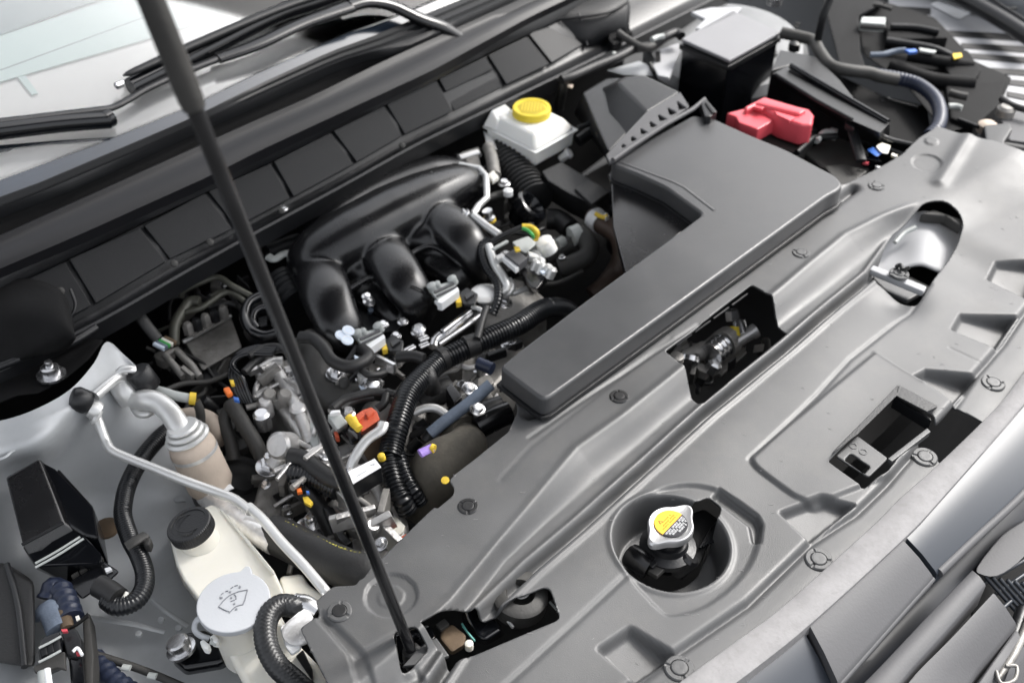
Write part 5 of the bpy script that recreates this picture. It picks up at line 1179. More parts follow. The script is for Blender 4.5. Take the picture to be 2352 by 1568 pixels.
# ------------------------------------------------------------------ small metalwork filling the depths of the bay
rg = random.Random(11)
def scatter(s, poly, n, z0, z1, mats, sc=1.0):
    xs = [p[0] for p in poly]; ys = [p[1] for p in poly]; k = 0
    while k < n:
        x, y = rg.uniform(min(xs), max(xs)), rg.uniform(min(ys), max(ys))
        if not inpoly(np.array([x]), np.array([y]), poly)[0]: continue
        k += 1; z = rg.uniform(z0, z1); c = one(s, x, y, z); m_ = rg.choice(mats); t_ = rg.random(); a0 = rg.choice((0, 1.57, .6, -.5)) + rg.uniform(-.15, .15)
        dx, dy = math.cos(a0), math.sin(a0)
        if t_ < .34:
            box('cast_web', c, (rg.uniform(.02, .06) * sc, rg.uniform(.004, .012) * sc, rg.uniform(.01, .035)), m_, eb, rot=(rg.uniform(-.3, .3), rg.uniform(-.3, .3), a0), b=.0015)
        elif t_ < .52:
            lathe('cast_boss', [(.011 * sc, -.02), (.011 * sc, .004), (.008 * sc, .008), (.003, .008)], c, m_, eb, axis=(rg.uniform(-.5, .5), rg.uniform(-.5, .5), 1), seg=14)
        elif t_ < .70:
            L = rg.uniform(.03, .08) * sc; q = Vector((dx, dy, rg.uniform(-.3, .3)))
            tube('small_line', [c - q * L, c - q * L * .3 + Vector((-dy, dx, .3)) * .008, c + q * L * .3, c + q * L + Vector((-dy, dx, 0)) * .012], rg.uniform(.0025, .0065), m_, eb, seg=8)
        elif t_ < .84: inst('bolt', HEX, c + Vector((0, 0, .01)), eb, (rg.uniform(-.5, .5), rg.uniform(-.5, .5), a0), rg.uniform(.6, 1.1))
        else:
            P = [c + Vector((math.cos(i * 1.05) * rg.uniform(.010, .022), math.sin(i * 1.05) * rg.uniform(.010, .022), 0)) * sc for i in range(6)]
            slab('casting_pad', P, rg.uniform(.006, .02), m_, eb, b=.002)
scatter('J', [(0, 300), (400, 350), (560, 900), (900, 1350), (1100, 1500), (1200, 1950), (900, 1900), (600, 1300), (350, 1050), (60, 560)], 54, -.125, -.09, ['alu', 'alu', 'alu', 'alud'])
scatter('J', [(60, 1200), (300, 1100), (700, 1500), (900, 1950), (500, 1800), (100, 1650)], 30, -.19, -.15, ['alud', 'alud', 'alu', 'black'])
scatter('J', [(600, 380), (1300, 200), (1250, 480), (1000, 640), (640, 600)], 26, -.12, -.085, ['alud', 'black', 'steel', 'rubberg'], .8)
scatter('J', [(1250, 560), (2000, 130), (2250, 80), (2000, 500), (1600, 820), (1300, 1000)], 34, -.14, -.10, ['alud', 'alu', 'black', 'rubberg'], .9)
scatter('G', [(-100, 300), (250, 480), (480, 780), (300, 1080), (0, 1050), (-200, 700)], 26, -.14, -.10, ['black', 'alud', 'rubberg', 'rubber'], .9)
scatter('E', [(1300, 1350), (1500, 1100), (2000, 900), (2200, 1100), (2000, 1250), (1600, 1300)], 18, -.16, -.11, ['alud', 'black', 'rubber'], .8)
scatter('I', [(1300, 120), (1900, 300), (2100, 700), (2200, 1100), (2000, 1150), (1850, 700), (1500, 480)], 30, -.19, -.13, ['alud', 'black', 'rubberg', 'rubber'], 1.0)
scatter('B', [(1400, 1400), (2100, 1150), (2250, 1568), (1700, 1568)], 16, -.12, -.08, ['alud', 'black', 'rubber'], .8)
scatter('K', [(1350, 200), (1900, -60), (2200, 150), (2000, 350), (1650, 540), (1480, 330)], 16, -.16, -.11, ['alud', 'black', 'rubberg'], .7)
# ================================================================== air conditioning lines and drier
dr = thing('ac_receiver_drier', 'dusty aluminium receiver drier can with a fat elbow pipe, left of the engine', 'receiver drier')
a_, b_ = one('I', 1580, 900, -.05), one('I', 1835, 1415, -.16)
ax = (b_ - a_).normalized(); L_ = (b_ - a_).length
rk = px(a_.lerp(b_, .5)) * 53
lathe('can', [(rk * .45, -.006), (rk * .5, .004), (rk * .72, .008), (rk * .95, .018), (rk, .024), (rk, L_ - .035), (rk * 1.0, L_ - .022), (rk * .8, L_ - .008), (rk * .5, L_)], a_, 'drier', dr, axis=ax, seg=36, angle=50)
for k, (q, r_) in enumerate(((.0, .62), (.008, .74), (.016, .86))): lathe('collar', [(rk * r_, q - .003), (rk * r_ * 1.12, q), (rk * r_ * 1.12, q + .002), (rk * r_, q + .004)], a_ - ax * .012, 'pipe', dr, axis=ax, seg=30)
lathe('rim_band', [(rk * 1.02, .028), (rk * 1.03, .031), (rk * 1.02, .034)], a_, 'pipe', dr, axis=ax, seg=36, close=False)
slab('foil_patch', S('I', (1830, 1340), (1960, 1325), (1990, 1355), (1830, 1430), z=-.13), .003, 'paper', dr, b=.001)
tb('fat_pipe', 'I', [(1150, 620, -.04), (1240, 610, -.03), (1350, 640, -.03), (1450, 730, -.035), (1530, 850, -.045), (1590, 930, -.055)], [.014, .0148, .0152, .0156, .016, .0165], 'pipe', dr, seg=24)
tb('pipe_loop', 'I', [(1130, 650, -.05), (1170, 720, -.05), (1240, 735, -.05), (1300, 700, -.05)], .006, 'pipe', dr)
tb('port_neck', 'I', [(1010, 450, -.02), (1070, 540, -.03), (1120, 620, -.045)], [.018, .018, .017], 'pipe', dr, seg=20)
lathe('port_block', [(.014, -.01), (.016, .0), (.013, .01)], one('I', 1090, 430, -.02), 'pipe', dr, axis=(.7, -.3, .3), seg=18)
lathe('service_cap', [(.017, -.018), (.019, -.014), (.019, .012), (.016, .016), (.004, .017)], one('I', 1215, 430, -.015), 'black', dr, axis=(-.2, .3, .9), seg=12)
tb('joined_pipe', 'I', [(1530, 760, -.12), (1660, 745, -.11), (1780, 780, -.11), (1845, 860, -.12), (1850, 960, -.15)], .0125, 'drier', dr, seg=20)
lp = thing('ac_service_line', 'long thin white metal line with a black knob, running down to the radiator cover', 'pipe')
tb('line', 'I', [(800, 700, -.02), (850, 830, -.03), (900, 960, -.045), (950, 1040, -.05), (1060, 1095, -.055), (1300, 1190, -.06), (1600, 1310, -.065), (1850, 1400, -.07), (2000, 1460, -.07), (2130, 1560, -.065)], .0066, 'pipe', lp, seg=18)
tb('line', 'N', [(-60, 70, -.066), (60, 180, -.06), (220, 370, -.055), (400, 560, -.05), (560, 750, -.045), (600, 800, -.05), (640, 860, -.08)], .0066, 'pipe', lp, seg=18)
lathe('knob', [(.012, -.012), (.017, -.006), (.0175, .010), (.013, .016), (.004, .017)], one('I', 700, 620, .0), 'black', lp, axis=(-.5, .35, .5), seg=12)
lathe('knob_collar', [(.0125, -.010), (.0145, -.004), (.0125, .004)], one('I', 790, 690, -.015), 'pipe', lp, axis=(-.35, .4, .4), seg=16)
lathe('knob_collar', [(.011, -.004), (.0135, .0), (.011, .004)], one('I', 820, 760, -.025), 'pipe', lp, axis=(-.35, .4, .4), seg=16)
tb('upper_line', 'I', [(810, 580, .0), (900, 500, .0), (990, 430, -.003), (1060, 410, -.01)], .0075, 'pipe', lp, seg=14)
tb('lifting_hook', 'I', [(1000, 385, .0), (1040, 355, .004), (1100, 350, .004), (1150, 355, .0)], .007, 'pipe', lp, seg=14, flat=.6)
yl = thing('yellow_tipped_line', 'thin grey line with a bright yellow band, right of the receiver drier elbow', 'pipe')
tb('line', 'I', [(1290, 520, -.04), (1400, 550, -.04), (1500, 580, -.045), (1610, 600, -.05)], .0072, 'greyc', yl)
tb('yellow_band', 'I', [(1612, 600, -.05), (1665, 605, -.052)], .0095, 'yellowp', yl)
tb('line', 'I', [(1665, 620, -.055), (1700, 700, -.07), (1710, 800, -.09)], .0068, 'rubberg', yl)
fl_ = thing('foil_wrapped_pipe', 'thick foil wrapped metal pipe beneath the white service line', 'pipe')
M['foil'] = mat('crumpled_foil', (0.78, 0.77, 0.76), 0.32, .6, bump=1.0, bscale=90, var=.2, vscale=50)
tb('pipe', 'M', [(1760, -30, -.15), (1860, 60, -.14), (1980, 160, -.13), (2150, 270, -.12), (2340, 380, -.12)], .0165, 'foil', fl_, seg=20)
tb('pipe', 'N', [(-60, 200, -.12), (60, 260, -.12), (170, 320, -.12)], .017, 'foil', fl_, seg=20)
ph = thing('printed_coolant_hose', 'thick black hose with dotted yellow print running to the radiator cover', 'hose')
tb('hose', 'N', [(150, 300, -.125), (260, 350, -.118), (440, 440, -.112), (620, 530, -.108), (800, 605, -.10), (960, 650, -.10), (1080, 700, -.11)], .0265, 'rubber', ph, seg=26)
# yellow print strokes on the hose: short raised dashes grouped like the words in the photo
ctr = catmull(S('N', (150, 300, -.125), (260, 350, -.118), (440, 440, -.112), (620, 530, -.108), (800, 605, -.10), (960, 650, -.10)), 10)
ctr = resample(ctr, .003)
bmp = bmesh.new()
grp = [(262, 372, 290, 335), (430, 480, 368, 395), (515, 740, 405, 500), (790, 960, 515, 585)]
for x0_, x1_, y0_, y1_ in grp:
    n_ = int((x1_ - x0_) / 14)
    for k in range(n_):
        t_ = k / max(1, n_ - 1); P0 = one('N', x0_ + (x1_ - x0_) * t_, y0_ + (y1_ - y0_) * t_, -.10)
        near = min(ctr, key=lambda c: (c - P0).length); 
        dd = (P0 - near); dd = dd.normalized() if dd.length > 1e-6 else Vector((0, 0, 1))
        dd = (Vector((0, 0, 1)) * .85 + Vector((.25, .5, 0))).normalized()
        q = near + dd * .0266
        box_into(bmp, q, (.0050 if k % 3 else .0062, .0014, .0008), (R(-35), 0, R(-30 + 50 * (k % 2))))
        box_into(bmp, q + Vector((.0006, .0012, -.0004)), (.0038, .0013, .0008), (R(-35), 0, R(40 - 70 * (k % 2))))
M['hoseprint'] = mat('yellow_hose_print', (0.50, 0.47, 0.08), .6)
o_ = ob('hose_print', bmp, 'hoseprint', ph)
# ================================================================== washer tank
wt = thing('washer_tank', 'cream washer tank with black cap and pale grey lid bearing a spray symbol', 'washer tank')
hexa('upper_tank', [p for p in S('M', (1440, 320, -.085), (1600, 200, -.082), (1730, 85, -.08), (1800, 48, -.08), (1850, 70, -.085), (2100, 330, -.085), (2330, 610, -.09), (2420, 800, -.09), (2360, 900, -.09), (1720, 900, -.09), (1560, 690, -.088), (1500, 560, -.086))],
     [p for p in S('M', (1440, 320, -.24), (1600, 260, -.24), (1730, 160, -.24), (1800, 120, -.24), (1850, 120, -.24), (2100, 380, -.24), (2330, 660, -.24), (2420, 850, -.24), (2360, 950, -.24), (1720, 950, -.24), (1560, 740, -.24), (1500, 600, -.24))], 'cream', wt, b=.010, seg=4)
hexa('lower_tank', S('M', (1780, 1120, -.10), (2000, 940, -.09), (2330, 880, -.09), (2500, 1200, -.09), (2700, 1400, -.1), (2900, 1800, -.1), (2250, 1900, -.1), (2050, 1540, -.1), (1880, 1230, -.1)),
     S('M', (1850, 1180, -.24), (2050, 1040, -.24), (2330, 980, -.24), (2500, 1250, -.24), (2700, 1450, -.24), (2900, 1850, -.24), (2250, 1950, -.24), (2100, 1600, -.24), (1930, 1300, -.24)), 'cream', wt, b=.010, seg=4)
hexa('tank_shoulder', S('N', (195, 665), (400, 640), (430, 720), (620, 860), (560, 960), (420, 900), (250, 870), z=-.12), S('N', (195, 665), (400, 640), (430, 720), (620, 860), (560, 960), (420, 900), (250, 870), z=-.22), 'cream', wt, b=.006)
tb('mould_line', 'M', [(1880, 100, -.082), (2120, 380, -.083), (2330, 640, -.086)], .0018, 'cream', wt)
bcap = one('M', 1600, 210, -.052); axc = Vector((-.16, .20, 1)).normalized()
M['capblack'] = M['black']
me_ = _proto('neck_cap', ribbed(.0300, -.0165, .0, 60, .018), 'black', 20)
nc = inst('neck_cap', me_, bcap, wt, axc.to_track_quat('Z', 'Y').to_euler())
lathe('cap_ring', [(.0165, .0), (.0165, .0008), (.0175, .0008), (.0175, .0)], bcap, 'black', nc, axis=axc, seg=36, close=False)
q_ = axc.to_track_quat('Z', 'Y'); bml = bmesh.new()
for k in range(34):
    a0 = R(150) + k * R(7.6)
    if 12 < k < 15: continue
    p = bcap + q_ @ Vector((math.cos(a0) * .0212, math.sin(a0) * .0212, -.0012))
    box_into(bml, p, (.0036, .0007, .0007), (0, 0, a0 + (.5 if k % 3 else -.4)))
ob('cap_lettering', bml, 'rubberg', nc)
lathe('tank_neck', [(.026, -.05), (.026, -.004), (.028, 0)], bcap - axc * .014, 'cream', wt, axis=axc, seg=30)
lc = at(536, 1380, -.035); r0 = .0435
ob_ = bmesh.new()
prof = []
for i in range(72):
    a0 = 2 * math.pi * i / 72; r_ = r0
    da = (a0 - R(36) + math.pi) % (2 * math.pi) - math.pi      # lifting tab toward the engine
    r_ += .0095 * math.exp(-(da / .13) ** 4)
    prof.append(Vector((math.cos(a0) * r_, math.sin(a0) * r_, 0)))
prism_into(ob_, [lc + p for p in prof], .009); bmesh.ops.recalc_face_normals(ob_, faces=ob_.faces); bev(ob_, .0018, 3)
wc = ob('filler_lid', ob_, 'lid', wt, wn_=True)
lathe('filler_neck', [(.030, -.11), (.033, -.05), (.034, -.008)], lc, 'cream', wt, seg=36)
zl = -.0345
def sym(pts, r=.0007): tb('symbol_line', 'X2', [(x, y, zl) for x, y in pts], r, 'lidline', wc, seg=6)
sym([(485, 820), (560, 730), (640, 650), (720, 600), (820, 560), (900, 540), (1000, 520)])
sym([(1000, 520), (950, 700), (915, 785)]); sym([(485, 820), (600, 880), (675, 905)])
sym([(675, 930), (740, 860), (800, 815), (850, 795), (915, 785)])
for seg_ in ([(700, 500), (740, 470)], [(765, 455), (825, 440)], [(860, 450), (875, 475)], [(530, 610), (570, 575)], [(605, 550), (655, 540)], [(515, 645), (520, 680)], [(760, 600), (795, 640), (790, 690)], [(770, 700), (700, 728)]): sym(seg_)
for p in ((690, 560), (540, 665), (710, 665), (765, 770), (800, 865), (860, 480)): lathe('symbol_dot', [(.0014, 0), (.0014, .0006), (.0004, .0008)], one('X2', *p, zl), 'lidline', wc, seg=8)
tb('strap', 'M', [(1720, 1010, -.045), (1670, 1040, -.05), (1655, 1110, -.055), (1700, 1160, -.06), (1780, 1190, -.065)], .0048, 'lid', wc, flat=.6)
slab('strap_clip', S('M', (1780, 1170), (1820, 1145), (1860, 1185), (1850, 1225), (1800, 1215), z=-.055), .012, 'white', wc, b=.002)
slab('strap_clip', S('M', (1695, 1210), (1730, 1190), (1790, 1240), (1770, 1280), (1730, 1270), z=-.06), .012, 'white', wc, b=.002)
tb('clip_pin', 'M', [(1790, 1210, -.058), (1845, 1225, -.06)], .004, 'greyc', wc)
# ================================================================== braided hose, white bracket
bh2 = thing('braided_hose', 'black braided hose looping round the washer tank beside the radiator cover', 'hose')
bm_ = bmesh.new()
PP = catmull(S('N', (420, 905, -.06), (340, 915, -.05), (220, 905, -.045), (130, 960, -.042), (85, 1060, -.042), (80, 1180, -.042), (115, 1310, -.045), (190, 1430, -.05), (290, 1520, -.055), (400, 1620, -.06), (520, 1720, -.07)), 10)
PP = resample(PP, .0013)
T = None; nvec = Vector((0, 0, 1)); rings = []
for i, p in enumerate(PP):
    t_ = (PP[min(i + 1, len(PP) - 1)] - PP[max(i - 1, 0)]).normalized(); nvec = (nvec - t_ * nvec.dot(t_)).normalized(); bn = t_.cross(nvec)
    ring = []
    for k in range(36):
        a0 = 2 * math.pi * k / 36; w = (k + (i % 4 if (k // 2) % 2 else (4 - i % 4))) % 4
        r_ = .0128 + (.0009 if w < 2 else -.0002)
        ring.append(bm_.verts.new(p + (bn * math.cos(a0) + nvec * math.sin(a0)) * r_))
    rings.append(ring)
for a, b in zip(rings, rings[1:]):
    for k in range(36): bm_.faces.new((a[k], a[(k + 1) % 36], b[(k + 1) % 36], b[k]))
M['braid'] = mat('black_braid', (0.02, 0.021, 0.023), .38, var=.3, vscale=60)
ob('hose', bm_, 'braid', bh2, angle=80)
tb('hose_end', 'N', [(330, 880, -.05), (430, 900, -.05), (520, 960, -.055)], .011, 'steel', bh2)
gb = thing('earth_bracket', 'white metal bracket with a rough round bolt head beside the braided hose', 'bracket')
slab('plate', S('N', (200, 1090), (410, 912), (440, 930), (492, 1005), (380, 1080), (385, 1270), (300, 1325), (250, 1260), z=-.045), .006, 'paper', gb, b=.003)
lathe('bolt_head', [(.020, 0), (.020, .003), (.016, .005), (.002, .006)], one('N', 372, 1130, -.045), 'foil', gb, seg=24)
hexa('lower_bracket', S('N', (335, 1340), (400, 1280), (480, 1450), (490, 1568), z=-.07), S('N', (335, 1340), (400, 1280), (480, 1450), (490, 1568), z=-.1), 'black', gb, b=.002)
# black bracket with bolt on inner fender
kb = thing('tank_mounting_bracket', 'black mounting bracket with a large steel bolt on the inner fender beside the washer tank', 'bracket')
slab('bracket', S('M', (1450, 1200), (1480, 1150), (1600, 1125), (1740, 1100), (1900, 1200), (1960, 1330), (1880, 1390), (1560, 1445), (1450, 1350), z=-.135), .02, 'gloss', kb, b=.006, seg=3)
lathe('bolt', [(.019, 0), (.019, .004), (.0145, .005), (.0145, .016), (.012, .018), (.003, .018)], one('M', 1550, 1290, -.13), 'steel', kb, axis=(-.1, .3, 1), seg=20)
# ================================================================== conduit on the inner fender
cf = thing('fender_conduit', 'black corrugated conduit curving in an S down the inner fender', 'wiring conduit')
tb('conduit', 'I', [(1480, 840, -.10), (1360, 930, -.09), (1200, 1120, -.085), (1090, 1330, -.085), (1050, 1500, -.085), (1050, 1620, -.085), (1110, 1800, -.085), (1180, 1930, -.085), (1230, 2080, -.085), (1220, 2220, -.085), (1140, 2330, -.085), (1000, 2370, -.085), (900, 2310, -.085)], .0122, 'conduit', cf, corr=(.0040, .09), seg=20)
tb('cable_clip', 'M', [(1075, 410, -.062), (1150, 360, -.06), (1240, 310, -.066)], .0075, 'rubberg', cf, flat=.5)
slab('clip_head', S('M', (1190, 300), (1240, 285), (1290, 340), (1270, 400), (1220, 390), z=-.065), .016, 'rubberg', cf, b=.003)
tb('conduit_tape', 'M', [(1080, 800, -.078), (1040, 870, -.078), (990, 900, -.078)], .003, 'cream', cf)
tb('plain_sleeve', 'M', [(840, 740, -.08), (930, 790, -.08), (1010, 850, -.08)], .0145, 'rubber', cf, seg=20)
# ================================================================== relay box on the left
rb = thing('relay_box', 'upright black relay box with a smooth tapered lid at the left edge', 'relay box')
hexa('lid', [one('I', 50, 1270, -.005), one('I', 335, 1108, -.005), one('M', 545, 205, -.045), one('M', 185, 395, -.045)], [one('I', 60, 1300, -.05), one('I', 440, 1190, -.06), one('M', 720, 320, -.07), one('M', 310, 590, -.075)], 'satin', rb, b=.003)
hexa('case', [one('M', 300, 575, -.06), one('M', 185, 400, -.055), one('M', 540, 205, -.055), one('M', 720, 310, -.06), one('M', 870, 480, -.065), one('M', 850, 560, -.08)], [one('M', 560, 720, -.12), one('M', 300, 600, -.12), one('M', 560, 300, -.12), one('M', 760, 420, -.12), one('M', 880, 560, -.12), one('M', 860, 660, -.12)], 'gloss', rb, b=.003)
tb('seam_lip', 'M', [(300, 550, -.055), (480, 450, -.055), (680, 325, -.055)], .0016, 'greyc', rb)
tb('seam_lip', 'M', [(300, 585, -.055), (490, 480, -.055), (710, 340, -.055)], .0016, 'greyc', rb)
tb('lid_edge', 'M', [(185, 393, -.043), (360, 300, -.043), (540, 203, -.043)], .0022, 'cowl', rb)
slab('side_bracket', S('I', (470, 1190, -.02), (510, 1200, -.02), (800, 1520, -.05), (770, 1580, -.06), (640, 1500, -.06), (520, 1400, -.05)), .05, 'black', rb, b=.004)
hexa('lower_case', S('M', (560, 720), (720, 620), (880, 530), (1020, 620), (960, 680), (700, 860), z=-.09), S('M', (560, 720), (720, 620), (880, 530), (1020, 620), (960, 680), (700, 860), z=-.14), 'gloss', rb, b=.003)
slab('catch', S('M', (885, 590), (935, 575), (955, 600), (900, 625), z=-.085), .005, 'paper', rb, b=.001)
for i in range(4): slab('case_rib', S('M', (600 + i * 70, 650 - i * 40), (660 + i * 70, 610 - i * 40), (670 + i * 70, 630 - i * 40), (610 + i * 70, 670 - i * 40), z=-.086), .006, 'rubberg', rb, b=.001)
lathe('brown_grommet', [(.018, 0), (.018, .004), (.01, .006)], one('M', 910, 260, -.13), 'tan', rb, seg=16)
ds = thing('dark_side_box', 'dull black box in the bottom left corner of the bay', 'box')
hexa('box', S('M', (-80, 540), (60, 550), (290, 700), (300, 1000), (300, 1440), (210, 1430), (-80, 1380), z=-.07), S('M', (-80, 540), (60, 550), (290, 700), (300, 1000), (300, 1440), (210, 1430), (-80, 1380), z=-.16), 'rubber', ds, b=.008)
tb('box_rib', 'M', [(60, 560, -.068), (150, 900, -.066), (210, 1430, -.066)], .004, 'black', ds)
lc_ = thing('harness_plugs', 'cluster of black and grey plugs with dark blue taped wires, bottom left', 'wiring')
tb('blue_wrap', 'M', [(420, 860, -.09), (450, 780, -.085), (500, 770, -.085), (560, 880, -.085), (610, 1030, -.085)], .016, 'bluew', lc_, seg=14, corr=(.012, .12))
tb('blue_strap', 'M', [(340, 970, -.09), (400, 940, -.08), (440, 1000, -.08), (480, 1110, -.08)], .014, 'slate', lc_, flat=.5)
tb('tan_wire', 'M', [(530, 960, -.08), (560, 1040, -.08), (580, 1110, -.08)], .008, 'tan', lc_)
slab('blade', S('M', (590, 1100), (700, 1010), (745, 965), (750, 1000), (650, 1075), z=-.075), .003, 'dark', lc_, b=0)
slab('cream_tab', S('M', (640, 1000), (670, 990), (680, 1020), (650, 1035), z=-.073), .004, 'cream', lc_, b=0)
for i, (pts, z_, m_) in enumerate((([(350, 1180), (500, 1120), (525, 1190), (500, 1330), (340, 1400), (320, 1290)], -.07, 'gloss'), ([(520, 1130), (640, 1090), (690, 1180), (700, 1300), (640, 1350), (560, 1330)], -.075, 'black'), ([(580, 1350), (700, 1320), (720, 1568), (600, 1600)], -.08, 'gloss'), ([(700, 1000), (760, 960), (800, 1330), (790, 1600), (720, 1600)], -.09, 'rubberg'))):
    slab('plug_body', S('M', *pts, z=z_), .03, m_, lc_, b=.003)
for i in range(3): tb('plug_rib', 'M', [(365 + i * 55, 1250 - i * 20, -.066), (385 + i * 55, 1340 - i * 20, -.066)], .0045, 'cowl', lc_, flat=.6)
for y in (1230, 1350): tb('plug_lip', 'M', [(330, y + 40, -.062), (430, y - 10, -.062), (520, y - 60, -.062)], .0016, 'greyc', lc_)
slab('grey_fork', S('M', (280, 1420), (380, 1370), (550, 1290), (560, 1450), (480, 1430), (430, 1450), (340, 1480), (290, 1470), z=-.065), .006, 'rubberg', lc_, b=.002)
tb('white_wires', 'M', [(370, 1470, -.065), (380, 1600, -.07)], .007, 'greyc', lc_); tb('white_wires', 'M', [(400, 1450, -.062), (420, 1600, -.066)], .004, 'paper', lc_)
slab('red_lock', S('M', (520, 1110), (570, 1105), (575, 1125), (530, 1130), z=-.066), .004, 'red', lc_, b=0)
slab('red_lock', S('M', (645, 1300), (680, 1300), (685, 1318), (650, 1325), z=-.068), .004, 'red', lc_, b=0)
tb('plug_rail', 'M', [(620, 1300, -.065), (660, 1270, -.065), (700, 1330, -.065)], .002, 'paper', lc_)
lw = thing('lower_blue_harness', 'dark blue taped harness running along the bottom of the inner fender', 'wiring')
tb('harness', 'M', [(800, 1360, -.13), (870, 1430, -.13), (960, 1540, -.13), (1100, 1640, -.13)], .014, 'bluew', lw, corr=(.012, .1), seg=14)
tb('flange_edge', 'M', [(800, 1320, -.12), (1050, 1400, -.13), (1300, 1490, -.14), (1560, 1600, -.15)], .005, 'rubberg', lw)
for a in ((1040, 1430), (1260, 1500)): tb('flange_tab', 'M', [(*a, -.125), (a[0] + 70, a[1] + 10, -.125)], .0045, 'greyc', lw, flat=.5)
# ================================================================== brake unit at the left rear
ab_ = thing('abs_unit', 'grey aluminium brake control block with thin bent lines, below the left cowl', 'brake unit')
hexa('block', S('E', (1560, 1500), (1960, 1290), (2060, 1560), (1720, 1760), z=-.14), S('E', (1560, 1540), (1960, 1330), (2060, 1620), (1720, 1820), z=-.22), 'alud', ab_, b=.004)
tb('bright_edge', 'E', [(1555, 1515, -.135), (1760, 1405, -.135), (1965, 1290, -.135)], .0035, 'pipe', ab_)
hexa('valve_block', S('E', (1600, 1430), (1900, 1260), (1960, 1300), (1640, 1480), z=-.12), S('E', (1600, 1430), (1900, 1260), (1960, 1300), (1640, 1480), z=-.15), 'alud', ab_, b=.003)
for i in range(5): lathe('line_nut', [(.009, -.01), (.009, .006), (.005, .012)], S('E', (1600 + i * 75, 1400 - i * 36), z=-.11)[0], 'black' if i % 2 else 'alud', ab_, seg=6)
M['line'] = mat('olive_brake_line', (.09, .09, .075), .4, .3)
tb('brake_line', 'E', [(1540, 1130, -.09), (1560, 1080, -.08), (1700, 1010, -.07), (1850, 965, -.065), (1980, 1040, -.07), (2150, 1130, -.08)], .0052, 'line', ab_)
tb('brake_line', 'E', [(1480, 1540, -.12), (1490, 1370, -.10), (1560, 1240, -.09), (1620, 1170, -.085), (1700, 1170, -.085)], .009, 'line', ab_)
tb('brake_line', 'E', [(1580, 1260, -.09), (1720, 1220, -.085), (1900, 1100, -.08), (2000, 1110, -.08), (2120, 1200, -.085)], .005, 'line', ab_)
tb('brake_line', 'E', [(1800, 1120, -.09), (1900, 1080, -.085), (2050, 1140, -.09)], .004, 'line', ab_)
tb('brake_line', 'E', [(1350, 1420, -.12), (1480, 1370, -.11), (1560, 1380, -.11)], .003, 'line', ab_)
rng = thing('ribbed_vacuum_pipe', 'black ribbed vacuum pipe elbow left of the manifold, behind the prop', 'pipe')
tb('outer_ring', 'E', [(2323, 1130, -.07), (2230, 1120, -.065), (2120, 1180, -.065), (2080, 1300, -.07), (2130, 1410, -.075), (2240, 1460, -.08), (2350, 1440, -.08)], .0085, 'gloss', rng)
tb('inner_ring', 'E', [(2330, 1260, -.075), (2260, 1220, -.07), (2180, 1250, -.07), (2150, 1330, -.075), (2190, 1400, -.08)], .006, 'gloss', rng)
lathe('pipe_mouth', [(.03, -.03), (.03, 0), (.024, .002), (.02, -.01)], one('E', 2250, 1330, -.09), 'black', rng, axis=(.1, -.3, .9), seg=24, close=False)
for i in range(4): tb('thread', 'E', [(2200, 1320 + i * 22, -.085), (2270, 1300 + i * 22, -.085)], .003, 'cowl', rng)
hp2 = thing('multicolour_plug', 'small plug with cream, teal and blue wires under the cowl', 'connector')
tb('cable', 'E', [(1150, 1240, -.05), (1250, 1380, -.07), (1340, 1490, -.09)], .010, 'rubber', hp2, flat=.5)
for i, m_ in enumerate(('sticker', 'blue', 'green', 'cream', 'tan')): tb('wire', 'I', [(1310 + i * 22, 135 - i * 12, -.095), (1400 + i * 24, 180 - i * 12, -.10)], .0042, m_ if m_ != 'blue' else 'slate', hp2, seg=8)
tb('frame', 'I', [(1400, 230, -.12), (1480, 320, -.125), (1560, 420, -.13)], .006, 'alud', hp2, smooth=False)
tb('frame', 'I', [(1400, 230, -.12), (1500, 190, -.12), (1640, 330, -.125), (1700, 420, -.13)], .006, 'alud', hp2, smooth=False)
pl_ = thing('coil_wires', 'bundle of black wires arching over the cast cover, with orange and yellow tape marks', 'wiring')
for k in range(5): tb('wire', 'I', [(2360 - k * 10, 170 + k * 14, -.05), (2180 - k * 26, 165 + k * 16, -.05), (2020 - k * 12, 230 + k * 22, -.055), (1960 + k * 24, 380 + k * 10, -.065), (1990 + k * 26, 520, -.08), (2060 + k * 20, 640, -.10)], .0042, 'gloss', pl_, seg=8)
tb('loop_wire', 'I', [(1940, 700, -.1), (1910, 800, -.11), (1960, 960, -.13), (1990, 1120, -.15)], .010, 'rubberg', pl_)
tb('loop_wire', 'I', [(1960, 640, -.09), (2060, 800, -.10), (2160, 960, -.12), (2230, 1100, -.14)], .012, 'rubberg', pl_)
slab('orange_tape', S('I', (1895, 510), (1945, 495), (1980, 550), (1930, 570), z=-.06), .008, 'orangep', pl_, b=.002)
slab('yellow_tape', S('I', (1950, 440), (1985, 440), (1995, 475), (1965, 480), z=-.06), .006, 'yellowp', pl_, b=.001)
slab('blue_tape', S('I', (1980, 580), (2030, 590), (2035, 620), (1990, 610), z=-.062), .006, 'blue', pl_, b=.001)
pu = thing('drive_pulley', 'dark round pulley disc behind the receiver drier', 'pulley')
lathe('disc', [(.056, -.02), (.058, -.004), (.056, .002), (.046, .003), (.044, -.002), (.02, -.004), (.018, .004), (.004, .005)], one('I', 2050, 1320, -.17), 'rubber', pu, axis=(.35, -.2, .9), seg=40)
lathe('disc', [(.066, -.03), (.068, -.012), (.064, -.010)], one('I', 2050, 1320, -.17), 'black', pu, axis=(.35, -.2, .9), seg=40)
mh = thing('lower_harness_fork', 'black taped harness splitting into plugs below the casting, with orange and yellow marks', 'wiring')
tb('trunk', 'J', [(280, 1100, -.09), (400, 1120, -.09), (520, 1210, -.09), (640, 1290, -.09), (740, 1330, -.09)], .014, 'rubber', mh, seg=16)
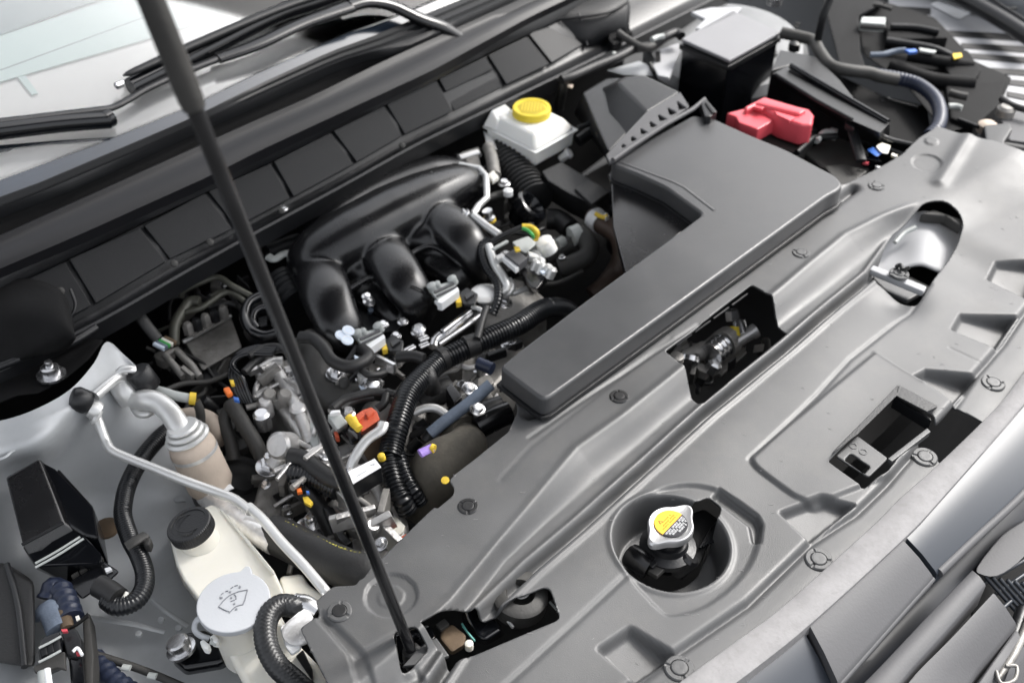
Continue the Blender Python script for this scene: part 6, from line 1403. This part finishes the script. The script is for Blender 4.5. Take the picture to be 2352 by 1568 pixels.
tb('trunk', 'J', [(290, 1230, -.10), (420, 1250, -.10), (560, 1310, -.10), (700, 1390, -.10)], .0145, 'conduit', mh, seg=16, corr=(.006, .1))
tb('branch', 'J', [(320, 1320, -.11), (450, 1430, -.12), (560, 1560, -.14), (680, 1800, -.16)], .013, 'rubber', mh, seg=16)
slab('plug', S('J', (270, 1290), (370, 1270), (420, 1340), (330, 1350), z=-.09), .02, 'gloss', mh, b=.003)
slab('plug', S('N', (560, 60), (660, 60), (760, 300), (830, 360), (760, 400), (700, 340), z=-.12), .03, 'black', mh, b=.004)
slab('orange_mark', S('J', (345, 1370), (380, 1355), (395, 1390), (350, 1400), z=-.092), .006, 'orangep', mh, b=.001)
slab('yellow_mark', S('J', (395, 1435), (440, 1430), (485, 1480), (460, 1510), (410, 1480), z=-.098), .006, 'yellowp', mh, b=.001)
slab('blue_mark', S('J', (425, 1385), (450, 1385), (455, 1405), (430, 1405), z=-.09), .004, 'blue', mh, b=0)
bk2 = thing('starter_housing', 'dark brown curved engine housing behind the orange connector', 'housing')
tb('housing', 'J', [(900, 1100, -.14), (1000, 1000, -.13), (1080, 900, -.125), (1140, 780, -.12)], .045, 'alud', bk2, seg=24)
tb('bronze_band', 'J', [(930, 1090, -.115), (1030, 1030, -.11), (1080, 960, -.11)], .022, 'tan', bk2)

slab('case_side', Q((86, 1052, -.012), (127, 1074, -.02), (214, 1163, -.045), (226, 1236, -.06), (196, 1232, -.06), (148, 1202, -.05)), .06, 'gloss', rb, b=.004)
# ================================================================== radiator filler in its well
rd = thing('radiator_filler', 'radiator filler with two-eared aluminium cap and yellow and black label in the round well', 'radiator filler')
rc_ = at(1541, 1203, -.008)
def capoutline(s=1.0):
    out = []
    a1, a2 = R(8), R(188)
    for i in range(96):
        a0 = 2 * math.pi * i / 96; r_ = .0285
        for aa in (R(2), R(182)):
            da = (a0 - aa + math.pi) % (2 * math.pi) - math.pi
            r_ += .0125 * math.exp(-(da / .33) ** 2)
        out.append(Vector((math.cos(a0) * r_ * s, math.sin(a0) * r_ * s, 0)))
    return out
bm1 = bmesh.new()
loops = []
for s, z in ((.93, -.012), (1.0, -.010), (1.01, -.003), (.965, .0), (.92, .0008), (.72, -.0004)):
    loops.append([bm1.verts.new(rc_ + p + Vector((0, 0, z))) for p in capoutline(s)])
for a, b in zip(loops, loops[1:]):
    for k in range(96): bm1.faces.new((a[k], a[(k + 1) % 96], b[(k + 1) % 96], b[k]))
bm1.faces.new(loops[-1]); bm1.faces.new(list(reversed(loops[0])))
M['capalu'] = mat('brushed_cap_aluminium', (.62, .62, .63), .33, .8, bump=.15, bscale=300, var=.08, vscale=40)
cp = ob('cap_plate', bm1, 'capalu', rd, angle=30)
r_ = .0208; cosd = R(22)
yel = []; blk = []
# label: the yellow part is rearward-left of a chord, the black part to the front right
n_ = 44; ch_dir = R(4); off_ = -.0022
dv = Vector((math.cos(ch_dir), math.sin(ch_dir), 0)); nv = Vector((-math.sin(ch_dir), math.cos(ch_dir), 0))
for i in range(n_):
    a0 = 2 * math.pi * i / n_; p = Vector((math.cos(a0), math.sin(a0), 0)) * r_
    (yel if p.dot(nv) > off_ else blk).append(p)
hw = math.sqrt(r_ ** 2 - off_ ** 2)
e1, e2 = dv * hw + nv * off_, -dv * hw + nv * off_
def seglab(name, pts, m):
    pts = sorted(pts + [e1, e2], key=lambda p: math.atan2((p - nv * (off_ + (.004 if m == 'label_yellow' else -.004))).y, (p - nv * (off_ + (.004 if m == 'label_yellow' else -.004))).x))
    slab(name, [rc_ + p + Vector((0, 0, .0015)) for p in pts], .0008, m, cp, b=0)
seglab('yellow_label', yel, 'label_yellow'); seglab('black_label', blk, 'label_black')
# rows of tiny white print on the black part, faint rows on the yellow part, warning triangle
def printrow(bm, y, x0_, x1_, h, zz, gap=.0006):
    x = x0_; k = 0
    while x < x1_:
        w = .0006 + .0003 * ((k * 7) % 3)
        if k % 9 != 8:
            c_ = rc_ + dv * x + nv * y + Vector((0, 0, zz)); box_into(bm, c_, (w * .6, h, .0002), (0, 0, ch_dir))
            if k % 2: box_into(bm, c_ + dv * w * .4 + nv * (h * .3), (w * .7, h * .22, .0002), (0, 0, ch_dir))
            if k % 3 == 0: box_into(bm, c_ + dv * w * .4 - nv * (h * .35), (w * .7, h * .22, .0002), (0, 0, ch_dir))
        x += w + gap; k += 1
bp_ = bmesh.new()
for y, a, b in ((-.0050, -.018, .018), (-.0083, -.0155, .0175), (-.0116, -.013, .0155), (-.0150, -.004, .012)): printrow(bp_, y, a, b, .0025, .0017)
ob('white_print', bp_, 'paper', cp, angle=10)
M['amber'] = mat('amber_print', (.55, .22, .02), .5)
bp_ = bmesh.new()
for y, a, b in ((.0085, -.006, .012), (.0050, -.010, .015), (.0018, -.015, .017)): printrow(bp_, y, a, b, .0018, .0017, .0008)
ob('amber_print', bp_, 'amber', cp, angle=10)
tc_ = rc_ + Vector((0, 0, .0017)) - dv * .0072 + nv * .0108
slab('warning_triangle', [tc_ + nv * .0036, tc_ - dv * .0032 - nv * .0016, tc_ + dv * .0032 - nv * .0016], .0002, 'label_black', cp, b=0)
slab('triangle_inset', [tc_ + nv * .0020 + Vector((0, 0, .0002)), tc_ - dv * .0015 - nv * .0012 + Vector((0, 0, .0002)), tc_ + dv * .0015 - nv * .0012 + Vector((0, 0, .0002))], .0002, 'label_yellow', cp, b=0)
rf = thing('radiator_tank_top', 'black radiator tank top and stubs at the bottom of the round well', 'radiator')
lathe('neck', [(.022, -.075), (.022, -.012)], rc_, 'gloss', rf, seg=28)
lathe('collar', [(.036, -.05), (.036, -.042), (.026, -.038), (.024, -.03)], rc_, 'black', rf, seg=28)
hexa('tank_end', S('O', (1540, 120), (1640, 90), (1760, 180), (1600, 560), (1400, 620), (1340, 500), z=-.062), S('O', (1540, 120), (1640, 90), (1760, 180), (1600, 560), (1400, 620), (1340, 500), z=-.12), 'dark', rf, b=.004)
for i in range(6): tb('tank_rib', 'O', [(1600 + i * 22, 420 - i * 10, -.058), (1700 + i * 9, 250 - i * 12, -.058)], .0016, 'cowl', rf, seg=6)
lathe('overflow_stub', [(.012, -.02), (.013, .008), (.010, .012), (.003, .012)], one('O', 1480, 540, -.06), 'satin', rf, axis=(.4, -.3, .8), seg=20)
tb('overflow_pipe', 'O', [(1010, 480, -.06), (1080, 530, -.058), (1170, 590, -.06)], .016, 'satin', rf)
slab('pipe_plate', S('O', (1150, 610), (1240, 530), (1310, 590), (1235, 660), z=-.052), .008, 'rubberg', rf, b=.002)
slab('pipe_clip', S('O', (1160, 560), (1250, 470), (1290, 480), (1200, 590), z=-.048), .006, 'black', rf, b=.002)
# ================================================================== what shows through the latch opening
lt_ = thing('hood_latch', 'greasy metal hood latch parts deep inside the central cut-out', 'latch')
tb('latch_drum', 'K', [(1690, 230, -.10), (1790, 150, -.10)], .0205, 'steel', lt_, seg=20, corr=(.010, .12))
tb('latch_drum', 'K', [(1800, 140, -.10), (1860, 100, -.10)], .024, 'alud', lt_, seg=20)
tb('latch_arm', 'K', [(1480, 250, -.12), (1570, 220, -.11), (1640, 180, -.11)], .014, 'alud', lt_, seg=14)
lathe('latch_wheel', [(.016, -.004), (.016, .004), (.006, .006)], one('K', 1510, 270, -.10), 'steel', lt_, axis=(.5, .3, .4), seg=18)
lathe('brass_bush', [(.014, -.008), (.014, .008), (.006, .010)], one('K', 1890, 60, -.09), 'yellowd', lt_, axis=(.6, .5, .3), seg=18)
lathe('latch_pin', [(.012, -.012), (.012, .012), (.008, .015)], one('K', 1945, 15, -.085), 'steel', lt_, axis=(.5, .7, .3), seg=16)
lathe('latch_pin', [(.010, -.02), (.010, .016), (.012, .02), (.012, .026)], one('K', 1960, 90, -.09), 'alu', lt_, axis=(.8, -.3, .3), seg=16)
lathe('latch_nut', [(.012, -.01), (.012, .006), (.008, .010)], one('K', 1715, 330, -.11), 'steel', lt_, axis=(.3, -.2, .9), seg=6)
lathe('latch_nut', [(.012, -.01), (.012, .006), (.008, .010)], one('G', 1875, 1280, -.09), 'steel', lt_, axis=(.3, .5, .8), seg=6)
slab('latch_plate', S('K', (1580, 260), (1900, 60), (2000, 200), (1780, 400), z=-.13), .006, 'alud', lt_, b=.002)
lathe('bolt_end', [(.011, -.004), (.011, .006), (.006, .008)], one('K', 1400, 265, -.06), 'alud', lt_, seg=12)
for i in range(4):
    x, y = 1395 + i * 158, 150 - i * 114
    tb('inner_lip', 'K', [(x, y, -.012), (x + 130, y - 95, -.012)], .0018, 'cowl', lt_, seg=6)
# ================================================================== lower left openings
ul = thing('lower_left_mechanism', 'black round mount, glossy black pan and brown foam block inside the slanted cut-out', 'mechanism')
lathe('round_mount', [(.034, -.02), (.034, .0), (.030, .003), (.018, .004), (.016, .0), (.015, -.012), (.006, -.014)], one('X8', 1600, 380, -.032), 'rubberg', ul, axis=(.05, -.1, 1), seg=40)
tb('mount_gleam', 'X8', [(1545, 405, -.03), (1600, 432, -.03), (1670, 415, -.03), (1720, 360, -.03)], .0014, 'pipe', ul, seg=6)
slab('mount_plate', S('X8', (1250, 480), (1450, 380), (1900, 250), (2020, 420), (1880, 480), (1640, 780), (1520, 800), z=-.058), .006, 'rubber', ul, b=.002)
tb('bright_edge', 'X8', [(1240, 500, -.045), (1390, 650, -.045), (1510, 800, -.045)], .0022, 'pipe', ul, seg=6)
tb('bright_edge', 'X8', [(1970, 480, -.045), (2060, 580, -.045)], .0016, 'greyc', ul, seg=6)
hexa('gloss_pan', S('X8', (900, 560), (1180, 480), (1390, 830), (1160, 980), (1060, 920), (930, 680), z=-.05), S('X8', (840, 600), (1180, 560), (1420, 900), (1160, 1040), (1030, 980), (880, 760), z=-.09), 'gloss', ul, b=.008, seg=4)
hexa('foam_block', S('X8', (620, 830), (740, 750), (930, 900), (900, 1020), (740, 1120), (580, 930), z=-.045), S('X8', (620, 860), (740, 780), (930, 930), (900, 1060), (740, 1160), (580, 970), z=-.08), 'tan', ul, b=.004)
slab('grey_tab', S('X8', (540, 760), (650, 680), (715, 750), (600, 830), z=-.04), .006, 'rubberg', ul, b=.001)
M['teal'] = mat('teal_scuffs', (.10, .30, .27), .6)
tb('teal_thread', 'X8', [(870, 750, -.05), (930, 850, -.05), (1030, 970, -.05)], .0013, 'teal', ul, seg=5)
tb('teal_thread', 'X8', [(880, 790, -.05), (960, 880, -.05), (1020, 950, -.05)], .001, 'teal', ul, seg=5)
lathe('pale_pin', [(.005, -.004), (.005, .006), (.002, .008)], one('X8', 960, 1035, -.04), 'cream', ul, seg=10)
rs_ = thing('prop_socket', 'black rubber socket pocket that holds the foot of the hood prop', 'socket')
hexa('pocket', S('X8', (20, 860), (260, 900), (450, 740), (560, 920), (300, 1120), (110, 1300), (60, 1200), z=-.04), S('X8', (20, 860), (260, 900), (450, 740), (560, 920), (300, 1120), (110, 1300), (60, 1200), z=-.07), 'gloss', rs_, b=.005)
slab('pocket_ramp', S('X8', (115, 1285), (300, 1080), (545, 915), (715, 1150), (400, 1250), z=-.022), .006, 'cover', rs_, b=.002)
tb('socket_ring', 'X8', [(230, 900, -.03), (300, 875, -.03), (370, 900, -.03), (380, 960, -.03)], .006, 'gloss', rs_)
# ================================================================== lamp seen through the right-hand opening
lm = thing('right_headlamp_housing', 'bright silver moulded lamp housing visible through the oval opening at the right', 'headlamp')
grid_surf('reflector', [S('H', *r) for r in ([(1150, 620, -.03), (1300, 470, -.03), (1480, 400, -.035), (1700, 470, -.045), (1850, 560, -.05)], [(1060, 780, -.06), (1250, 620, -.05), (1480, 520, -.04), (1700, 560, -.05), (1830, 640, -.055)], [(1000, 900, -.07), (1220, 760, -.065), (1450, 680, -.045), (1650, 700, -.05), (1780, 760, -.055)], [(1080, 980, -.07), (1250, 900, -.06), (1430, 860, -.05), (1560, 900, -.05), (1700, 960, -.055)])], 'bright', lm, sub=6, solid=.003)
slab('cross_bar', S('H', (1010, 895), (1040, 855), (1500, 1040), (1470, 1085), z=-.02), .012, 'bright', lm, b=.003)
slab('dark_hood', S('H', (1440, 420), (1560, 385), (1800, 470), (1790, 530), (1650, 440), z=-.018), .02, 'rubberg', lm, b=.004)
tb('moulded_lip', 'H', [(1225, 670, -.04), (1300, 590, -.035), (1400, 540, -.03)], .004, 'greyc', lm)
clip(0, 0, 1.2, lm, rz=.3, pos=one('H', 1260, 935, -.014))
tb('clip_legs', 'H', [(1230, 880, -.01), (1270, 860, -.005), (1290, 900, -.005)], .0035, 'black', lm)
tb('clip_legs', 'H', [(1300, 900, -.01), (1350, 880, -.005)], .003, 'rubberg', lm)
slab('lower_shell', S('H', (1000, 905), (1450, 1095), (1330, 1160), (1150, 1080), (1050, 980), z=-.045), .01, 'cover', lm, b=.003)
# pale inner skin seen in the wedge pockets
# ================================================================== upper right corner
hl = thing('headlamp_unit', 'black headlamp rear casing with connectors and wiring, top right', 'headlamp')
hexa('casing', S('D', (1150, 20), (1560, 150), (1680, 270), (1900, 520), (2220, 660), (2130, 870), (1900, 1080), (1650, 1130), (1300, 700), (950, 460), (900, 160), z=-.06), S('D', (1150, 20), (1560, 150), (1680, 270), (1900, 520), (2220, 660), (2130, 870), (1900, 1080), (1650, 1130), (1300, 700), (950, 460), (900, 160), z=-.25), 'dark', hl, b=.006)
slab('casing_ledge', S('D', (1150, 160), (1570, 165), (1670, 260), (1680, 320), (1160, 330), z=-.035), .03, 'dark', hl, b=.005)
tb('casing_ridge', 'D', [(1190, 225, -.028), (1400, 235, -.028), (1600, 275, -.028)], .007, 'cowl', hl)
tb('casing_ridge', 'D', [(1150, 350, -.035), (1350, 380, -.035), (1560, 420, -.035), (1700, 480, -.04)], .009, 'cowl', hl)
tb('casing_ridge', 'D', [(1330, 480, -.04), (1600, 520, -.04), (1880, 560, -.05)], .012, 'dark', hl)
tb('casing_ridge', 'D', [(1180, 560, -.04), (1400, 640, -.045), (1600, 690, -.05), (1900, 720, -.05)], .016, 'dark', hl)
slab('casing_block', S('D', (1560, 420), (1850, 420), (1960, 590), (1900, 700), (1700, 650), z=-.045), .04, 'dark', hl, b=.006)
slab('casing_block', S('D', (1650, 700), (1860, 700), (2180, 680), (2120, 880), (1900, 1080), (1700, 1000), z=-.05), .04, 'dark', hl, b=.006)
tb('white_connector', 'D', [(1690, 790, -.03), (1760, 810, -.03), (1840, 825, -.03)], .008, 'rubberg', hl)
tb('white_connector', 'D', [(1680, 905, -.03), (1740, 905, -.03), (1795, 920, -.03)], .006, 'greyc', hl)
tb('rod_link', 'D', [(1760, 1015, -.03), (1880, 1060, -.03), (1990, 1100, -.03)], .004, 'cowl', hl)
lathe('link_boss', [(.018, -.01), (.018, .006), (.012, .010), (.003, .01)], one('D', 2010, 1080, -.03), 'drier', hl, seg=16)
slab('cream_marks', S('D', (1430, 405), (1580, 430), (1560, 450), (1440, 430), z=-.02), .004, 'greyc', hl, b=.001)
slab('yellow_mark', S('D', (1715, 455), (1790, 450), (1800, 480), (1730, 500), z=-.025), .004, 'yellowp', hl, b=.001)
slab('blue_plug', S('D', (1310, 420), (1400, 415), (1420, 435), (1350, 445), z=-.005), .006, 'blue', hl, b=.001)
tb('blue_wire', 'D', [(1015, 470, -.02), (1120, 465, -.018), (1220, 440, -.015), (1320, 428, -.01)], .006, 'slate', hl)
hb_ = thing('black_bracket_corner', 'black bracket with bolts at the right edge above the radiator cover', 'bracket')
slab('bracket', S('D', (1980, 1060), (2200, 1040), (2230, 1090), (2160, 1200), (2180, 1260), (2060, 1290), (2000, 1220), z=.0), .04, 'black', hb_, b=.005)
tb('brace', 'D', [(1700, 1190, -.02), (1800, 1230, -.02), (1950, 1240, -.02), (2100, 1250, -.02), (2340, 1290, -.02)], .011, 'rubber', hb_)
lathe('bolt_boss', [(.018, -.01), (.018, .004), (.012, .010), (.004, .011)], one('D', 2170, 940, -.02), 'alud', hb_, seg=18)
slab('grey_plate', S('D', (2120, 1000), (2323, 900), (2500, 1000), (2500, 1230), (2200, 1190), z=-.03), .01, 'bumper', hb_, b=.003)
tb('cable', 'D', [(2130, 840, -.01), (2230, 900, -.01), (2400, 950, -.01)], .007, 'rubber', hb_)
lo = thing('louvred_panel', 'light silver panel with long dark louvre slots behind the headlamp casing', 'panel')
lp_ = S('D', (1180, -60), (2500, -60), (2500, 1000), (2160, 900), (2000, 640), (1700, 300), (1150, 160), z=-.10)
slab('panel', lp_, .006, 'slatpanel', lo, b=.001)
SL = [((1180, 68), (1530, 95)), ((1600, 275), (2340, 320)), ((1790, 385), (2400, 420)), ((1860, 470), (2400, 515)), ((1960, 590), (2400, 620)), ((2150, 690), (2420, 720)), ((2180, 795), (2420, 840))]
for a, b in SL:
    slab('louvre_slot', S('D', (a[0], a[1] - 20), (b[0], b[1] - 26), (b[0], b[1] + 28), (a[0], a[1] + 22), z=-.0975), .003, 'rubber', lo, b=.001)
pl2 = thing('white_paper_label', 'blank white label stuck on the silver louvred panel, top right', 'label')
slab('label', S('D', (1530, 38), (1640, -30), (1760, -10), (1905, 92), (1780, 160), (1740, 150), z=-.096), .001, 'paper', pl2, b=0)
cbk = thing('black_release_cable', 'thick black cable crossing the top right corner above the silver panel', 'cable')
tb('cable', 'D', [(1700, -60, -.05), (1850, 10, -.05), (2050, 120, -.05), (2200, 210, -.05), (2420, 350, -.05)], .019, 'black', cbk)
tb('thin_wire', 'D', [(2020, -30, -.04), (2150, 60, -.04), (2250, 120, -.04), (2400, 220, -.04)], .004, 'black', cbk)
tb('thin_wire', 'D', [(2130, 55, -.04), (2200, 75, -.04), (2260, 70, -.04)], .003, 'cowl', cbk)
cr = thing('grey_cable_conduit', 'grey cable looping from the strut tower past the battery shield', 'cable')
tb('cable', 'D', [(260, 280, .03), (400, 310, .03), (530, 350, .03), (590, 450, .03), (680, 560, .028), (830, 600, .025), (1000, 620, .02), (1100, 650, .015), (1250, 680, .01)], .0125, 'rubberg', cr, seg=16)
tb('cable', 'D', [(1060, 640, .0), (1250, 670, .0), (1420, 720, .0), (1560, 830, .0), (1610, 960, -.002), (1590, 1080, -.005), (1520, 1160, -.01)], .014, 'bluew', cr, seg=16, corr=(.008, .06))
tb('prop_wire', 'D', [(670, 0, .12), (610, 150, .09), (570, 340, .04)], .008, 'cowl', cr)
lathe('cable_boss', [(.012, -.01), (.012, .006), (.004, .010)], one('D', 370, 390, .02), 'black', cr, seg=14)
tb('thin_wire', 'D', [(1120, 830, -.02), (1250, 870, -.02), (1420, 910, -.02)], .0025, 'cowl', cr, seg=6)
vp = thing('black_side_panel', 'tall black plastic panel between the strut tower and the headlamp casing', 'panel')
hexa('panel', S('D', (600, -40), (860, -60), (1150, 20), (920, 130), (930, 440), (1000, 640), (760, 590), (720, 420), z=-.02), S('D', (600, -40), (860, -60), (1150, 20), (920, 130), (930, 440), (1000, 640), (760, 590), (720, 420), z=-.2), 'dark', vp, b=.004)
slab('grey_plug', S('D', (945, 140), (1150, 145), (1145, 205), (930, 190), z=.0), .02, 'greyc', vp, b=.003)
tb('plug_base', 'D', [(930, 225, -.01), (1150, 240, -.01)], .006, 'rubberg', vp)
tb('plug_wire', 'D', [(1040, 40, -.01), (1100, 50, -.01), (1200, 80, -.01)], .005, 'rubberg', vp)
sf = thing('shield_floor', 'dark plastic trough behind the battery shield', 'tray')
slab('trough', S('D', (520, 520), (760, 640), (1150, 820), (1500, 900), (1540, 1140), (1370, 1250), (1180, 1180), z=-.10), .02, 'dark', sf, b=.003)
tb('trough_lip', 'D', [(1110, 850, -.04), (1180, 840, -.04)], .003, 'black', sf)
wr = thing('cowl_wiring', 'black wires and brackets along the right end of the cowl', 'wiring')
tb('wire', 'C', [(420, 680, .0), (520, 650, .0), (700, 570, .0), (900, 490, .0), (1040, 420, .0), (1200, 390, .0), (1300, 320, .01), (1400, 280, .01), (1440, 310, .01)], .010, 'rubber', wr, seg=12)
tb('wire', 'C', [(900, 280, .02), (1020, 360, .01), (1120, 410, .01), (1210, 390, .01)], .008, 'rubberg', wr, seg=12)
slab('bracket', S('C', (830, 240), (900, 230), (960, 270), (930, 350), (860, 380), (820, 330), z=.01), .02, 'dark', wr, b=.003)
tb('wire_drop', 'C', [(430, 680, -.02), (430, 760, -.04), (410, 860, -.07), (400, 930, -.09)], .010, 'rubber', wr)
tb('bright_wire', 'C', [(1190, 340, .018), (1240, 320, .018), (1290, 310, .018)], .006, 'greyc', wr)
tb('wire', 'C', [(1170, 540, -.01), (1200, 600, -.02), (1240, 670, -.04)], .005, 'rubber', wr)
slab('clip_plate', S('C', (470, 715), (520, 720), (515, 745), (475, 735), z=-.01), .003, 'drier', wr, b=0)
dm = thing('rear_engine_bracketry', 'dull metal brackets and a bright clip behind the manifold, below the reservoir', 'bracket')
slab('plate', S('B', (1740, 1290), (1900, 1240), (1900, 1330), (1920, 1430), (1760, 1430), z=-.06), .02, 'alud', dm, b=.004)
tb('arm', 'B', [(1730, 1340, -.04), (1890, 1290, -.04)], .008, 'pipe', dm, flat=.6)
slab('clip', S('B', (1970, 1480), (2020, 1440), (2070, 1500), (2010, 1540), z=-.035), .01, 'cream', dm, b=.003)
tb('arm', 'B', [(1980, 1250, -.05), (2010, 1360, -.05), (2030, 1500, -.05)], .012, 'alud', dm)
tb('arm', 'F', [(1780, 60, -.06), (1850, 100, -.06)], .014, 'alud', dm)
inst('bracket_nut', HEX, one('F', 1890, 110, -.04), dm, (0, 0, 0), 1.5)
inst('bracket_nut', HEX, one('F', 2110, 170, -.06), dm, (0, 0, 0), 1.1)
tb('hinge_rod', 'F', [(1980, 290, -.06), (2060, 265, -.06), (2150, 250, -.055)], .007, 'rubberg', dm)
lathe('rod_end', [(.009, -.004), (.009, .006), (.004, .009)], one('F', 2145, 248, -.05), 'paper', dm, seg=12)
tb('hose_row', 'F', [(100, 760, -.10), (250, 700, -.10), (430, 640, -.10)], .016, 'cowl', dm)
tb('bright_scrap', 'F', [(100, 790, -.07), (160, 810, -.07), (230, 770, -.07), (330, 750, -.07)], .008, 'greyc', dm, flat=.5)
# ================================================================== body skin beyond the frame
def yf(x): return float(np.interp(x, [at(*q, -.12).x for q in [(2180, 1690), (2230, 1568), (2290, 1490), (2335, 1436)]], [at(*q, -.12).y for q in [(2180, 1690), (2230, 1568), (2290, 1490), (2335, 1436)]]))
XR = at(2335, 1436, -.12).x
xs_ = [-.1 + (XR + .1) * i / 8 for i in range(9)]
grid_surf('lower_face', [[Vector((x, yf(x) - .004 - k[0] - .04 * (x - 1.1) ** 2 * 0, k[1])) for x in xs_] for k in ((0, -.128), (.04, -.2), (.06, -.4), (.05, -.7))], 'bumper', bp, sub=2, solid=.004)
grid_surf('fender_skin', [[Vector((2.58 + k[0], y, k[1] + .03 * (y > 1))) for y in (.45, .8, 1.2, 1.6, 2.1)] for k in ((0, -.10), (.02, .0), (.10, .02), (.20, -.03), (.26, -.3), (.27, -.75))], 'silver', body, sub=3, solid=.004)
grid_surf('fender_skin', [[Vector((-.10 - k[0], y, k[1])) for y in (.35, .8, 1.2, 1.6, 2.1)] for k in ((0, -.12), (.02, -.02), (.10, .0), (.20, -.05), (.26, -.3), (.27, -.75))], 'silver', body, sub=3, solid=.004)
grid_surf('front_corner_skin', [[Vector(p) + Vector((0, 0, dz)) for p in ((1.75, .40, 0), (2.05, .50, 0), (2.35, .66, 0), (2.62, .95, 0))] for dz in (-.14, -.35, -.75)], 'silver', body, sub=3, solid=.004)
finish()
